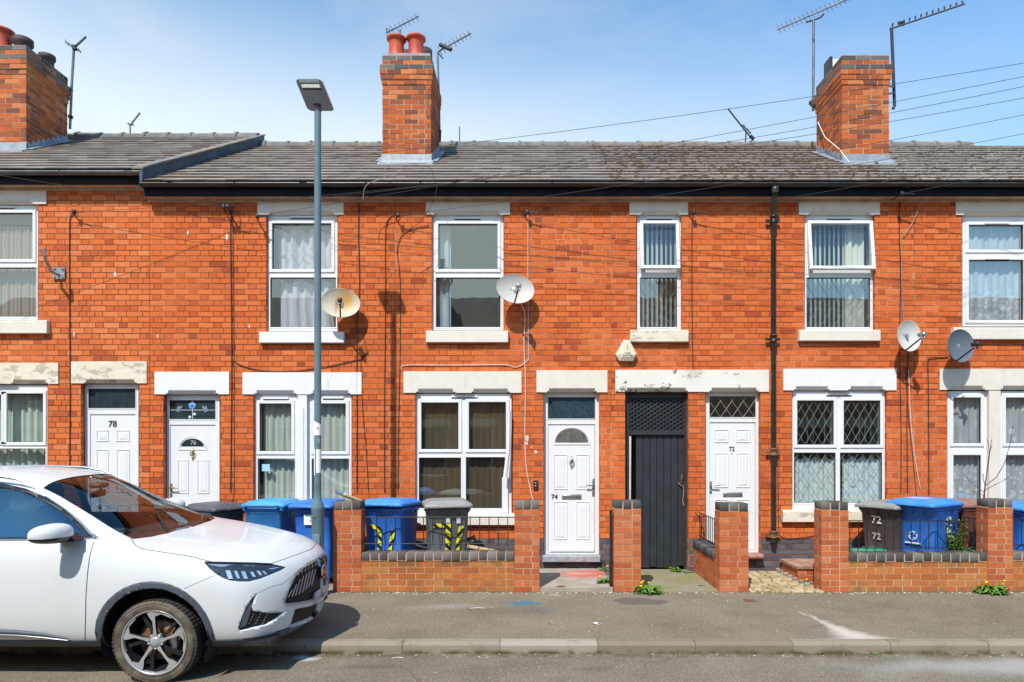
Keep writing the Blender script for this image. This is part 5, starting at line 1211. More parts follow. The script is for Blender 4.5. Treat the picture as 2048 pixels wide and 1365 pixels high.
mb = MB(); mb.lathe([(0, -.001), (.009, -.001)], (X(1255, Ya), Ya, Z(693, Ya)), 'y', 8); mb.tube([(X(1253, Ya), Ya - .001, Z(697, Ya)), (X(1257, Ya), Ya - .001, Z(697, Ya))], .003, 4); mb.tube([(X(1255, Ya), Ya - .001, Z(698, Ya)), (X(1255, Ya), Ya - .001, Z(702, Ya))], .002, 4); mb.build('emblem', M['number_black'], rt)

# ---------------------------------------------------------------- aerials
def aerial(label, Y, mast, booms, r=.018, ticks=(), extra=(), tr=.006, name='tv_aerial', mat='alu'):
    """mast: px list; booms: (u0,v0,Y0,u1,v1,Y1, n, half length, mode, r)"""
    b = P(*mast[0], Y); rt = empty(name, b, label, 'aerial', 'aerials on the chimneys and roofs'); mb = MB()
    mb.tube([P(u, v, Y) for u, v in mast], r, 8); mb.build('mast', M[mat], rt)
    for (u0, v0, y0, u1, v1, y1, n, hl_, mode, br) in booms:
        a, c = P(u0, v0, y0), P(u1, v1, y1); d = (c - a).normalized(); mb = MB(); mb.tube([a, c], br, 6)
        for k in range(n):
            p = a + (c - a) * ((k + .5) / n); h = hl_ * (1 - .25 * k / max(1, n))
            if mode == 'v': e = Vector((0, 0, 1)); e = (e - d * e.dot(d)).normalized(); mb.tube([p - e * h, p + e * h], tr, 4)
            elif mode == 'up': e = Vector((.1, 0, 1)); mb.tube([p, p + e * h], tr * 1.1, 4); mb.tube([p + e * h * .5, p + e * h], tr * 2.4, 5)
            elif mode == 'h': e = Vector((.45, -.9, .25)).normalized(); mb.tube([p - e * h, p + e * h], tr, 4)
            elif mode == 'x': e = Vector((-.45, 0, .9)).normalized(); mb.tube([p - e * h, p + e * h], tr, 4)
        mb.build('boom', M[mat], rt)
    for pts, rr in extra:
        mb = MB(); mb.tube([P(*q) for q in pts], rr, 6); mb.build('bracket', M['black'], rt)
    return rt
aerial('tall aerial mast on the back of the far left chimney', 12.35, [(140, 258), (144, 160), (148, 95)], [(130, 84, 12.3, 162, 104, 12.4, 5, .07, 'x', .012), (146, 98, 12.35, 172, 74, 12.3, 1, .02, 'h', .02)], .022, extra=[([(148, 92, 12.33), (150, 100, 12.33)], .04), ([(136, 180, 12.3), (146, 182, 12.35)], .012), ([(136, 232, 12.3), (146, 236, 12.35)], .03)])
aerial('small forked aerial poking above the stepped left roof', 14.2, [(262, 300), (260, 250)], [(254, 247, 14.2, 268, 251, 14.2, 2, .04, 'h', .012), (260, 252, 14.2, 280, 226, 14.1, 1, .02, 'h', .016)], .016)
aerial('comb aerial behind the two red pots of the middle chimney', 12.6, [(800, 200), (800, 60)], [(773, 66, 12.6, 837, 33, 12.3, 8, .09, 'x', .012)], .018, extra=[([(773, 58, 12.6), (774, 76, 12.6)], .008), ([(778, 57, 12.6), (779, 76, 12.6)], .006)])
aerial('comb aerial on a thin mast right of the middle chimney', 12.2, [(880, 285), (878, 190), (875, 105)], [(876, 104, 12.2, 942, 67, 11.9, 9, .09, 'x', .012)], .017, extra=[([(880, 90, 12.1), (902, 100, 12.0)], .035), ([(884, 98, 12.1), (876, 106, 12.2), (886, 118, 12.2)], .012), ([(876, 257, 12.15), (880, 262, 12.2), (879, 282, 12.2)], .03)])
aerial('thin bare rod standing on the ridge right of the middle chimney', 13.1, [(919, 298), (919, 254)], [], .011, name='roof_rod')
aerial('aerial tilted over behind the ridge left of the right hand chimney', 14.2, [(1521, 300), (1485, 255), (1456, 218)], [(1485, 250, 14.2, 1502, 268, 14.2, 3, .05, 'v', .012)], .016, extra=[([(1492, 262, 14.2), (1490, 300, 14.2)], .014), ([(1500, 272, 14.2), (1508, 279, 14.2)], .035)], mat='black')
aerial('long comb aerial on a tall mast left of the right hand chimney', 12.3, [(1626, 222), (1627, 120), (1627, 42)], [(1554, 60, 12.3, 1702, -4, 11.8, 17, .085, 'x', .013)], .024, extra=[([(1612, 45, 12.3), (1627, 41, 12.3), (1642, 35, 12.25), (1648, 28, 12.2)], .014), ([(1622, 205, 12.2), (1632, 214, 12.1)], .05)])
aerial('comb aerial with upright teeth on a dark mast right of the right hand chimney', 11.6, [(1786, 218), (1789, 212), (1786, 130), (1783, 56)], [(1779, 59, 11.6, 1930, 8, 11.2, 13, .085, 'up', .014)], .026, extra=[([(1800, 48, 11.55), (1808, 47, 11.55)], .04), ([(1776, 173, 11.3), (1790, 174, 11.6)], .014), ([(1776, 188, 11.3), (1790, 187, 11.6)], .014)], mat='black')
# ---------------------------------------------------------------- overhead wires
def wire(a, b, sag, label, r=.0032, ins=True):
    pts = []
    for k in range(41):
        f = k / 40; p = a.lerp(b, f); p.z -= sag * 4 * f * (1 - f); pts.append(p)
    mb = MB(); mb.tube(pts, r, 5); o = mb.build('overhead_wire', M['cable_b']); tag(o, label, 'overhead wire', 'telephone wires fanning to the house fronts')
    if ins:
        mb = MB(); mb.rbox(tuple(a), (.05, .05, .06), .012); mb.tube([a, Vector((a.x - .05, YF - .01, a.z - .02))], .01, 6); mb.tube([a, a + Vector((.16, -.03, -.012 if b.x > a.x else 0))], .008, 6); mb.build('insulator', M['black'], o)
    return o
PT = Vector((13.2, 7.2, 7.05))
wire(P(310, 350, 9.5), PT + Vector((0, 0, .35)), .32, 'topmost overhead wire, from the stepped eave up to the right', ins=False)
wire(P(515, 433, 9.66), PT + Vector((.1, 0, .35)), .12, 'second overhead wire, from above the white drape window up to the right')
wire(P(796, 431, 9.70), PT + Vector((0, .1, .15)), .30, 'overhead wire fixed just left of the upper middle window')
wire(P(1055, 425, 9.72), PT + Vector((0, .1, 0)), .30, 'overhead wire fixed between the middle and narrow upper windows')
wire(P(1388, 425, 9.72), PT + Vector((0, .1, -.1)), .25, 'overhead wire fixed right of the narrow upper window')
wire(P(1804, 388, 9.60), PT + Vector((0, .1, -.2)), .15, 'short overhead wire fixed to the gutter above the right hand dishes')
wire(P(148, 424, 9.72), PT + Vector((-.1, 0, .2)), .55, 'overhead wire fixed above the empty dish bracket')
wire(P(447, 414, 9.62), Vector((-11.5, 7.5, 5.9)), .12, 'overhead wire running left from above the 76 door')
wire(P(455, 414, 9.62), PT + Vector((-.1, 0, .5)), .45, 'overhead wire running right from above the 76 door')
# ---------------------------------------------------------------- cables on the walls
def cable(pts, label, mat='cable_b', r=.0065, y=9.803):
    P3 = [P(u, v, y) for u, v in pts]; out = []
    for i in range(len(P3) - 1):
        p0, p1, p2, p3 = P3[max(i - 1, 0)], P3[i], P3[i + 1], P3[min(i + 2, len(P3) - 1)]
        for k in range(6):
            t_ = k / 6; out.append(.5 * ((2 * p1) + (-p0 + p2) * t_ + (2 * p0 - 5 * p1 + 4 * p2 - p3) * t_ * t_ + (-p0 + 3 * p1 - 3 * p2 + p3) * t_ ** 3))
    out.append(P3[-1]); mb = MB(); mb.tube(out, r, 5)
    return tag(mb.build('wall_cable', M[mat]), label, 'cable', 'cables clipped to the house fronts')
cable([(148, 426), (141, 434), (139, 460), (139, 600), (140, 760), (139, 960)], 'black cable left of the 78 door running full height')
cable([(463, 415), (461, 470), (463, 640), (463, 800), (461, 985)], 'black cable between the 76 door and the grey curtain window')
cable([(458, 418), (469, 445), (480, 452), (478, 430), (466, 424), (467, 600), (468, 960), (461, 1000)], 'thin looped black cable beside the one right of the 76 door', r=.004)
cable([(718, 402), (717, 470), (719, 580), (714, 650), (714, 800), (714, 985)], 'black cable passing behind the rusty dish')
cable([(788, 429), (776, 440), (771, 470), (771, 600), (769, 800), (769, 985)], 'curved black cable left of the lamp shadow')
cable([(858, 451), (835, 455), (808, 466), (797, 486), (795, 510), (800, 560), (800, 700), (797, 850), (796, 985)], 'curved black cable just left of the upper middle window', r=.0055)
cable([(466, 720), (480, 730), (520, 741), (582, 743), (650, 734), (705, 722), (722, 718), (735, 705)], 'sagging black cable above the grey curtain window')
cable([(725, 668), (730, 690), (733, 705), (722, 722), (724, 800), (732, 900), (737, 985)], 'thin black cable hanging below the rusty dish', r=.004)
cable([(1056, 430), (1056, 560), (1057, 722)], 'straight white cable right of the clean off white dish', 'cable_w', .004)
cable([(1042, 608), (1050, 632), (1048, 690), (1051, 760), (1050, 860), (1052, 930), (1062, 985), (1067, 1003)], 'wavy white cable running down between the dark window and the 74 door', 'cable_w', .006)
cable([(803, 740), (812, 731), (900, 731), (1005, 730), (1030, 735), (1048, 728), (1057, 718)], 'white cable along the top of the lintel over the dark double window', 'cable_w', .005)
cable([(1386, 430), (1384, 460), (1384, 600), (1386, 739)], 'black cable dropping right of the narrow upper window')
cable([(1799, 398), (1799, 470), (1801, 560), (1799, 700), (1802, 850), (1802, 985)], 'left black cable between the leaded and lace windows')
cable([(1842, 368), (1842, 390), (1838, 415), (1828, 440), (1812, 466), (1804, 478), (1803, 560), (1806, 640)], 'looping pale cable from the gutter down to the white dish', 'cable_g', .005, 9.78)
cable([(1817, 700), (1815, 760), (1814, 860), (1815, 985)], 'second black cable running down below the white dish')
cable([(1811, 735), (1816, 820), (1826, 920), (1833, 995)], 'slanting black cable right of the two below the white dish', r=.005)
cable([(1817, 740), (1822, 850), (1832, 930), (1841, 978)], 'slanting white cable below the white dish', 'cable_w', .005)
cable([(1897, 715), (1866, 716), (1858, 718), (1856, 728), (1857, 800), (1858, 990)], 'black cable turning from the dark dish down beside the lace window')
cable([(1556, 890), (1557, 1050), (1560, 1070), (1572, 1077), (1600, 1076), (1632, 1071)], 'black cable beside the rain pipe curling below the leaded window', r=.005)
cable([(768, 334), (772, 348), (765, 357), (740, 366), (729, 378), (726, 402)], 'pale cable dropping from the middle chimney over the gutter', 'cable_g', .005, 9.46)
cable([(857, 332), (866, 348), (868, 362), (874, 372), (870, 392), (858, 420), (838, 446), (815, 462)], 'dark cable dropping from the middle chimney to the upper middle window', 'cable_b', .004, 9.46)
mb = MB(); mb.tube([P(1636, 245, 12.0), P(1650, 275, 11.6), P(1680, 300, 11.05), P(1698, 325, 11.0), P(1710, 336, 10.85), P(1790, 362, 9.75)], .008, 6); tag(mb.build('wall_cable', M['cable_w']), 'white cable sagging across the right hand chimney and roof', 'cable', 'cables clipped to the house fronts')
# filler blobs of old mortar on the brick
mb = MB(); rg = random.Random(12)
for (u, v, s) in ((1053, 876, 9), (1052, 888, 7), (1050, 897, 3), (1063, 896, 3), (1072, 905, 7), (1055, 882, 4)):
    c = P(u, v, 9.80); n = 9; rr = [s / 139 / 1.5 * rg.uniform(.6, 1.1) for _ in range(n)]
    pts = [(c.x + r_ * math.cos(6.283 * k / n), 9.811, c.z + r_ * math.sin(6.283 * k / n)) for k, r_ in enumerate(rr)]
    mb.mesh(pts + [(c.x, 9.800, c.z)], [(k, (k + 1) % n, n) for k in range(n)], 0, .5, True)
mb.build('filler_patch', plain('pink filler', (.72, .50, .40), .9), h74)
for k, (u, v, w_, h_) in enumerate(((229, 548, 2, 5), (453, 472, 2.2, 6), (147, 668, 1.2, 5), (314, 672, 1.2, 4), (375, 465, 1.5, 4), (498, 652, 1.3, 4))):
    c = P(u, v, 9.80); mb = MB(); n = 8; pts = [(c.x + w_ / 139 * math.cos(6.283 * q / n), 9.8125, c.z + h_ / 139 * math.sin(6.283 * q / n) * (1.3 if math.sin(6.283 * q / n) < 0 else .7)) for q in range(n)]
    mb.mesh(pts + [(c.x, 9.808, c.z)], [(q, (q + 1) % n, n) for q in range(n)]); mb.build('paint_splash', M['paint_w'], h78 if u < 298 else h76)
# ---------------------------------------------------------------- plants
def dandelion(u, v, size, n, fl, label, seed, z=0.0, up=.5, name='dandelion', mat='leaf', cat='weed'):
    rg = random.Random(seed); p = at_ground(u, v, z); rt = empty(name, p, label, cat, 'weeds in the paving cracks'); mb = MB()
    for k in range(n):
        a = rg.uniform(0, 6.283); L = size * rg.uniform(.5, 1.1); w = L * .13; el = rg.uniform(.15, 1.1) * up; seg = 7; off = Vector((rg.uniform(-.3, .3) * size, rg.uniform(-.12, .12) * size, 0))
        d = Vector((math.cos(a), math.sin(a) * .8, 0)); s = Vector((-math.sin(a), math.cos(a), 0)); prev = None; q = p + off; tw = rg.uniform(-.5, .5)
        for j in range(seg + 1):
            f = j / seg; c = q + d * L * f * math.cos(el * .6) + Vector((0, 0, L * (math.sin(el) * f - .75 * math.sin(el) * f * f * f + .02)))
            ww = w * (math.sin(math.pi * min(1, f * .85 + .1)) ** .8) * (1.25 if j % 2 else .55); sd = s * ww + Vector((0, 0, ww * tw))
            cur = (c - sd, c + sd)
            if prev: mb.face([prev[0], prev[1], cur[1], cur[0]], 0, rg.random())
            prev = cur
    mb.build('leaves', M[mat], rt)
    for k in range(fl):
        a = rg.uniform(0, 6.283); c = p + Vector((math.cos(a) * size * .5, math.sin(a) * size * .25 - .02, size * rg.uniform(.35, .75))); mb = MB(); mb.tube([p + Vector((0, 0, .01)), (p + c) / 2 + Vector((0, 0, .02)), c], .0025, 4, 0)
        mb.lathe([(0, .010), (.012, .010), (.019, .004), (.014, -.004), (0, -.008)], tuple(c), 'z', 10, 1); mb.build('flower', [M['leaf'], M['flower']], rt)
    return rt
dandelion(1293, 1187, .20, 90, 4, 'bushy dandelion with yellow flowers at the foot of the lone brick pillar', 1, 0, 1.15)
dandelion(1987, 1187, .22, 110, 4, 'large dandelion clump growing at the foot of the right hand wall', 2, 0, 1.15)
dandelion(1211, 1166, .15, 40, 1, 'leafy weed filling the corner of the pink stained path', 3, .05, 1.1)
dandelion(1208, 1142, .10, 22, 1, 'small yellowish weed behind the lone brick pillar beside the 74 doorstep', 4, .05, 1.1)
dandelion(1120, 1174, .07, 12, 0, 'tiny weed at the left edge of the pink stained path', 5, .05)
dandelion(1176, 1128, .06, 12, 0, 'tiny weed under the 74 doorstep', 6, .05)
dandelion(1352, 1144, .14, 22, 0, 'weed growing at the foot of the charcoal gate', 7, .01, 1.0)
dandelion(1374, 1146, .12, 16, 0, 'droopy weed in the corner of gate and side wall', 8, .01, .6)
dandelion(1404, 1172, .06, 14, 0, 'small bright weed in the middle of the mossy passage path', 9, .012)
dandelion(1508, 1184, .07, 20, 0, 'small dark weed at the foot of the pillar by the block path', 10)
dandelion(1616, 1168, .10, 20, 1, 'small dandelion with one yellow flower left of the leaded window pillar', 11)
for k, (u, sz) in enumerate(((1641, .05), (1686, .045), (1748, .05))):
    dandelion(u, 1309, sz, 12, 0, ['left', 'middle', 'right'][k] + ' of the three tiny weeds in the gutter under the white powder stain', 20 + k, -.097, .9)
# tall spurge behind the right hand railing
rg = random.Random(44); rt = empty('spurge_plant', (X(1912, 8.78), 8.78, .3), 'tall bright green weed with small leaves behind the right hand railing beside the brown bin', 'plant'); mb = MB(); lf = MB(); fl = MB()
for k in range(13):
    b = Vector((X(1908 + rg.uniform(-14, 18), 8.78), 8.78 + rg.uniform(-.05, .08), .30)); hgt = rg.uniform(.25, .66); tip = b + Vector((rg.uniform(-.10, .08), rg.uniform(-.06, .06), hgt)); mb.tube([b, (b + tip) / 2 + Vector((rg.uniform(-.03, .03), 0, 0)), tip], .004, 4)
    for j in range(44):
        f = rg.uniform(.15, 1); c = b.lerp(tip, f); a = rg.uniform(0, 6.283); L = rg.uniform(.03, .06); d = Vector((math.cos(a), math.sin(a), rg.uniform(-.1, .7))); s = Vector((-math.sin(a), math.cos(a), rg.uniform(-.4, .4))) * L * .28
        lf.face([c, c + d * L * .5 + s, c + d * L, c + d * L * .5 - s], 0, rg.random())
mb.build('stems', M['leaf'], rt); lf.build('leaves', M['leaf_b'], rt)
rg = random.Random(45); mb = MB()
for k in range(130):
    c = Vector((X(rg.uniform(1860, 1962), 8.76), 8.76 + rg.uniform(-.05, .06), .36 + rg.uniform(0, .12))); a = rg.uniform(0, 6.283); L = rg.uniform(.03, .07); d = Vector((math.cos(a), math.sin(a), rg.uniform(.0, .8))); s = Vector((-math.sin(a), math.cos(a), 0)) * L * .3
    mb.face([c, c + d * L * .5 + s, c + d * L, c + d * L * .5 - s], 0, rg.random())
tag(mb.build('ground_ivy', M['leaf'],), kind='stuff')
# bare shrub rooted on the right hand pillar
rt = empty('bare_shrub', P(1968, 999, 8.60), 'bare leafless shrub rising from the right hand brick pillar in front of the lace window', 'shrub')
mb = MB(); Yb = 8.60
for pts, r in (([(1968, 1000), (1969, 985), (1971, 965)], .014), ([(1971, 965), (1977, 925), (1981, 895), (1983, 880)], .007), ([(1973, 945), (1979, 905), (1975, 880)], .005), ([(1970, 972), (1993, 955), (2010, 925), (2021, 885), (2026, 852)], .006), ([(1971, 980), (1990, 970), (2010, 960), (2022, 950)], .0045), ([(1968, 985), (1950, 972), (1935, 958), (1927, 948)], .004), ([(1970, 970), (1966, 958), (1967, 948)], .005), ([(1968, 992), (1950, 985), (1943, 981)], .004), ([(1981, 900), (1985, 888)], .003)):
    n = len(pts); mb.tube([P(u, v, Yb + .02 * math.sin(i * 2.1 + r * 900)) for i, (u, v) in enumerate(pts)], [r * (1 - .55 * i / (n - 1)) for i in range(n)], 6)
for (u, v) in ((1977, 925), (1981, 900), (2010, 925), (2021, 885), (2026, 855), (1990, 970), (2010, 960), (1935, 958), (1966, 952), (1983, 882), (1976, 884), (2022, 951)):
    c = P(u, v, Yb); mb.lathe([(0, -.004), (.007, .002), (.005, .012), (0, .018)], tuple(c), 'z', 6)
mb.build('branches', M['twig'], rt)
# litter
mb = MB(); p = at_ground(1196, 1250); rg = random.Random(5)
for k in range(7):
    c = p + Vector((rg.uniform(-.03, .03), rg.uniform(-.02, .02), .006 + rg.uniform(0, .012))); mb.face([c + Vector((rg.uniform(-.04, .04), rg.uniform(-.03, .03), rg.uniform(-.004, .012))) for _ in range(3)])
tag(mb.build('crumpled_tissue', M['paper']), 'small crumpled white tissue lying on the pavement', 'litter')
mb = MB(); p = at_ground(1500, 1202); mb.box(p.x - .065, p.x + .065, p.y - .06, p.y + .06, 0, .006); mb.box(p.x - .05, p.x + .05, p.y - .045, p.y + .045, .005, .008); tag(mb.build('stopcock_cover', M['rust_iron']), 'small square rusty water cover in the pavement', 'iron cover')
mb = MB(); rg = random.Random(77); DM = [plain('pale chip', (.62, .56, .46), .9), plain('tan dead leaf scrap', (.36, .22, .10), .9), plain('dark grit crumb', (.08, .06, .04), .95), plain('grey pebble', (.34, .32, .29), .9)]
def chip(c, s, m):
    a = rg.uniform(0, 6.28); n = rg.choice((4, 5, 6)); r = [s * rg.uniform(.5, 1.1) for _ in range(n)]
    pts = [c + Vector((r[k] * math.cos(a + 6.283 * k / n), r[k] * .6 * math.sin(a + 6.283 * k / n), 0)) for k in range(n)]
    mb.mesh(pts + [c + Vector((0, 0, s * .45))], [(k, (k + 1) % n, n) for k in range(n)], m, .5)
for k in range(900):
    x = rg.uniform(-3, 9); y = 8.47 - abs(rg.gauss(0, .05)); chip(Vector((x, y, .001)), rg.uniform(.005, .018), rg.choice((0, 0, 1, 2, 3)))
for k in range(500):
    chip(Vector((rg.uniform(-6, 8), YK - .01 - abs(rg.gauss(0, .05)), -.0965)), rg.uniform(.004, .013), rg.choice((1, 2, 2, 3, 0)))
for k in range(420):
    chip(Vector((rg.uniform(-4, 8), rg.uniform(6.5, 8.4), .001)), rg.uniform(.003, .010), rg.choice((0, 0, 1, 3)))
for k in range(200):
    chip(Vector((rg.uniform(-4, 8), rg.uniform(4.9, 6.3), -.0965)), rg.uniform(.003, .009), rg.choice((0, 1, 3)))
tag(mb.build('grit_and_scraps', DM), kind='stuff')
for k, (u, v, L, a, lab) in enumerate([(955, 1218, .16, .1, 'tan twig lying flat in the middle of the pavement'), (1110, 1192, .14, -.4, 'tan twig at the foot of the brick wall left of the pink path'), (795, 1318, .10, .2, 'pale scrap in the road gutter below the blue and grey bins')]):
    p = at_ground(u, v, -.097 if v > 1305 else 0); mb = MB(); mb.tube([p + Vector((-L / 2, 0, .005)), p + Vector((0, .01, .009)), p + Vector((L / 2 * math.cos(a), L / 2 * math.sin(a), .005))], .004, 5); tag(mb.build('twig', M['timber_w']), lab, 'twig')
# ---------------------------------------------------------------- parked car
ROLL = R(1.2)
MC = Matrix.Translation((-3.06, 6.49, -.097 + .0195)) @ Matrix.Rotation(ROLL, 4, 'X'); MCI = MC.inverted(); CAML = MCI @ Vector((0, 0, H))
def car_px(p):
    q = MC @ p; return (CU + q.x * F / q.y, CV - (q.z - H) * F / q.y)
def ray_dir(u, v): return (MCI.to_3x3() @ Vector(((u - CU) / F, 1, -(v - CV) / F))).normalized()
# control net: (x, z, half width) ; j0..j3 bottom, j4..j6 side, j7 edge, j8..j10 top
def st(x, b=.22, s3=(.85, .25), s4=(.915, .42), s5=(.94, .68), s6=(.935, .94), e7=(.885, 1.165), t8=(.61, 1.64), t9=(.36, 1.70), t10=(0, 1.705), dx=(0, 0, 0, 0, 0, 0, 0, 0, 0, 0, 0)):
    pts = [(0, b), (.30, b), (.60, b), s3, s4, s5, s6, e7, t8, t9, t10]
    return [Vector((x + dx[j], -p[0], p[1])) for j, p in enumerate(pts)]
S = []
S.append(st(-3.50, .30, (.74, .34), (.80, .48), (.82, .72), (.80, .98), (.76, 1.10), (.58, 1.115), (.3, 1.12), (0, 1.12)))
S.append(st(-3.42, .26, (.80, .30), (.87, .46), (.89, .70), (.87, .97), (.82, 1.13), (.64, 1.30), (.34, 1.33), (0, 1.34), dx=(0,) * 7 + (0, .05, .0, 0)))
S.append(st(-3.15, .24, (.83, .27), (.90, .44), (.92, .69), (.91, .96), (.86, 1.16), (.62, 1.50), (.35, 1.58), (0, 1.60)))
S.append(st(-2.90, e7=(.88, 1.17), t8=(.60, 1.60), t9=(.36, 1.67), t10=(0, 1.685)))
S.append(st(-2.40, t8=(.61, 1.63), t9=(.37, 1.695), t10=(0, 1.71)))
S.append(st(-1.95, t8=(.61, 1.64), t9=(.37, 1.70), t10=(0, 1.715)))
S.append(st(-1.55, t8=(.60, 1.635), t9=(.36, 1.695), t10=(0, 1.71)))
S.append(st(-1.30, t8=(.585, 1.61), t9=(.34, 1.665), t10=(0, 1.68), dx=(0,) * 8 + (0, .03, .05)))
S.append(st(-1.16, t8=(.575, 1.575), t9=(.33, 1.625), t10=(0, 1.637), dx=(0,) * 8 + (-.0, .04, .05)))
S.append(st(-1.00, t8=(.59, 1.50), t9=(.335, 1.555), t10=(0, 1.567), dx=(0,) * 8 + (-.01, .05, .07)))
S.append(st(-.72, e7=(.88, 1.16), t8=(.645, 1.345), t9=(.37, 1.385), t10=(0, 1.39), dx=(0,) * 8 + (-.0, .08, .11)))
S.append(st(-.45, s6=(.93, .93), e7=(.868, 1.145), t8=(.715, 1.195), t9=(.41, 1.21), t10=(0, 1.205), dx=(0,) * 7 + (-.05, .03, .12, .16)))
S.append(st(-.28, s6=(.93, .92), e7=(.862, 1.12), t8=(.755, 1.135), t9=(.43, 1.142), t10=(0, 1.14), dx=(0,) * 7 + (-.02, .02, .10, .14)))
S.append(st(-.08, s6=(.932, .90), e7=(.862, 1.08), t8=(.745, 1.112), t9=(.43, 1.125), t10=(0, 1.122), dx=(0,) * 8 + (.0, .04, .06)))
S.append(st(.18, s6=(.93, .87), e7=(.86, 1.03), t8=(.735, 1.075), t9=(.42, 1.098), t10=(0, 1.095)))
S.append(st(.42, s4=(.91, .42), s5=(.93, .66), s6=(.915, .84), e7=(.845, .972), t8=(.70, 1.028), t9=(.41, 1.063), t10=(0, 1.064)))
S.append(st(.62, .22, (.83, .25), (.885, .42), (.895, .64), (.875, .81), (.80, .93), (.655, .978), (.38, 1.02), (0, 1.025), dx=(0,) * 8 + (.04, .07, .08)))
S.append(st(.78, .22, (.76, .25), (.82, .40), (.825, .62), (.80, .79), (.73, .885), (.56, .905), (.31, .935), (0, .945), dx=(.25, .2, .1, 0, .0, .0, .0, -.02, .10, .20, .24)))
Fg = {}
NJ = 11; last = S[-1]
for r in range(3, 8):
    Fg[(r, 0)] = last[r]
for c in range(4): Fg[(7, c)] = last[7 + c]; Fg[(3, c)] = last[3 - c]
for (r, c), p in {(6, 1): (.945, .60, .78), (5, 1): (.965, .60, .60), (4, 1): (.945, .60, .39), (6, 2): (1.055, .31, .80), (5, 2): (1.085, .31, .60), (4, 2): (1.055, .31, .38), (6, 3): (1.09, 0, .81), (5, 3): (1.12, 0, .60), (4, 3): (1.085, 0, .38)}.items(): Fg[(r, c)] = Vector((p[0], -p[1], p[2]))
cv, cf = [], []; vid = {}
def vv(p):
    k = (round(p.x, 5), round(p.y, 5), round(p.z, 5))
    if k not in vid: vid[k] = len(cv); cv.append(Vector(p))
    return vid[k]
quads = []
for i in range(len(S) - 1):
    for j in range(NJ - 1): quads.append([S[i][j], S[i + 1][j], S[i + 1][j + 1], S[i][j + 1]])
for r in range(3, 7):
    for c in range(3): quads.append([Fg[(r, c)], Fg[(r, c + 1)], Fg[(r + 1, c + 1)], Fg[(r + 1, c)]])
b0 = S[0]; G = {}
for r in range(3, 8): G[(r, 0)] = b0[r]
for c in range(4): G[(7, c)] = b0[7 + c]; G[(3, c)] = b0[3 - c]
for r in range(4, 7):
    for c in range(1, 4): G[(r, c)] = Vector((-3.55 - .02 * c, b0[r].y * (1 - c / 3.0), b0[r].z))
for r in range(3, 7):
    for c in range(3): quads.append([G[(r + 1, c)], G[(r + 1, c + 1)], G[(r, c + 1)], G[(r, c)]])
for q in quads:
    cf.append([vv(p) for p in q]); m_ = [Vector((p.x, -p.y, p.z)) for p in q]; cf.append([vv(p) for p in m_][::-1])
cf = [f for f in cf if len(set(f)) >= 3]
me = bpy.data.meshes.new('ctl'); me.from_pydata([tuple(v) for v in cv], [], cf); tmp = bpy.data.objects.new('ctl', me); col.objects.link(tmp)
ss = tmp.modifiers.new('s', 'SUBSURF'); ss.levels = 3; ss.render_levels = 3
me2 = bpy.data.meshes.new_from_object(tmp.evaluated_get(bpy.context.evaluated_depsgraph_get())); bpy.data.objects.remove(tmp)
bm = bmesh.new(); bm.from_mesh(me2); bmesh.ops.recalc_face_normals(bm, faces=bm.faces)
bmesh.ops.bisect_plane(bm, geom=bm.verts[:] + bm.edges[:] + bm.faces[:], plane_co=(0, 0, 0), plane_no=(0, 1, 0), clear_outer=True)
for v in bm.verts:
    if abs(v.co.y) < 1e-5: v.co.y = 0
for f in bm.faces: f.material_index = 0
BV = BVHTree.FromBMesh(bm)
def hit(u, v):
    loc, no, i, d = BV.ray_cast(CAML, ray_dir(u, v)); return (loc, no) if loc else (None, None)
def inpoly(p, poly):
    x, y = p; c = False; n = len(poly)
    for i in range(n):
        x1, y1 = poly[i]; x2, y2 = poly[(i + 1) % n]
        if (y1 > y) != (y2 > y) and x < (x2 - x1) * (y - y1) / (y2 - y1) + x1: c = not c
    return c
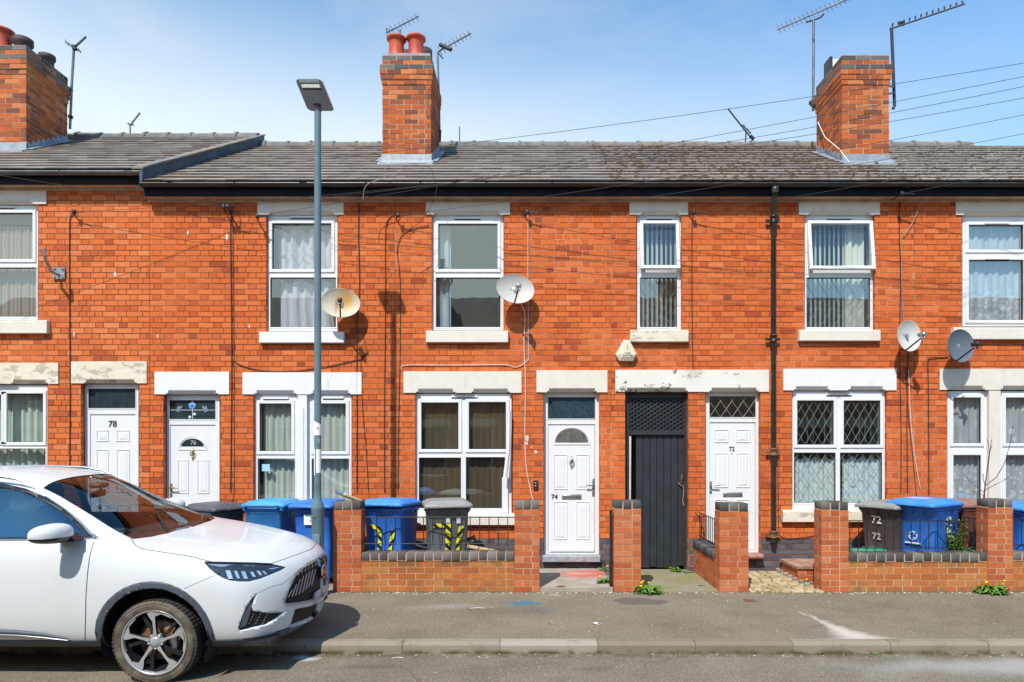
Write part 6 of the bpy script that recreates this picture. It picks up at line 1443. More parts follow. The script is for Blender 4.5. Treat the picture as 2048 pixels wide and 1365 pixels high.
def cut(poly, mode, tagno, only=None, facing=None):
    if mode == 'px': pj = car_px
    elif mode == 'side': pj = lambda p: (p.x, p.z)
    elif mode == 'top': pj = lambda p: (p.x, p.y)
    def ok(f):
        if facing: return f.normal.dot(Vector(facing)) > .12
        if mode == 'px': return f.normal.dot(CAML - f.verts[0].co) > 0
        if mode == 'side': return f.normal.y < -.05
        return f.normal.z > .1
    x0, x1 = min(p[0] for p in poly), max(p[0] for p in poly); y0, y1 = min(p[1] for p in poly), max(p[1] for p in poly)
    n = len(poly)
    for i in range(n):
        a, b = poly[i], poly[(i + 1) % n]
        ex0, ex1, ey0, ey1 = min(a[0], b[0]), max(a[0], b[0]), min(a[1], b[1]), max(a[1], b[1])
        pad = 1.0 if mode == 'px' else .004
        fs = []
        for f in bm.faces:
            if not ok(f): continue
            q = [pj(v.co) for v in f.verts]
            if min(k[0] for k in q) > ex1 + pad or max(k[0] for k in q) < ex0 - pad or min(k[1] for k in q) > ey1 + pad or max(k[1] for k in q) < ey0 - pad: continue
            fs.append(f)
        if not fs: continue
        if mode == 'px': d1, d2 = ray_dir(*a), ray_dir(*b); co, no = CAML, d1.cross(d2)
        elif mode == 'side': d = Vector((b[0] - a[0], 0, b[1] - a[1])); co = Vector((a[0], 0, a[1])); no = d.cross(Vector((0, 1, 0)))
        else: d = Vector((b[0] - a[0], b[1] - a[1], 0)); co = Vector((a[0], a[1], 0)); no = d.cross(Vector((0, 0, 1)))
        if no.length < 1e-9: continue
        es = {e for f in fs for e in f.edges}; vs = {v for f in fs for v in f.verts}
        bmesh.ops.bisect_plane(bm, geom=list(vs) + list(es) + fs, plane_co=co, plane_no=no.normalized(), dist=1e-6)
    res = []
    for f in bm.faces:
        if only is not None and f.material_index not in only: continue
        if not ok(f): continue
        c = pj(f.calc_center_median())
        if x0 <= c[0] <= x1 and y0 <= c[1] <= y1 and inpoly(c, poly): f.material_index = tagno; res.append(f)
    return res
def circ(cx, cz, r, n=40, a0=0, a1=360): return [(cx + r * math.cos(R(a0 + (a1 - a0) * k / n)), cz + r * math.sin(R(a0 + (a1 - a0) * k / n))) for k in range(n + (0 if a1 - a0 == 360 else 1))]
def shrink(poly, s, c=None):
    cx = sum(p[0] for p in poly) / len(poly); cy = sum(p[1] for p in poly) / len(poly)
    return [(cx + (p[0] - cx) * s, cy + (p[1] - cy) * s) for p in poly]
def offs(poly, d):
    n = len(poly); A = sum(poly[i][0] * poly[(i + 1) % n][1] - poly[(i + 1) % n][0] * poly[i][1] for i in range(n)); s = 1 if A > 0 else -1; out = []
    for i in range(n):
        p0, p1, p2 = Vector(poly[i - 1]), Vector(poly[i]), Vector(poly[(i + 1) % n]); d1, d2 = (p1 - p0).normalized(), (p2 - p1).normalized()
        n1, n2 = Vector((d1.y, -d1.x)) * s, Vector((d2.y, -d2.x)) * s; m_ = (n1 + n2); 
        if m_.length < .3: m_ = n1
        m_.normalize(); out.append(tuple(p1 + m_ * d / max(.4, m_.dot(n1))))
    return out
T = dict(paint=0, trim=1, clad=2, ws=3, w1=4, w2=5, w3=6, light=7, grille=8, low=9, intake=10, lip=11, arch=12, rear=13, tail=14, chrome=15)
cut([(-4, -.2), (2, -.2), (2, .335), (-4, .335)], 'side', T['clad'])
for cx in (0.0, -2.72): cut(circ(cx - .015, .345, .487), 'side', T['clad'])
for cx in (0.0, -2.72): cut(circ(cx - .01, .345, .428) , 'side', T['arch'])
for f in bm.faces:
    c = f.calc_center_median()
    if f.material_index in (0, 2) and c.z < .42 and c.y < -.58 and min(abs(c.x), abs(c.x + 2.72)) < .40 and f.normal.z < .3 and c.z < .32 and f.normal.y > -.6: f.material_index = T['arch']
W1 = [(-.60, 1.178), (-.76, 1.275), (-.93, 1.372), (-1.11, 1.462), (-1.30, 1.533), (-1.50, 1.575), (-1.64, 1.585), (-1.64, 1.178)]
W2 = [(-1.71, 1.178), (-1.71, 1.586), (-2.05, 1.585), (-2.35, 1.565), (-2.60, 1.52), (-2.66, 1.30), (-2.60, 1.178)]
W3 = [(-2.70, 1.22), (-2.72, 1.50), (-2.95, 1.44), (-3.12, 1.36), (-3.05, 1.26)]
OUT = [(-.52, 1.158), (-.56, 1.172), (-.745, 1.29), (-.92, 1.392), (-1.10, 1.486), (-1.29, 1.556), (-1.50, 1.600), (-1.9, 1.612), (-2.35, 1.592), (-2.72, 1.53), (-2.97, 1.46), (-3.17, 1.355), (-3.08, 1.24), (-2.7, 1.16), (-1.7, 1.158)]
cut(OUT, 'side', T['trim'])
for nme, pl in (('w1', W1), ('w2', W2), ('w3', W3)): cut(pl, 'side', T[nme])
WS = [(-1.115, .02), (-1.135, -.30), (-1.165, -.535), (-1.00, -.555), (-.70, -.615), (-.42, -.690), (-.27, -.725), (-.20, -.60), (-.155, -.40), (-.125, .02)]
cut(WS, 'top', T['ws'])
cut([(-3.44, .02), (-3.42, -.50), (-3.16, -.55), (-3.02, .02)], 'top', T['rear'])
HL = [(408, 1125.5), (430, 1125.5), (480, 1126.5), (543, 1128), (572, 1134.5), (562, 1141), (545, 1148), (520, 1158), (498, 1163.5), (478, 1163.5), (460, 1161.5), (445, 1156), (430, 1147), (418, 1137)]
GR = [(664, 1103), (650, 1109), (628, 1122), (603, 1137), (590, 1150), (577, 1176), (567, 1203), (571, 1210), (600, 1207), (622, 1203), (664, 1186)]
LW = [(590, 1219), (620, 1213), (664, 1195), (664, 1213), (640, 1232), (610, 1247), (579, 1257)]
LP = [(664, 1201), (664, 1219), (640, 1238), (610, 1254), (573, 1270), (577, 1261), (586, 1254.5), (610, 1244), (640, 1228)]
IN = [(514, 1189), (499, 1203), (486, 1228), (476, 1258), (479, 1263.5), (505, 1258), (534, 1251), (557, 1236), (570, 1224), (542, 1227), (508, 1223), (504, 1214), (508, 1203)]
cut(LP, 'px', T['lip']); 
for nme, pl in (('light', HL), ('grille', GR), ('low', LW), ('intake', IN)): cut(pl, 'px', T[nme])
def region(k): return [f for f in bm.faces if f.material_index == T[k]]
for k, th, dp in (('grille', .004, -.028), ('low', .004, -.035), ('intake', .003, -.022), ('light', .002, -.006), ('w1', .002, -.007), ('w2', .002, -.007), ('w3', .002, -.007), ('ws', .002, -.006), ('clad', .004, .006)):
    fs = region(k)
    if fs:
        r_ = bmesh.ops.inset_region(bm, faces=fs, thickness=th, depth=dp, use_boundary=False, use_even_offset=False)
        for f in r_['faces']: f.material_index = T['clad'] if k == 'clad' else (0 if k in ('grille', 'low', 'intake') else T['trim'])
bmesh.ops.delete(bm, geom=region('arch'), context='FACES')
# ribbons lying on the skin
ribbons = []
def ribbon(pts, w, matk, lift=.0012, name='gap_or_shade_line', mirror=True, thick=0.0):
    d = []; 
    for i in range(len(pts) - 1):
        (x0, y0), (x1, y1) = pts[i], pts[i + 1]; n = max(1, int(math.hypot(x1 - x0, y1 - y0) / 3))
        d += [(x0 + (x1 - x0) * k / n, y0 + (y1 - y0) * k / n) for k in range(n)]
    d.append(pts[-1]); H_ = [hit(*p) for p in d]; H_ = [h for h in H_ if h[0] is not None]
    if len(H_) < 2: return
    L = []
    for i, (p, no) in enumerate(H_):
        q0 = H_[max(0, i - 1)][0]; q1 = H_[min(len(H_) - 1, i + 1)][0]; t_ = (q1 - q0)
        if t_.length < 1e-7: continue
        s = t_.normalized().cross(no).normalized() * w / 2; c = p + no * lift; L.append((c - s, c + s, no))
    ribbons.append((L, matk, name, mirror, thick))
BVH = None
ribbon([(262, 1076), (266, 1084), (272, 1092), (282, 1097), (300, 1101), (340, 1107), (385, 1114), (410, 1121), (428, 1125)], .006, 'gap', mirror=False)
ribbon([(545, 1127), (565, 1120), (590, 1111), (612, 1103), (624, 1098.5)], .005, 'gap')
ribbon([(410, 1124.5), (450, 1125), (500, 1126), (545, 1128)], .011, 'gap', mirror=False)
ribbon([(188, 1084), (184, 1096), (179, 1115), (175, 1150), (172, 1190), (171, 1240), (170, 1283)], .006, 'gap')
ribbon([(368, 1178), (395, 1166), (430, 1151)], .0025, 'gap')
ribbon([(513, 1189), (525, 1181), (545, 1173), (565, 1168), (578, 1158), (590, 1147), (600, 1138)], .004, 'crease_shade')  # grey ribbon paints the shading line of the bumper recess
ribbon([(188, 1083), (205, 1077), (225, 1068), (240, 1060)], .002, 'crease_shade')
for pl, w_ in (([(664, 1105), (650, 1110), (628, 1123), (603, 1138), (590, 1151), (577, 1177), (567.5, 1203), (571, 1210), (600, 1207), (622, 1203), (664, 1187)], .014),): ribbon(pl, w_, 'chrome', .007, 'grille_surround', True, .006)
ribbon([(664, 1217), (640, 1236.5), (610, 1252), (574, 1269)], .010, 'chrome', .006, 'lip_trim', True, .005)
# mirror the half and merge
geo = bmesh.ops.duplicate(bm, geom=bm.verts[:] + bm.edges[:] + bm.faces[:])
nv = [g for g in geo['geom'] if isinstance(g, bmesh.types.BMVert)]; nf = [g for g in geo['geom'] if isinstance(g, bmesh.types.BMFace)]
for v in nv: v.co.y = -v.co.y
bmesh.ops.reverse_faces(bm, faces=nf)
farset = set(nf)
side = {f: (1 if f in farset else 0) for f in bm.faces}
faces_by = {}
for f in bm.faces: faces_by.setdefault((f.material_index, side[f]), []).append(f)
car = bpy.data.objects.new('parked_car', None); col.objects.link(car); W[car.name] = Vector((0, 0, 0)); tag(car, 'white compact SUV parked half on the kerb, bonnet pointing to the lamp column', 'car')
t = NT('white car paint'); c = t.mix(t.ramp(t.noise(2.5, 5), .4, .8, 0, .5), (.64, .66, .67), (.56, .56, .55)); M['paint'] = None
geo_ = t.n('ShaderNodeNewGeometry'); c = t.mix(geo_.outputs['Backfacing'], c, (.02, .02, .022))
M['paint'] = t.finish(c, .30, 0, None, .4, .45)
t = NT('black car trim'); M['cartrim'] = t.finish((.012, .013, .016), .25, 0, None, .5, .3)
M['clad'] = plain('grey blue plastic cladding', (.065, .08, .10), .55, var=.12, scale=6, bump=.2, bscale=180)
M['gap'] = plain('dark panel gap', (.01, .01, .01), .8); M['crease_shade'] = plain('painted crease shade', (.33, .34, .34), .5)  # the softer grey puts the shade of body creases into colour
M['hlight'] = NT('smoked headlight glass').finish((.03, .035, .045), .06, .3, None, .8, 1.0)
M['grille'] = plain('black grille', (.004, .005, .006), .6, var=.3, scale=60, bump=.8, bscale=220); M['grille_bar'] = plain('steel blue grille bar', (.34, .40, .46), .3, .7)
def tint_glass(name, tint, refl, gc=(.80, .90, 1)):
    t = NT(name); tr = t.n('ShaderNodeBsdfTransparent'); tr.inputs[0].default_value = (*tint, 1); gl = t.n('ShaderNodeBsdfGlossy'); gl.inputs['Roughness'].default_value = 0.0; gl.inputs[0].default_value = (*gc, 1)
    mx = t.n('ShaderNodeMixShader'); t.link(schlick(t, refl + .04), mx.inputs[0]); t.link(tr.outputs[0], mx.inputs[1]); t.link(gl.outputs[0], mx.inputs[2]); t.link(mx.outputs[0], t.out.inputs[0]); return t.m
M['cglass'] = tint_glass('tinted car window', (.12, .16, .18), .34, (.26, .46, .62)); M['cglass_f'] = tint_glass('clear car side window', (.40, .50, .56), .36, (.24, .45, .62)); M['wsglass'] = tint_glass('windscreen glass', (.78, .82, .80), .04)
def part(key, name, mats, sides=(0, 1), joined=False, doub=True):
    groups = [[f for s in sides for f in faces_by.get((T[key], s), [])]] if joined else [faces_by.get((T[key], s), []) for s in sides]
    out = []
    for fs in groups:
        if not fs: continue
        idx = {}; vs = []; fc = []
        for f in fs:
            q = []
            for v in f.verts:
                if v.index not in idx or True:
                    k = (round(v.co.x, 5), round(v.co.y, 5), round(v.co.z, 5))
                    if k not in idx: idx[k] = len(vs); vs.append(v.co.copy())
                    if not q or (idx[k] != q[-1] and idx[k] != q[0]): q.append(idx[k])
            if len(q) >= 3 and len(set(q)) == len(q): fc.append(q)
        m_ = MB(); m_.mesh(vs, fc, 0, .5, True); 
        xs = [p.x for p in m_.v]; 
        o_ = Vector((sum(p.x for p in m_.v) / len(m_.v), sum(p.y for p in m_.v) / len(m_.v), sum(p.z for p in m_.v) / len(m_.v)))
        mm = bpy.data.meshes.new(name); mm.from_pydata([tuple(p - o_) for p in m_.v], [], m_.f); mm.materials.append(mats); mm.polygons.foreach_set('use_smooth', [True] * len(m_.f)); mm.update()
        b3 = bmesh.new(); b3.from_mesh(mm); bmesh.ops.remove_doubles(b3, verts=b3.verts, dist=2e-5); bmesh.ops.holes_fill(b3, edges=[e for e in b3.edges if e.is_boundary and e.calc_length() < .02], sides=5) if name == 'body' else None
        bmesh.ops.recalc_face_normals(b3, faces=b3.faces)
        cc_ = Vector((-1.2, 0, .75)) - o_ if joined else Vector((o_.x, 0, o_.z)) - o_
        if sum(f.normal.dot(f.calc_center_median() - cc_) * f.calc_area() for f in b3.faces) < 0: bmesh.ops.reverse_faces(b3, faces=b3.faces)
        b3.to_mesh(mm); b3.free()
        ob = bpy.data.objects.new(name, mm); col.objects.link(ob); ob.parent = car; ob.location = o_; W[ob.name] = o_; out.append(ob)
    return out
bm.verts.index_update(); bm.normal_update()
body = part('paint', 'body', M['paint'], joined=True)[0]
part('trim', 'window_trim', M['cartrim']); part('clad', 'cladding', M['clad'], joined=True)
part('ws', 'windscreen', M['wsglass'], joined=True); part('rear', 'rear_window', M['cglass'], joined=True)
for k in ('w1', 'w2', 'w3'): part(k, 'side_window', M['cglass_f' if k == 'w1' else 'cglass'])
hls = part('light', 'headlight', M['hlight']); grl = part('grille', 'grille', M['grille'], joined=True)[0]; part('low', 'lower_grille', M['grille'], joined=True); part('intake', 'side_intake', M['grille']); part('lip', 'bumper_lip', M['satin'], joined=True)
def cbuild(mb, name, mat, par=None, smooth=False): return mb.build(name, mat, par or car)
RM = {'gap': 'gap', 'crease_shade': 'crease_shade', 'chrome': 'satin'}
agg = {}
for ri, (L, mk, name, mirror, thick) in enumerate(ribbons):
    for s in ((1, -1) if mirror else (1,)):
        mb = agg.setdefault((name, mk, s, ri), MB())
        for a, b in zip(L[:-1], L[1:]):
            q = [a[0], a[1], b[1], b[0]]; q = [Vector((p.x, p.y * s, p.z)) for p in q]; mb.face(q, 0, .5, True)
            if thick:
                for e in (0, 1):
                    p0, p1 = a[e], b[e]; n0, n1 = a[2] * -thick, b[2] * -thick; q = [p0, p1, p1 + n1, p0 + n0]; mb.face([Vector((p.x, p.y * s, p.z)) for p in q])
for (name, mk, s_, ri), mb in agg.items(): cbuild(mb, name, M[RM[mk]], body if mk in ('gap', 'crease_shade') else None)
# headlight elements
def patch(px, lift, name, mat, par_pair, mir=True):
    H_ = [hit(*p) for p in px]
    if any(h[0] is None for h in H_): return
    for s in ((0, 1) if mir else (0,)):
        mb = MB(); a = [h[0] + h[1] * lift for h in H_]; b = [h[0] + h[1] * (lift - .004) for h in H_]; sg = -1 if s else 1
        a = [Vector((p.x, p.y * sg, p.z)) for p in a]; b = [Vector((p.x, p.y * sg, p.z)) for p in b]; n = len(a)
        mb.mesh(a + b, [tuple(range(n))] + [(i, (i + 1) % n, n + (i + 1) % n, n + i) for i in range(n)])
        mb.build(name, mat, par_pair[s])
LENS = plain('bright headlight reflector', (.72, .74, .76), .15, .7); LENS2 = plain('blue grey headlight strip', (.34, .42, .52), .2, .5)
for (x, y, w_, h_) in ((451, 1141, 9, 17), (468, 1142, 6, 15), (482, 1143, 8, 15), (500, 1144, 6, 10), (513, 1142, 6, 9), (524, 1142, 5, 7)):
    patch([(x, y), (x + w_, y), (x + w_ + 6, y + h_), (x + 6, y + h_)], -.001, 'lamp_lens', LENS, hls)
patch([(412, 1128), (450, 1129), (500, 1131), (560, 1135), (545, 1139), (480, 1138), (440, 1134)], -.002, 'lamp_strip', LENS2, hls)
patch([(499, 1206), (507, 1203), (504, 1216), (499, 1232), (492, 1252), (479, 1257), (487, 1229)], -.004, 'intake_blade', M['clad'], (car, car))
for i in range(4):
    for j in range(3):
        x = 506 + j * 14 - i * 3; y = 1231 + i * 6
        if y > 1258 - j * 4: continue
        patch([(x, y), (x + 3, y - 3), (x + 4, y - 2), (x + 1, y + 1)], -.014, 'intake_stud', M['satin'], (car, car))
# grille bars: slanted blades set in the opening
for k, (u, v0, v1) in enumerate([(577, 1196, 1179), (585, 1194, 1168), (592, 1192, 1158), (599, 1190, 1151), (606, 1186, 1146), (612, 1181, 1142), (618, 1176, 1139), (624, 1172, 1137)]):
    patch([(u, v0), (u + 3, v0 - 1), (u + 3 + 9, v1), (u + 9, v1 + 1)], -.012, 'grille_bar', M['grille_bar'], (grl, grl))
for k in range(9):
    u = 640 - k * 7; v = 1118 + k * 3.8
    patch([(u, v + 10), (u + 2, v + 9), (u + 3.5, v + 2), (u + 1.5, v + 2)], -.014, 'grille_bar', M['grille_bar'], (grl, grl))
# badge and blank plate
h_, no = hit(641, 1150)
bx_ = 1.102; mb = MB(); r = .068
oct_ = [(r * math.cos(R(22.5 + 45 * k)), r * math.sin(R(22.5 + 45 * k))) for k in range(8)]; oc2 = [(p[0] * .82, p[1] * .82) for p in oct_]
zb_ = .715; v = [(bx_, p[0], zb_ + p[1]) for p in oct_] + [(bx_ + .008, p[0] * .96, zb_ + p[1] * .96) for p in oct_] + [(bx_ + .008, p[0], zb_ + p[1]) for p in oc2] + [(bx_ + .003, p[0], zb_ + p[1]) for p in oc2]
mb.mesh(v, [(k, (k + 1) % 8, 8 + (k + 1) % 8, 8 + k) for k in range(8)] + [(8 + k, 8 + (k + 1) % 8, 16 + (k + 1) % 8, 16 + k) for k in range(8)] + [(16 + k, 16 + (k + 1) % 8, 24 + (k + 1) % 8, 24 + k) for k in range(8)]); mb.mesh([v[24 + k] for k in range(8)], [tuple(range(8))], 1)
mb.box(bx_ - .06, bx_ + .001, -.05, .05, zb_ - .05, zb_ + .05, 1)
bd = mb.build('badge', [M['chrome'], M['grille']], grl)
text('MG', .062, (bx_ + .006, 0, zb_ - .002), M['chrome'], grl, 'badge_letters', flat_rot=(R(90), 0, R(90)), bold=.002)
mb = MB(); mb.rbox((1.078, 0, .505), (.012, .40, .108), .004); mb.box(1.03, 1.074, -.18, .18, .47, .54); mb.build('number_plate', plain('blank pale number plate', (.48, .46, .45), .4, var=.2, scale=12), car)
# wheels
t = NT('dusty tyre rubber'); sp = t.n('ShaderNodeSeparateXYZ'); c = t.mix(t.ramp(t.noise(9, 5), .35, .7), (.085, .070, .056), (.19, .155, .12)); M['tyre'] = t.finish(c, .85, 0, t.bump(t.noise(60, 4), .3, .003), .2)
M['tread'] = plain('dark tyre tread', (.04, .036, .033), .85, var=.3, scale=20)
M['rim'] = plain('diamond cut alloy', (.46, .46, .47), .30, .45, var=.06); M['rim_d'] = plain('dark alloy pocket', (.025, .027, .032), .3, .4); M['disc'] = plain('rusty brake disc', (.28, .14, .07), .5, .5, var=.3, scale=20)
def wheel(x, s, dz, steer=0):
    RW = .345; rt = MB()
    # local: axis Y, outer face towards -Y*s
    tr = MB()
    prof = [(.252, -.080), (.262, -.100), (.285, -.112), (.315, -.112), (.333, -.100), (.341, -.085)]
    tr.lathe(prof, (0, 0, 0), 'y', 64, 0); tr.lathe([(.341, -.085), (.343, -.06), (.345, 0), (.343, .06), (.341, .085), (.33, .10), (.29, .11), (.25, .09)], (0, 0, 0), 'y', 64, 1)
    for k in range(64):
        a = 6.283185 * k / 64; m4 = Matrix.Rotation(a, 4, 'Y')
        for (ya, yb) in ((-.096, -.058), (-.045, -.004), (.01, .05), (.058, .09)):
            q = MB(); q.box(-.011, .011, ya, yb, .336, .3475); tr.mesh([m4 @ p for p in q.v], q.f, 1)
    for r_ in (.272, .300, .322): tr.lathe([(r_ - .003, -.109), (r_, -.1145), (r_ + .003, -.1115)], (0, 0, 0), 'y', 64, 0)
    rm = MB(); rm.lathe([(.264, -.098), (.268, -.107), (.262, -.111), (.255, -.107), (.249, -.096), (.244, -.06)], (0, 0, 0), 'y', 64, 0)
    rm.lathe([(.240, -.085), (.225, -.03), (.215, .06), (.20, .08)], (0, 0, 0), 'y', 48, 1)
    rm.lathe([(0, -.096), (.026, -.098), (.032, -.094), (.045, -.088), (.062, -.078), (.070, -.05)], (0, 0, 0), 'y', 30, 0)
    def pol(r_, deg): return (r_ * math.cos(R(deg)), r_ * math.sin(R(deg)))
    for k in range(5):
        A = 16 + 72 * k
        def pts(lst): return [pol(r_, A + d) for r_, d in lst]
        sp_ = pts([(.05, -22), (.05, 22), (.10, 8), (.17, 7), (.212, 13), (.246, 15), (.256, 9), (.256, -22), (.250, -34), (.243, -33), (.241, -12), (.212, 0), (.10, -4)])
        n = len(sp_); f_ = -.103; b_ = -.070
        def yy(p, base): rr_ = math.hypot(*p); return base + .014 * max(0, 1 - rr_ / .25)
        vs = [(p[0], yy(p, f_), p[1]) for p in sp_] + [(p[0] * .985, yy(p, b_), p[1] * .985) for p in sp_]
        m4 = [vs, None]; c0 = n
        rm.mesh(vs, [tuple(range(n))[::-1]], 0); rm.mesh(vs, [(i, (i + 1) % n, n + (i + 1) % n, n + i) for i in range(n)], 1)
        # recessed dark secondary spoke
        s2 = pts([(.05, 20), (.06, 45), (.12, 28), (.225, 33), (.232, 25), (.12, 16)])
        n2 = len(s2); vs = [(p[0], -.072, p[1]) for p in s2] + [(p[0], -.045, p[1]) for p in s2]; rm.mesh(vs, [tuple(range(n2))[::-1]] + [(i, (i + 1) % n2, n2 + (i + 1) % n2, n2 + i) for i in range(n2)], 1)
        q = pol(.057, A + 36); rm.lathe([(0, -.090), (.009, -.088), (.010, -.07)], (q[0], 0, q[1]), 'y', 8, 0)
    dk = MB(); dk.lathe([(.06, -.02), (.165, -.02), (.168, -.01), (.165, .0)], (0, 0, 0), 'y', 40, 0); dk.rbox((.12, -.012, -.02), (.07, .06, .14), .015, None, 1)
    flip = Matrix.Rotation(math.pi, 4, 'Z') if s > 0 else Matrix()
    T4 = Matrix.Translation((x, s * .825, RW + dz)) @ flip
    for m_ in (tr, rm, dk): m_.v = [T4 @ p for p in m_.v]
    w_ = tr.build('wheel', [M['tyre'], M['tread']], car); rm.build('rim', [M['rim'], M['rim_d']], w_); dk.build('brake', [M['disc'], M['satin']], w_)
    # liner
    ln = MB(); ln.lathe([(.435, -s * -.0 + (-.93 if s < 0 else .93)), (.435, s * .50)], (x - .01, 0, .345), 'y', 36); ln.lathe([(.435, s * .50), (0, s * .50)], (x - .01, 0, .345), 'y', 36)
    ln.v = [p for p in ln.v]; return ln
for x in (0.0, -2.72):
    for s in (-1, 1):
        w_ = wheel(x, s, -.016 if s < 0 else .05)
        lm = MB()
        n = 30
        for k in range(n):
            a0, a1 = R(-20 + 220 * k / n), R(-20 + 220 * (k + 1) / n); p = lambda a, y: (x - .01 + .44 * math.cos(a), y, .345 + .44 * math.sin(a))
            lm.face([p(a0, s * .905), p(a1, s * .905), p(a1, s * .52), p(a0, s * .52)]); lm.face([p(a0, s * .52), p(a1, s * .52), (x - .01, s * .52, .345)])
        lm.build('wheel_liner', M['black_pl'], car)
# door mirrors
for s in (-1, 1):
    bm2 = bmesh.new(); bmesh.ops.create_icosphere(bm2, subdivisions=4, radius=1)
    mb = MB(); vs = []
    for v in bm2.verts:
        p = v.co.copy(); p.x = math.copysign(abs(p.x) ** .8, p.x); p.z = math.copysign(abs(p.z) ** .75, p.z) * (1 if p.z > 0 else .8); p.y = math.copysign(abs(p.y) ** .8, p.y)
        if p.x < -.62: p.x = -.62
        vs.append(Vector((-.745 + p.x * .105 + p.y * .05 * s * -1 * 0 - (p.y * s) * .045, s * (1.045) + p.y * .135, 1.225 + p.z * .088 * (1 + .12 * (-p.y * s)))))
    cut_z = 1.213
    bm2.faces.ensure_lookup_table()
    if s > 0:
        rf = Matrix.Translation((-.76, .93, 1.22)) @ Matrix.Rotation(R(65), 4, 'Z') @ Matrix.Translation((.72, -.96, -1.22)); vs = [rf @ q for q in vs]
    i0 = len(mb.v); mb.v += vs
    for f in bm2.faces:
        mb.f.append([i0 + v.index for v in f.verts]); mb.m.append(0 if sum(vs[v.index].z for v in f.verts) / 3 > cut_z else 1); mb.a.append(.5); mb.sm.append(True)
    bm2.free(); mo = mb.build('door_mirror', [M['paint'], M['cartrim']], car)
    mb = MB(); mb.prism([(-.80, 1.155), (-.62, 1.16), (-.60, 1.175), (-.66, 1.22), (-.76, 1.20)], 'y', s * .86, s * .97); mb.build('mirror_foot', M['cartrim'], mo)
# roof rails, belt chrome, sill chrome, wipers
for s in (-1, 1):
    mb = MB(); pts = [(-3.05, s * .60, 1.615), (-2.9, s * .605, 1.640), (-2.4, s * .61, 1.675), (-1.95, s * .605, 1.682), (-1.55, s * .60, 1.670), (-1.36, s * .595, 1.640), (-1.22, s * .59, 1.590)]
    mb.tube(pts, [.008, .014, .015, .015, .014, .012, .004], 8); mb.build('roof_rail', M['satin'], car)
    mb = MB()
    def sk(x, z, e=.004):
        loc, no, i, d = BV.ray_cast(Vector((x, -2, z)), Vector((0, 1, 0))); 
        if loc is None: return None
        q = loc + no * e; return Vector((q.x, q.y * (-s) if True else q.y, q.z)) if s > 0 else q
    pp = [sk(x, z) for x, z in [(-3.0, 1.20), (-2.7, 1.16), (-2.2, 1.157), (-1.7, 1.157), (-1.2, 1.157), (-.9, 1.157), (-.7, 1.158), (-.54, 1.160)]]; pp = [p for p in pp if p]; mb.tube(pp, .007, 6)
    pp = [sk(x, z) for x, z in [(-.52, 1.162), (-.60, 1.20), (-.74, 1.292), (-.92, 1.394), (-1.10, 1.488)]]; pp = [p for p in pp if p]; mb.tube(pp, [.012, .010, .006, .005, .004][:len(pp)], 6); mb.build('window_chrome', M['chrome'], car)
    mb = MB(); pp = [sk(x, z, .010) for x, z in [(-2.2, .43), (-1.8, .43), (-1.4, .425), (-1.1, .41), (-.9, .39), (-.72, .355)]]; pp = [p for p in pp if p]; mb.tube(pp, [.022, .022, .021, .018, .013, .004][:len(pp)], 8)
    mb.build('sill_trim', M['clad'], car)
    mb = MB(); pp = [sk(x, z, .022) for x, z in [(-2.2, .41), (-1.8, .41), (-1.4, .405), (-1.1, .39), (-.9, .37), (-.72, .348)]]; pp = [p for p in pp if p]; mb.tube(pp, [.008, .008, .008, .007, .006, .003][:len(pp)], 6); mb.build('sill_chrome', M['satin'], car)
mb = MB()
for (a, b) in (((-.17, -.35), (-.42, -.10)), ((-.15, .20), (-.33, .62))):
    pp = []
    for k in range(7):
        x_, y_ = a[0] + (b[0] - a[0]) * k / 6, a[1] + (b[1] - a[1]) * k / 6; loc, no, i_, d_ = BV.ray_cast(Vector((x_, -abs(y_), 3)), Vector((0, 0, -1)))
        if loc: pp.append((x_, y_, loc.z + .010))
    mb.tube(pp, .007, 5)
mb.build('wiper', M['cartrim'], car)
# cabin
DASH = plain('dark dashboard', (.02, .022, .028), .6, var=.3); SEAT = plain('dark blue grey seat', (.03, .04, .06), .7, var=.3)
mb = MB(); mb.rbox((-.55, 0, 1.02), (.55, 1.42, .18), .06); mb.rbox((-.42, 0, 1.06), (.5, 1.35, .10), .04); mb.rbox((-.72, -.37, 1.12), (.2, .4, .08), .03); mb.build('dashboard', DASH, car)
for s in (-1, 1):
    mb = MB(); mb.rbox((-1.30, s * .37, .72), (.52, .50, .18), .06); mb.rbox((-1.62, s * .37, 1.02), (.16, .50, .62), .07, Euler((0, R(-14), 0))); mb.rbox((-1.72, s * .37, 1.42), (.10, .26, .2), .045, Euler((0, R(-8), 0))); mb.build('front_seat', SEAT, car)
mb = MB(); mb.rbox((-2.2, 0, .72), (.5, 1.3, .2), .06); mb.rbox((-2.52, 0, 1.02), (.16, 1.3, .58), .07, Euler((0, R(-14), 0)))
for y in (-.4, .4): mb.rbox((-2.62, y, 1.36), (.10, .26, .16), .04)
mb.build('rear_seat', SEAT, car)
mb = MB(); pts = [(-.86 + .05 * math.cos(q), -.37 + .18 * math.sin(q), 1.08 + .17 * math.cos(q)) for q in [6.283 * k / 24 for k in range(25)]]; mb.tube(pts, .016, 8); mb.rbox((-.84, -.37, 1.07), (.05, .12, .10), .02); mb.tube([(-.84, -.53, 1.07), (-.84, -.21, 1.07)], .014, 6); mb.build('steering_wheel', DASH, car)
mb = MB(); mb.rbox((-1.03, 0, 1.455), (.035, .24, .065), .015, Euler((0, R(12), R(4)))); mb.tube([(-1.02, 0, 1.46), (-.98, 0, 1.55)], .012, 6); mb.rbox((-1.02, .0, 1.535), (.12, .14, .05), .02); rv = mb.build('rear_view_mirror', plain('brown grey mirror back', (.10, .045, .03), .5), car)
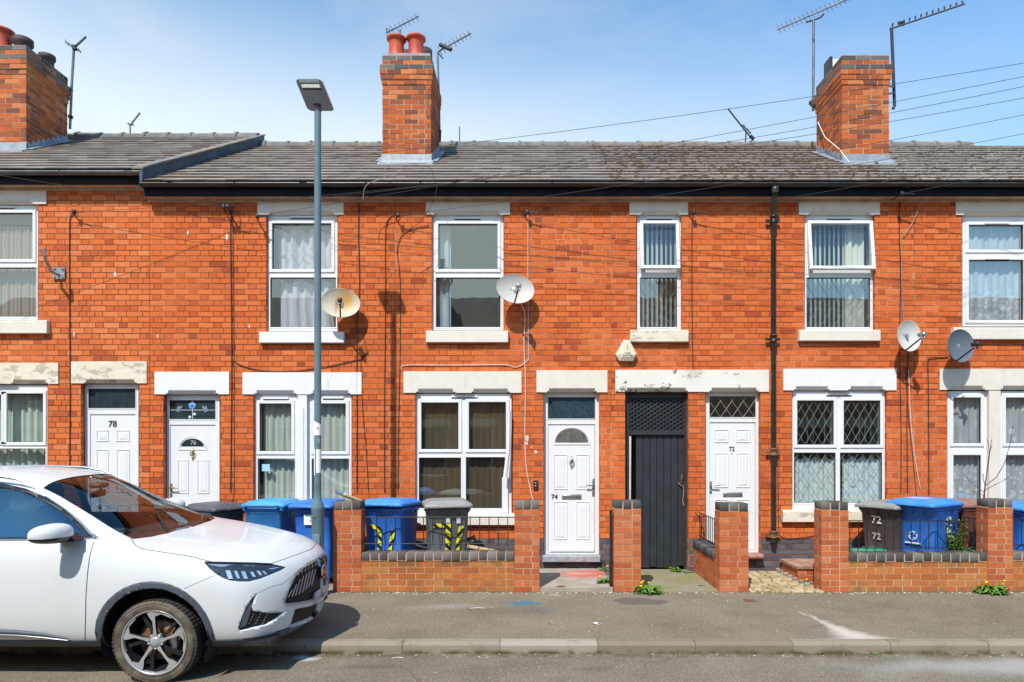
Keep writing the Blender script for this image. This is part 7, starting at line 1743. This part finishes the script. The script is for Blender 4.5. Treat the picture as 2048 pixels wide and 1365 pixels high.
mb = MB(); mb.tube([(-1.01, .0, 1.42), (-1.01, 0, 1.36)], .004, 4); mb.lathe([(0, -.03), (.014, -.02), (.016, 0), (.010, .02), (0, .028)], (-1.01, 0, 1.33), 'z', 10); mb.lathe([(0, -.02), (.012, -.01), (.006, .01)], (-1.01, 0, 1.29), 'z', 8); mb.build('hanging_charm', M['brass'], rv)
mb = MB(); mb.box(-3.2, .9, -.80, .80, .26, .30); mb.build('underbody', M['black_pl'], car)
mb = MB(); mb.box(.35, .36, -.80, -.60, .12, .26); mb.build('air_deflector', M['black_pl'], car)
bm.free()
car.matrix_world = MC
# ---------------------------------------------------------------- the terrace across the road, seen in the glass
op = empty('opposite_terrace', (0, -3.2, 0), 'brown brick terrace across the road, seen as reflections in the window glass', 'building')
mb = MB(); hs = []
for k in range(-4, 5):
    x = k * 4.3 + .6; hs += [(x - .5, x + .5, 3.2, 4.9), (x - .6, x + .9, .7, 2.4), (x + 1.6, x + 2.45, .1, 2.4)]
slab(mb, -20, 20, 0, 5.3, hs, -3.2, -3.45); ow = mb.build('wall', plain('shaded brown brick', (.42, .22, .12), .9, var=.3, scale=3, bump=.3), op)
mb = MB()
for h in hs: mb.box(h[0], h[1], -3.36, -3.34, h[2], h[3])
mb.build('window', M['dark_glass'], op)
mb = MB()
for h in hs: ring(mb, rect(h[0] - .02, h[1] + .02, h[2] - .02, h[3] + .02), rect(h[0] + .06, h[1] - .06, h[2] + .06, h[3] - .06), 0, .05); 
mb.v = [Vector((p.x, -3.30 - p.y, p.z)) for p in mb.v]; mb.build('window_frame', M['upvc'], op)
mb = MB()
for h in hs: mb.box(h[0] - .15, h[1] + .15, -3.19, -3.3, h[3], h[3] + .25)
mb.build('lintel', M['cream'], op)
mb = MB(); mb.prism([(-2.95, 5.35), (-6.6, 7.45), (-10.2, 5.35)], 'x', -20, 20); mb.build('roof', plain('dark brown roof', (.13, .10, .08), .85, var=.4, scale=5, bump=.6), op)
for x in (-12.1, -3.4, 5.2, 13.8):
    mb = MB(); mb.box(x - .4, x + .4, -5.9, -4.9, 6.0, 8.2); mb.box(x - .46, x + .46, -5.96, -4.84, 7.85, 8.05)
    for q in (-.2, .2): mb.lathe([(.12, 0), (.1, .3), (.13, .34)], (x + q, -5.2, 8.2), 'z', 12)
    mb.build('chimney', MATS['shaded brown brick'], op)

# ---------------------------------------------------------------- camera, light, sky
sc = bpy.context.scene
cd = bpy.data.cameras.new('camera'); cam = bpy.data.objects.new('camera', cd); col.objects.link(cam)
cam.location = (0, 0, H); cam.rotation_euler = (R(90), 0, 0); cd.sensor_width = 36; cd.lens = 36 * F / 2048
cd.shift_x = -(CU - 1024) / 2048; cd.shift_y = (CV - 682.5) / 2048; cd.clip_end = 500; cd.clip_start = .05
sc.camera = cam
d = Vector((.386, 1, -1.374)).normalized(); el = math.asin(-d.z); az = math.atan2(-d.x, -d.y)
sl = bpy.data.lights.new('sun', 'SUN'); sl.energy = 4.7; sl.angle = R(.5); sl.color = (1.0, .955, .88)
so = bpy.data.objects.new('sun', sl); col.objects.link(so); so.rotation_euler = d.to_track_quat('-Z', 'Y').to_euler(); so.location = (-5, -10, 15)
w = bpy.data.worlds.new('World'); sc.world = w; w.use_nodes = True; nt = w.node_tree; nt.nodes.clear()
sky = nt.nodes.new('ShaderNodeTexSky'); sky.sky_type = 'NISHITA'; sky.sun_disc = False; sky.sun_elevation = el; sky.sun_rotation = az
sky.air_density = 1.0; sky.dust_density = .6; sky.ozone_density = 1.6; sky.altitude = 50
tc = nt.nodes.new('ShaderNodeTexCoord')
def nn(k, **a):
    n_ = nt.nodes.new(k)
    for q, z in a.items(): setattr(n_, q, z)
    return n_
mp = nn('ShaderNodeMapping'); nt.links.new(tc.outputs['Generated'], mp.inputs[0]); mp.inputs['Scale'].default_value = (1.0, 1.0, 3.2); mp.inputs['Rotation'].default_value = (0, R(8), 0)
nz = nn('ShaderNodeTexNoise'); nt.links.new(mp.outputs[0], nz.inputs['Vector']); nz.inputs['Scale'].default_value = 2.3; nz.inputs['Detail'].default_value = 8; nz.inputs['Roughness'].default_value = .55; nz.inputs['Distortion'].default_value = .4
cr = nn('ShaderNodeMapRange'); cr.interpolation_type = 'SMOOTHSTEP'; nt.links.new(nz.outputs[0], cr.inputs[0]); cr.inputs[1].default_value = .44; cr.inputs[2].default_value = .66; cr.inputs[4].default_value = .75
sx = nn('ShaderNodeSeparateXYZ'); nt.links.new(tc.outputs['Generated'], sx.inputs[0])
lx = nn('ShaderNodeMapRange'); nt.links.new(sx.outputs[0], lx.inputs[0]); lx.inputs[1].default_value = -.75; lx.inputs[2].default_value = .15; lx.inputs[3].default_value = 1.0; lx.inputs[4].default_value = .22
ml = nn('ShaderNodeMath', operation='MULTIPLY'); nt.links.new(cr.outputs[0], ml.inputs[0]); nt.links.new(lx.outputs[0], ml.inputs[1])
mx = nn('ShaderNodeMix', data_type='RGBA'); nt.links.new(ml.outputs[0], mx.inputs[0]); tn = nn('ShaderNodeMix', data_type='RGBA', blend_type='MULTIPLY'); tn.inputs[0].default_value = 1; nt.links.new(sky.outputs[0], tn.inputs[6]); tm = nn('ShaderNodeMix', data_type='RGBA'); tx = nn('ShaderNodeMapRange'); nt.links.new(sx.outputs[0], tx.inputs[0]); tx.inputs[1].default_value = -.4; tx.inputs[2].default_value = .5; nt.links.new(tx.outputs[0], tm.inputs[0]); tm.inputs[6].default_value = (.92, 1.38, 1.46, 1); tm.inputs[7].default_value = (.58, 1.30, 1.62, 1); nt.links.new(tm.outputs[2], tn.inputs[7])
hz = nn('ShaderNodeMapRange'); hz.interpolation_type = 'SMOOTHSTEP'; nt.links.new(sx.outputs[2], hz.inputs[0]); hz.inputs[1].default_value = .30; hz.inputs[2].default_value = .60; hz.inputs[3].default_value = 1.0; hz.inputs[4].default_value = 0.0
mh = nn('ShaderNodeMix', data_type='RGBA'); hx = nn('ShaderNodeMapRange'); nt.links.new(sx.outputs[0], hx.inputs[0]); hx.inputs[1].default_value = -.1; hx.inputs[2].default_value = .55; hx.inputs[3].default_value = 1.0; hx.inputs[4].default_value = .35; hm = nn('ShaderNodeMath', operation='MULTIPLY'); nt.links.new(hz.outputs[0], hm.inputs[0]); nt.links.new(hx.outputs[0], hm.inputs[1]); nt.links.new(hm.outputs[0], mh.inputs[0]); nt.links.new(tn.outputs[2], mh.inputs[6]); mh.inputs[7].default_value = (5.9, 6.5, 6.8, 1)
nt.links.new(mh.outputs[2], mx.inputs[6]); mx.inputs[7].default_value = (4.6, 5.0, 5.5, 1)
bg = nn('ShaderNodeBackground'); nt.links.new(mx.outputs[2], bg.inputs[0]); bg.inputs[1].default_value = .15
ow_ = nn('ShaderNodeOutputWorld'); nt.links.new(bg.outputs[0], ow_.inputs[0])
sc.view_settings.view_transform = 'Standard'; sc.view_settings.look = 'None'; sc.view_settings.exposure = .15; sc.view_settings.gamma = 1
sc.cycles.max_bounces = 8; sc.cycles.transparent_max_bounces = 24; sc.cycles.caustics_reflective = False; sc.cycles.caustics_refractive = False
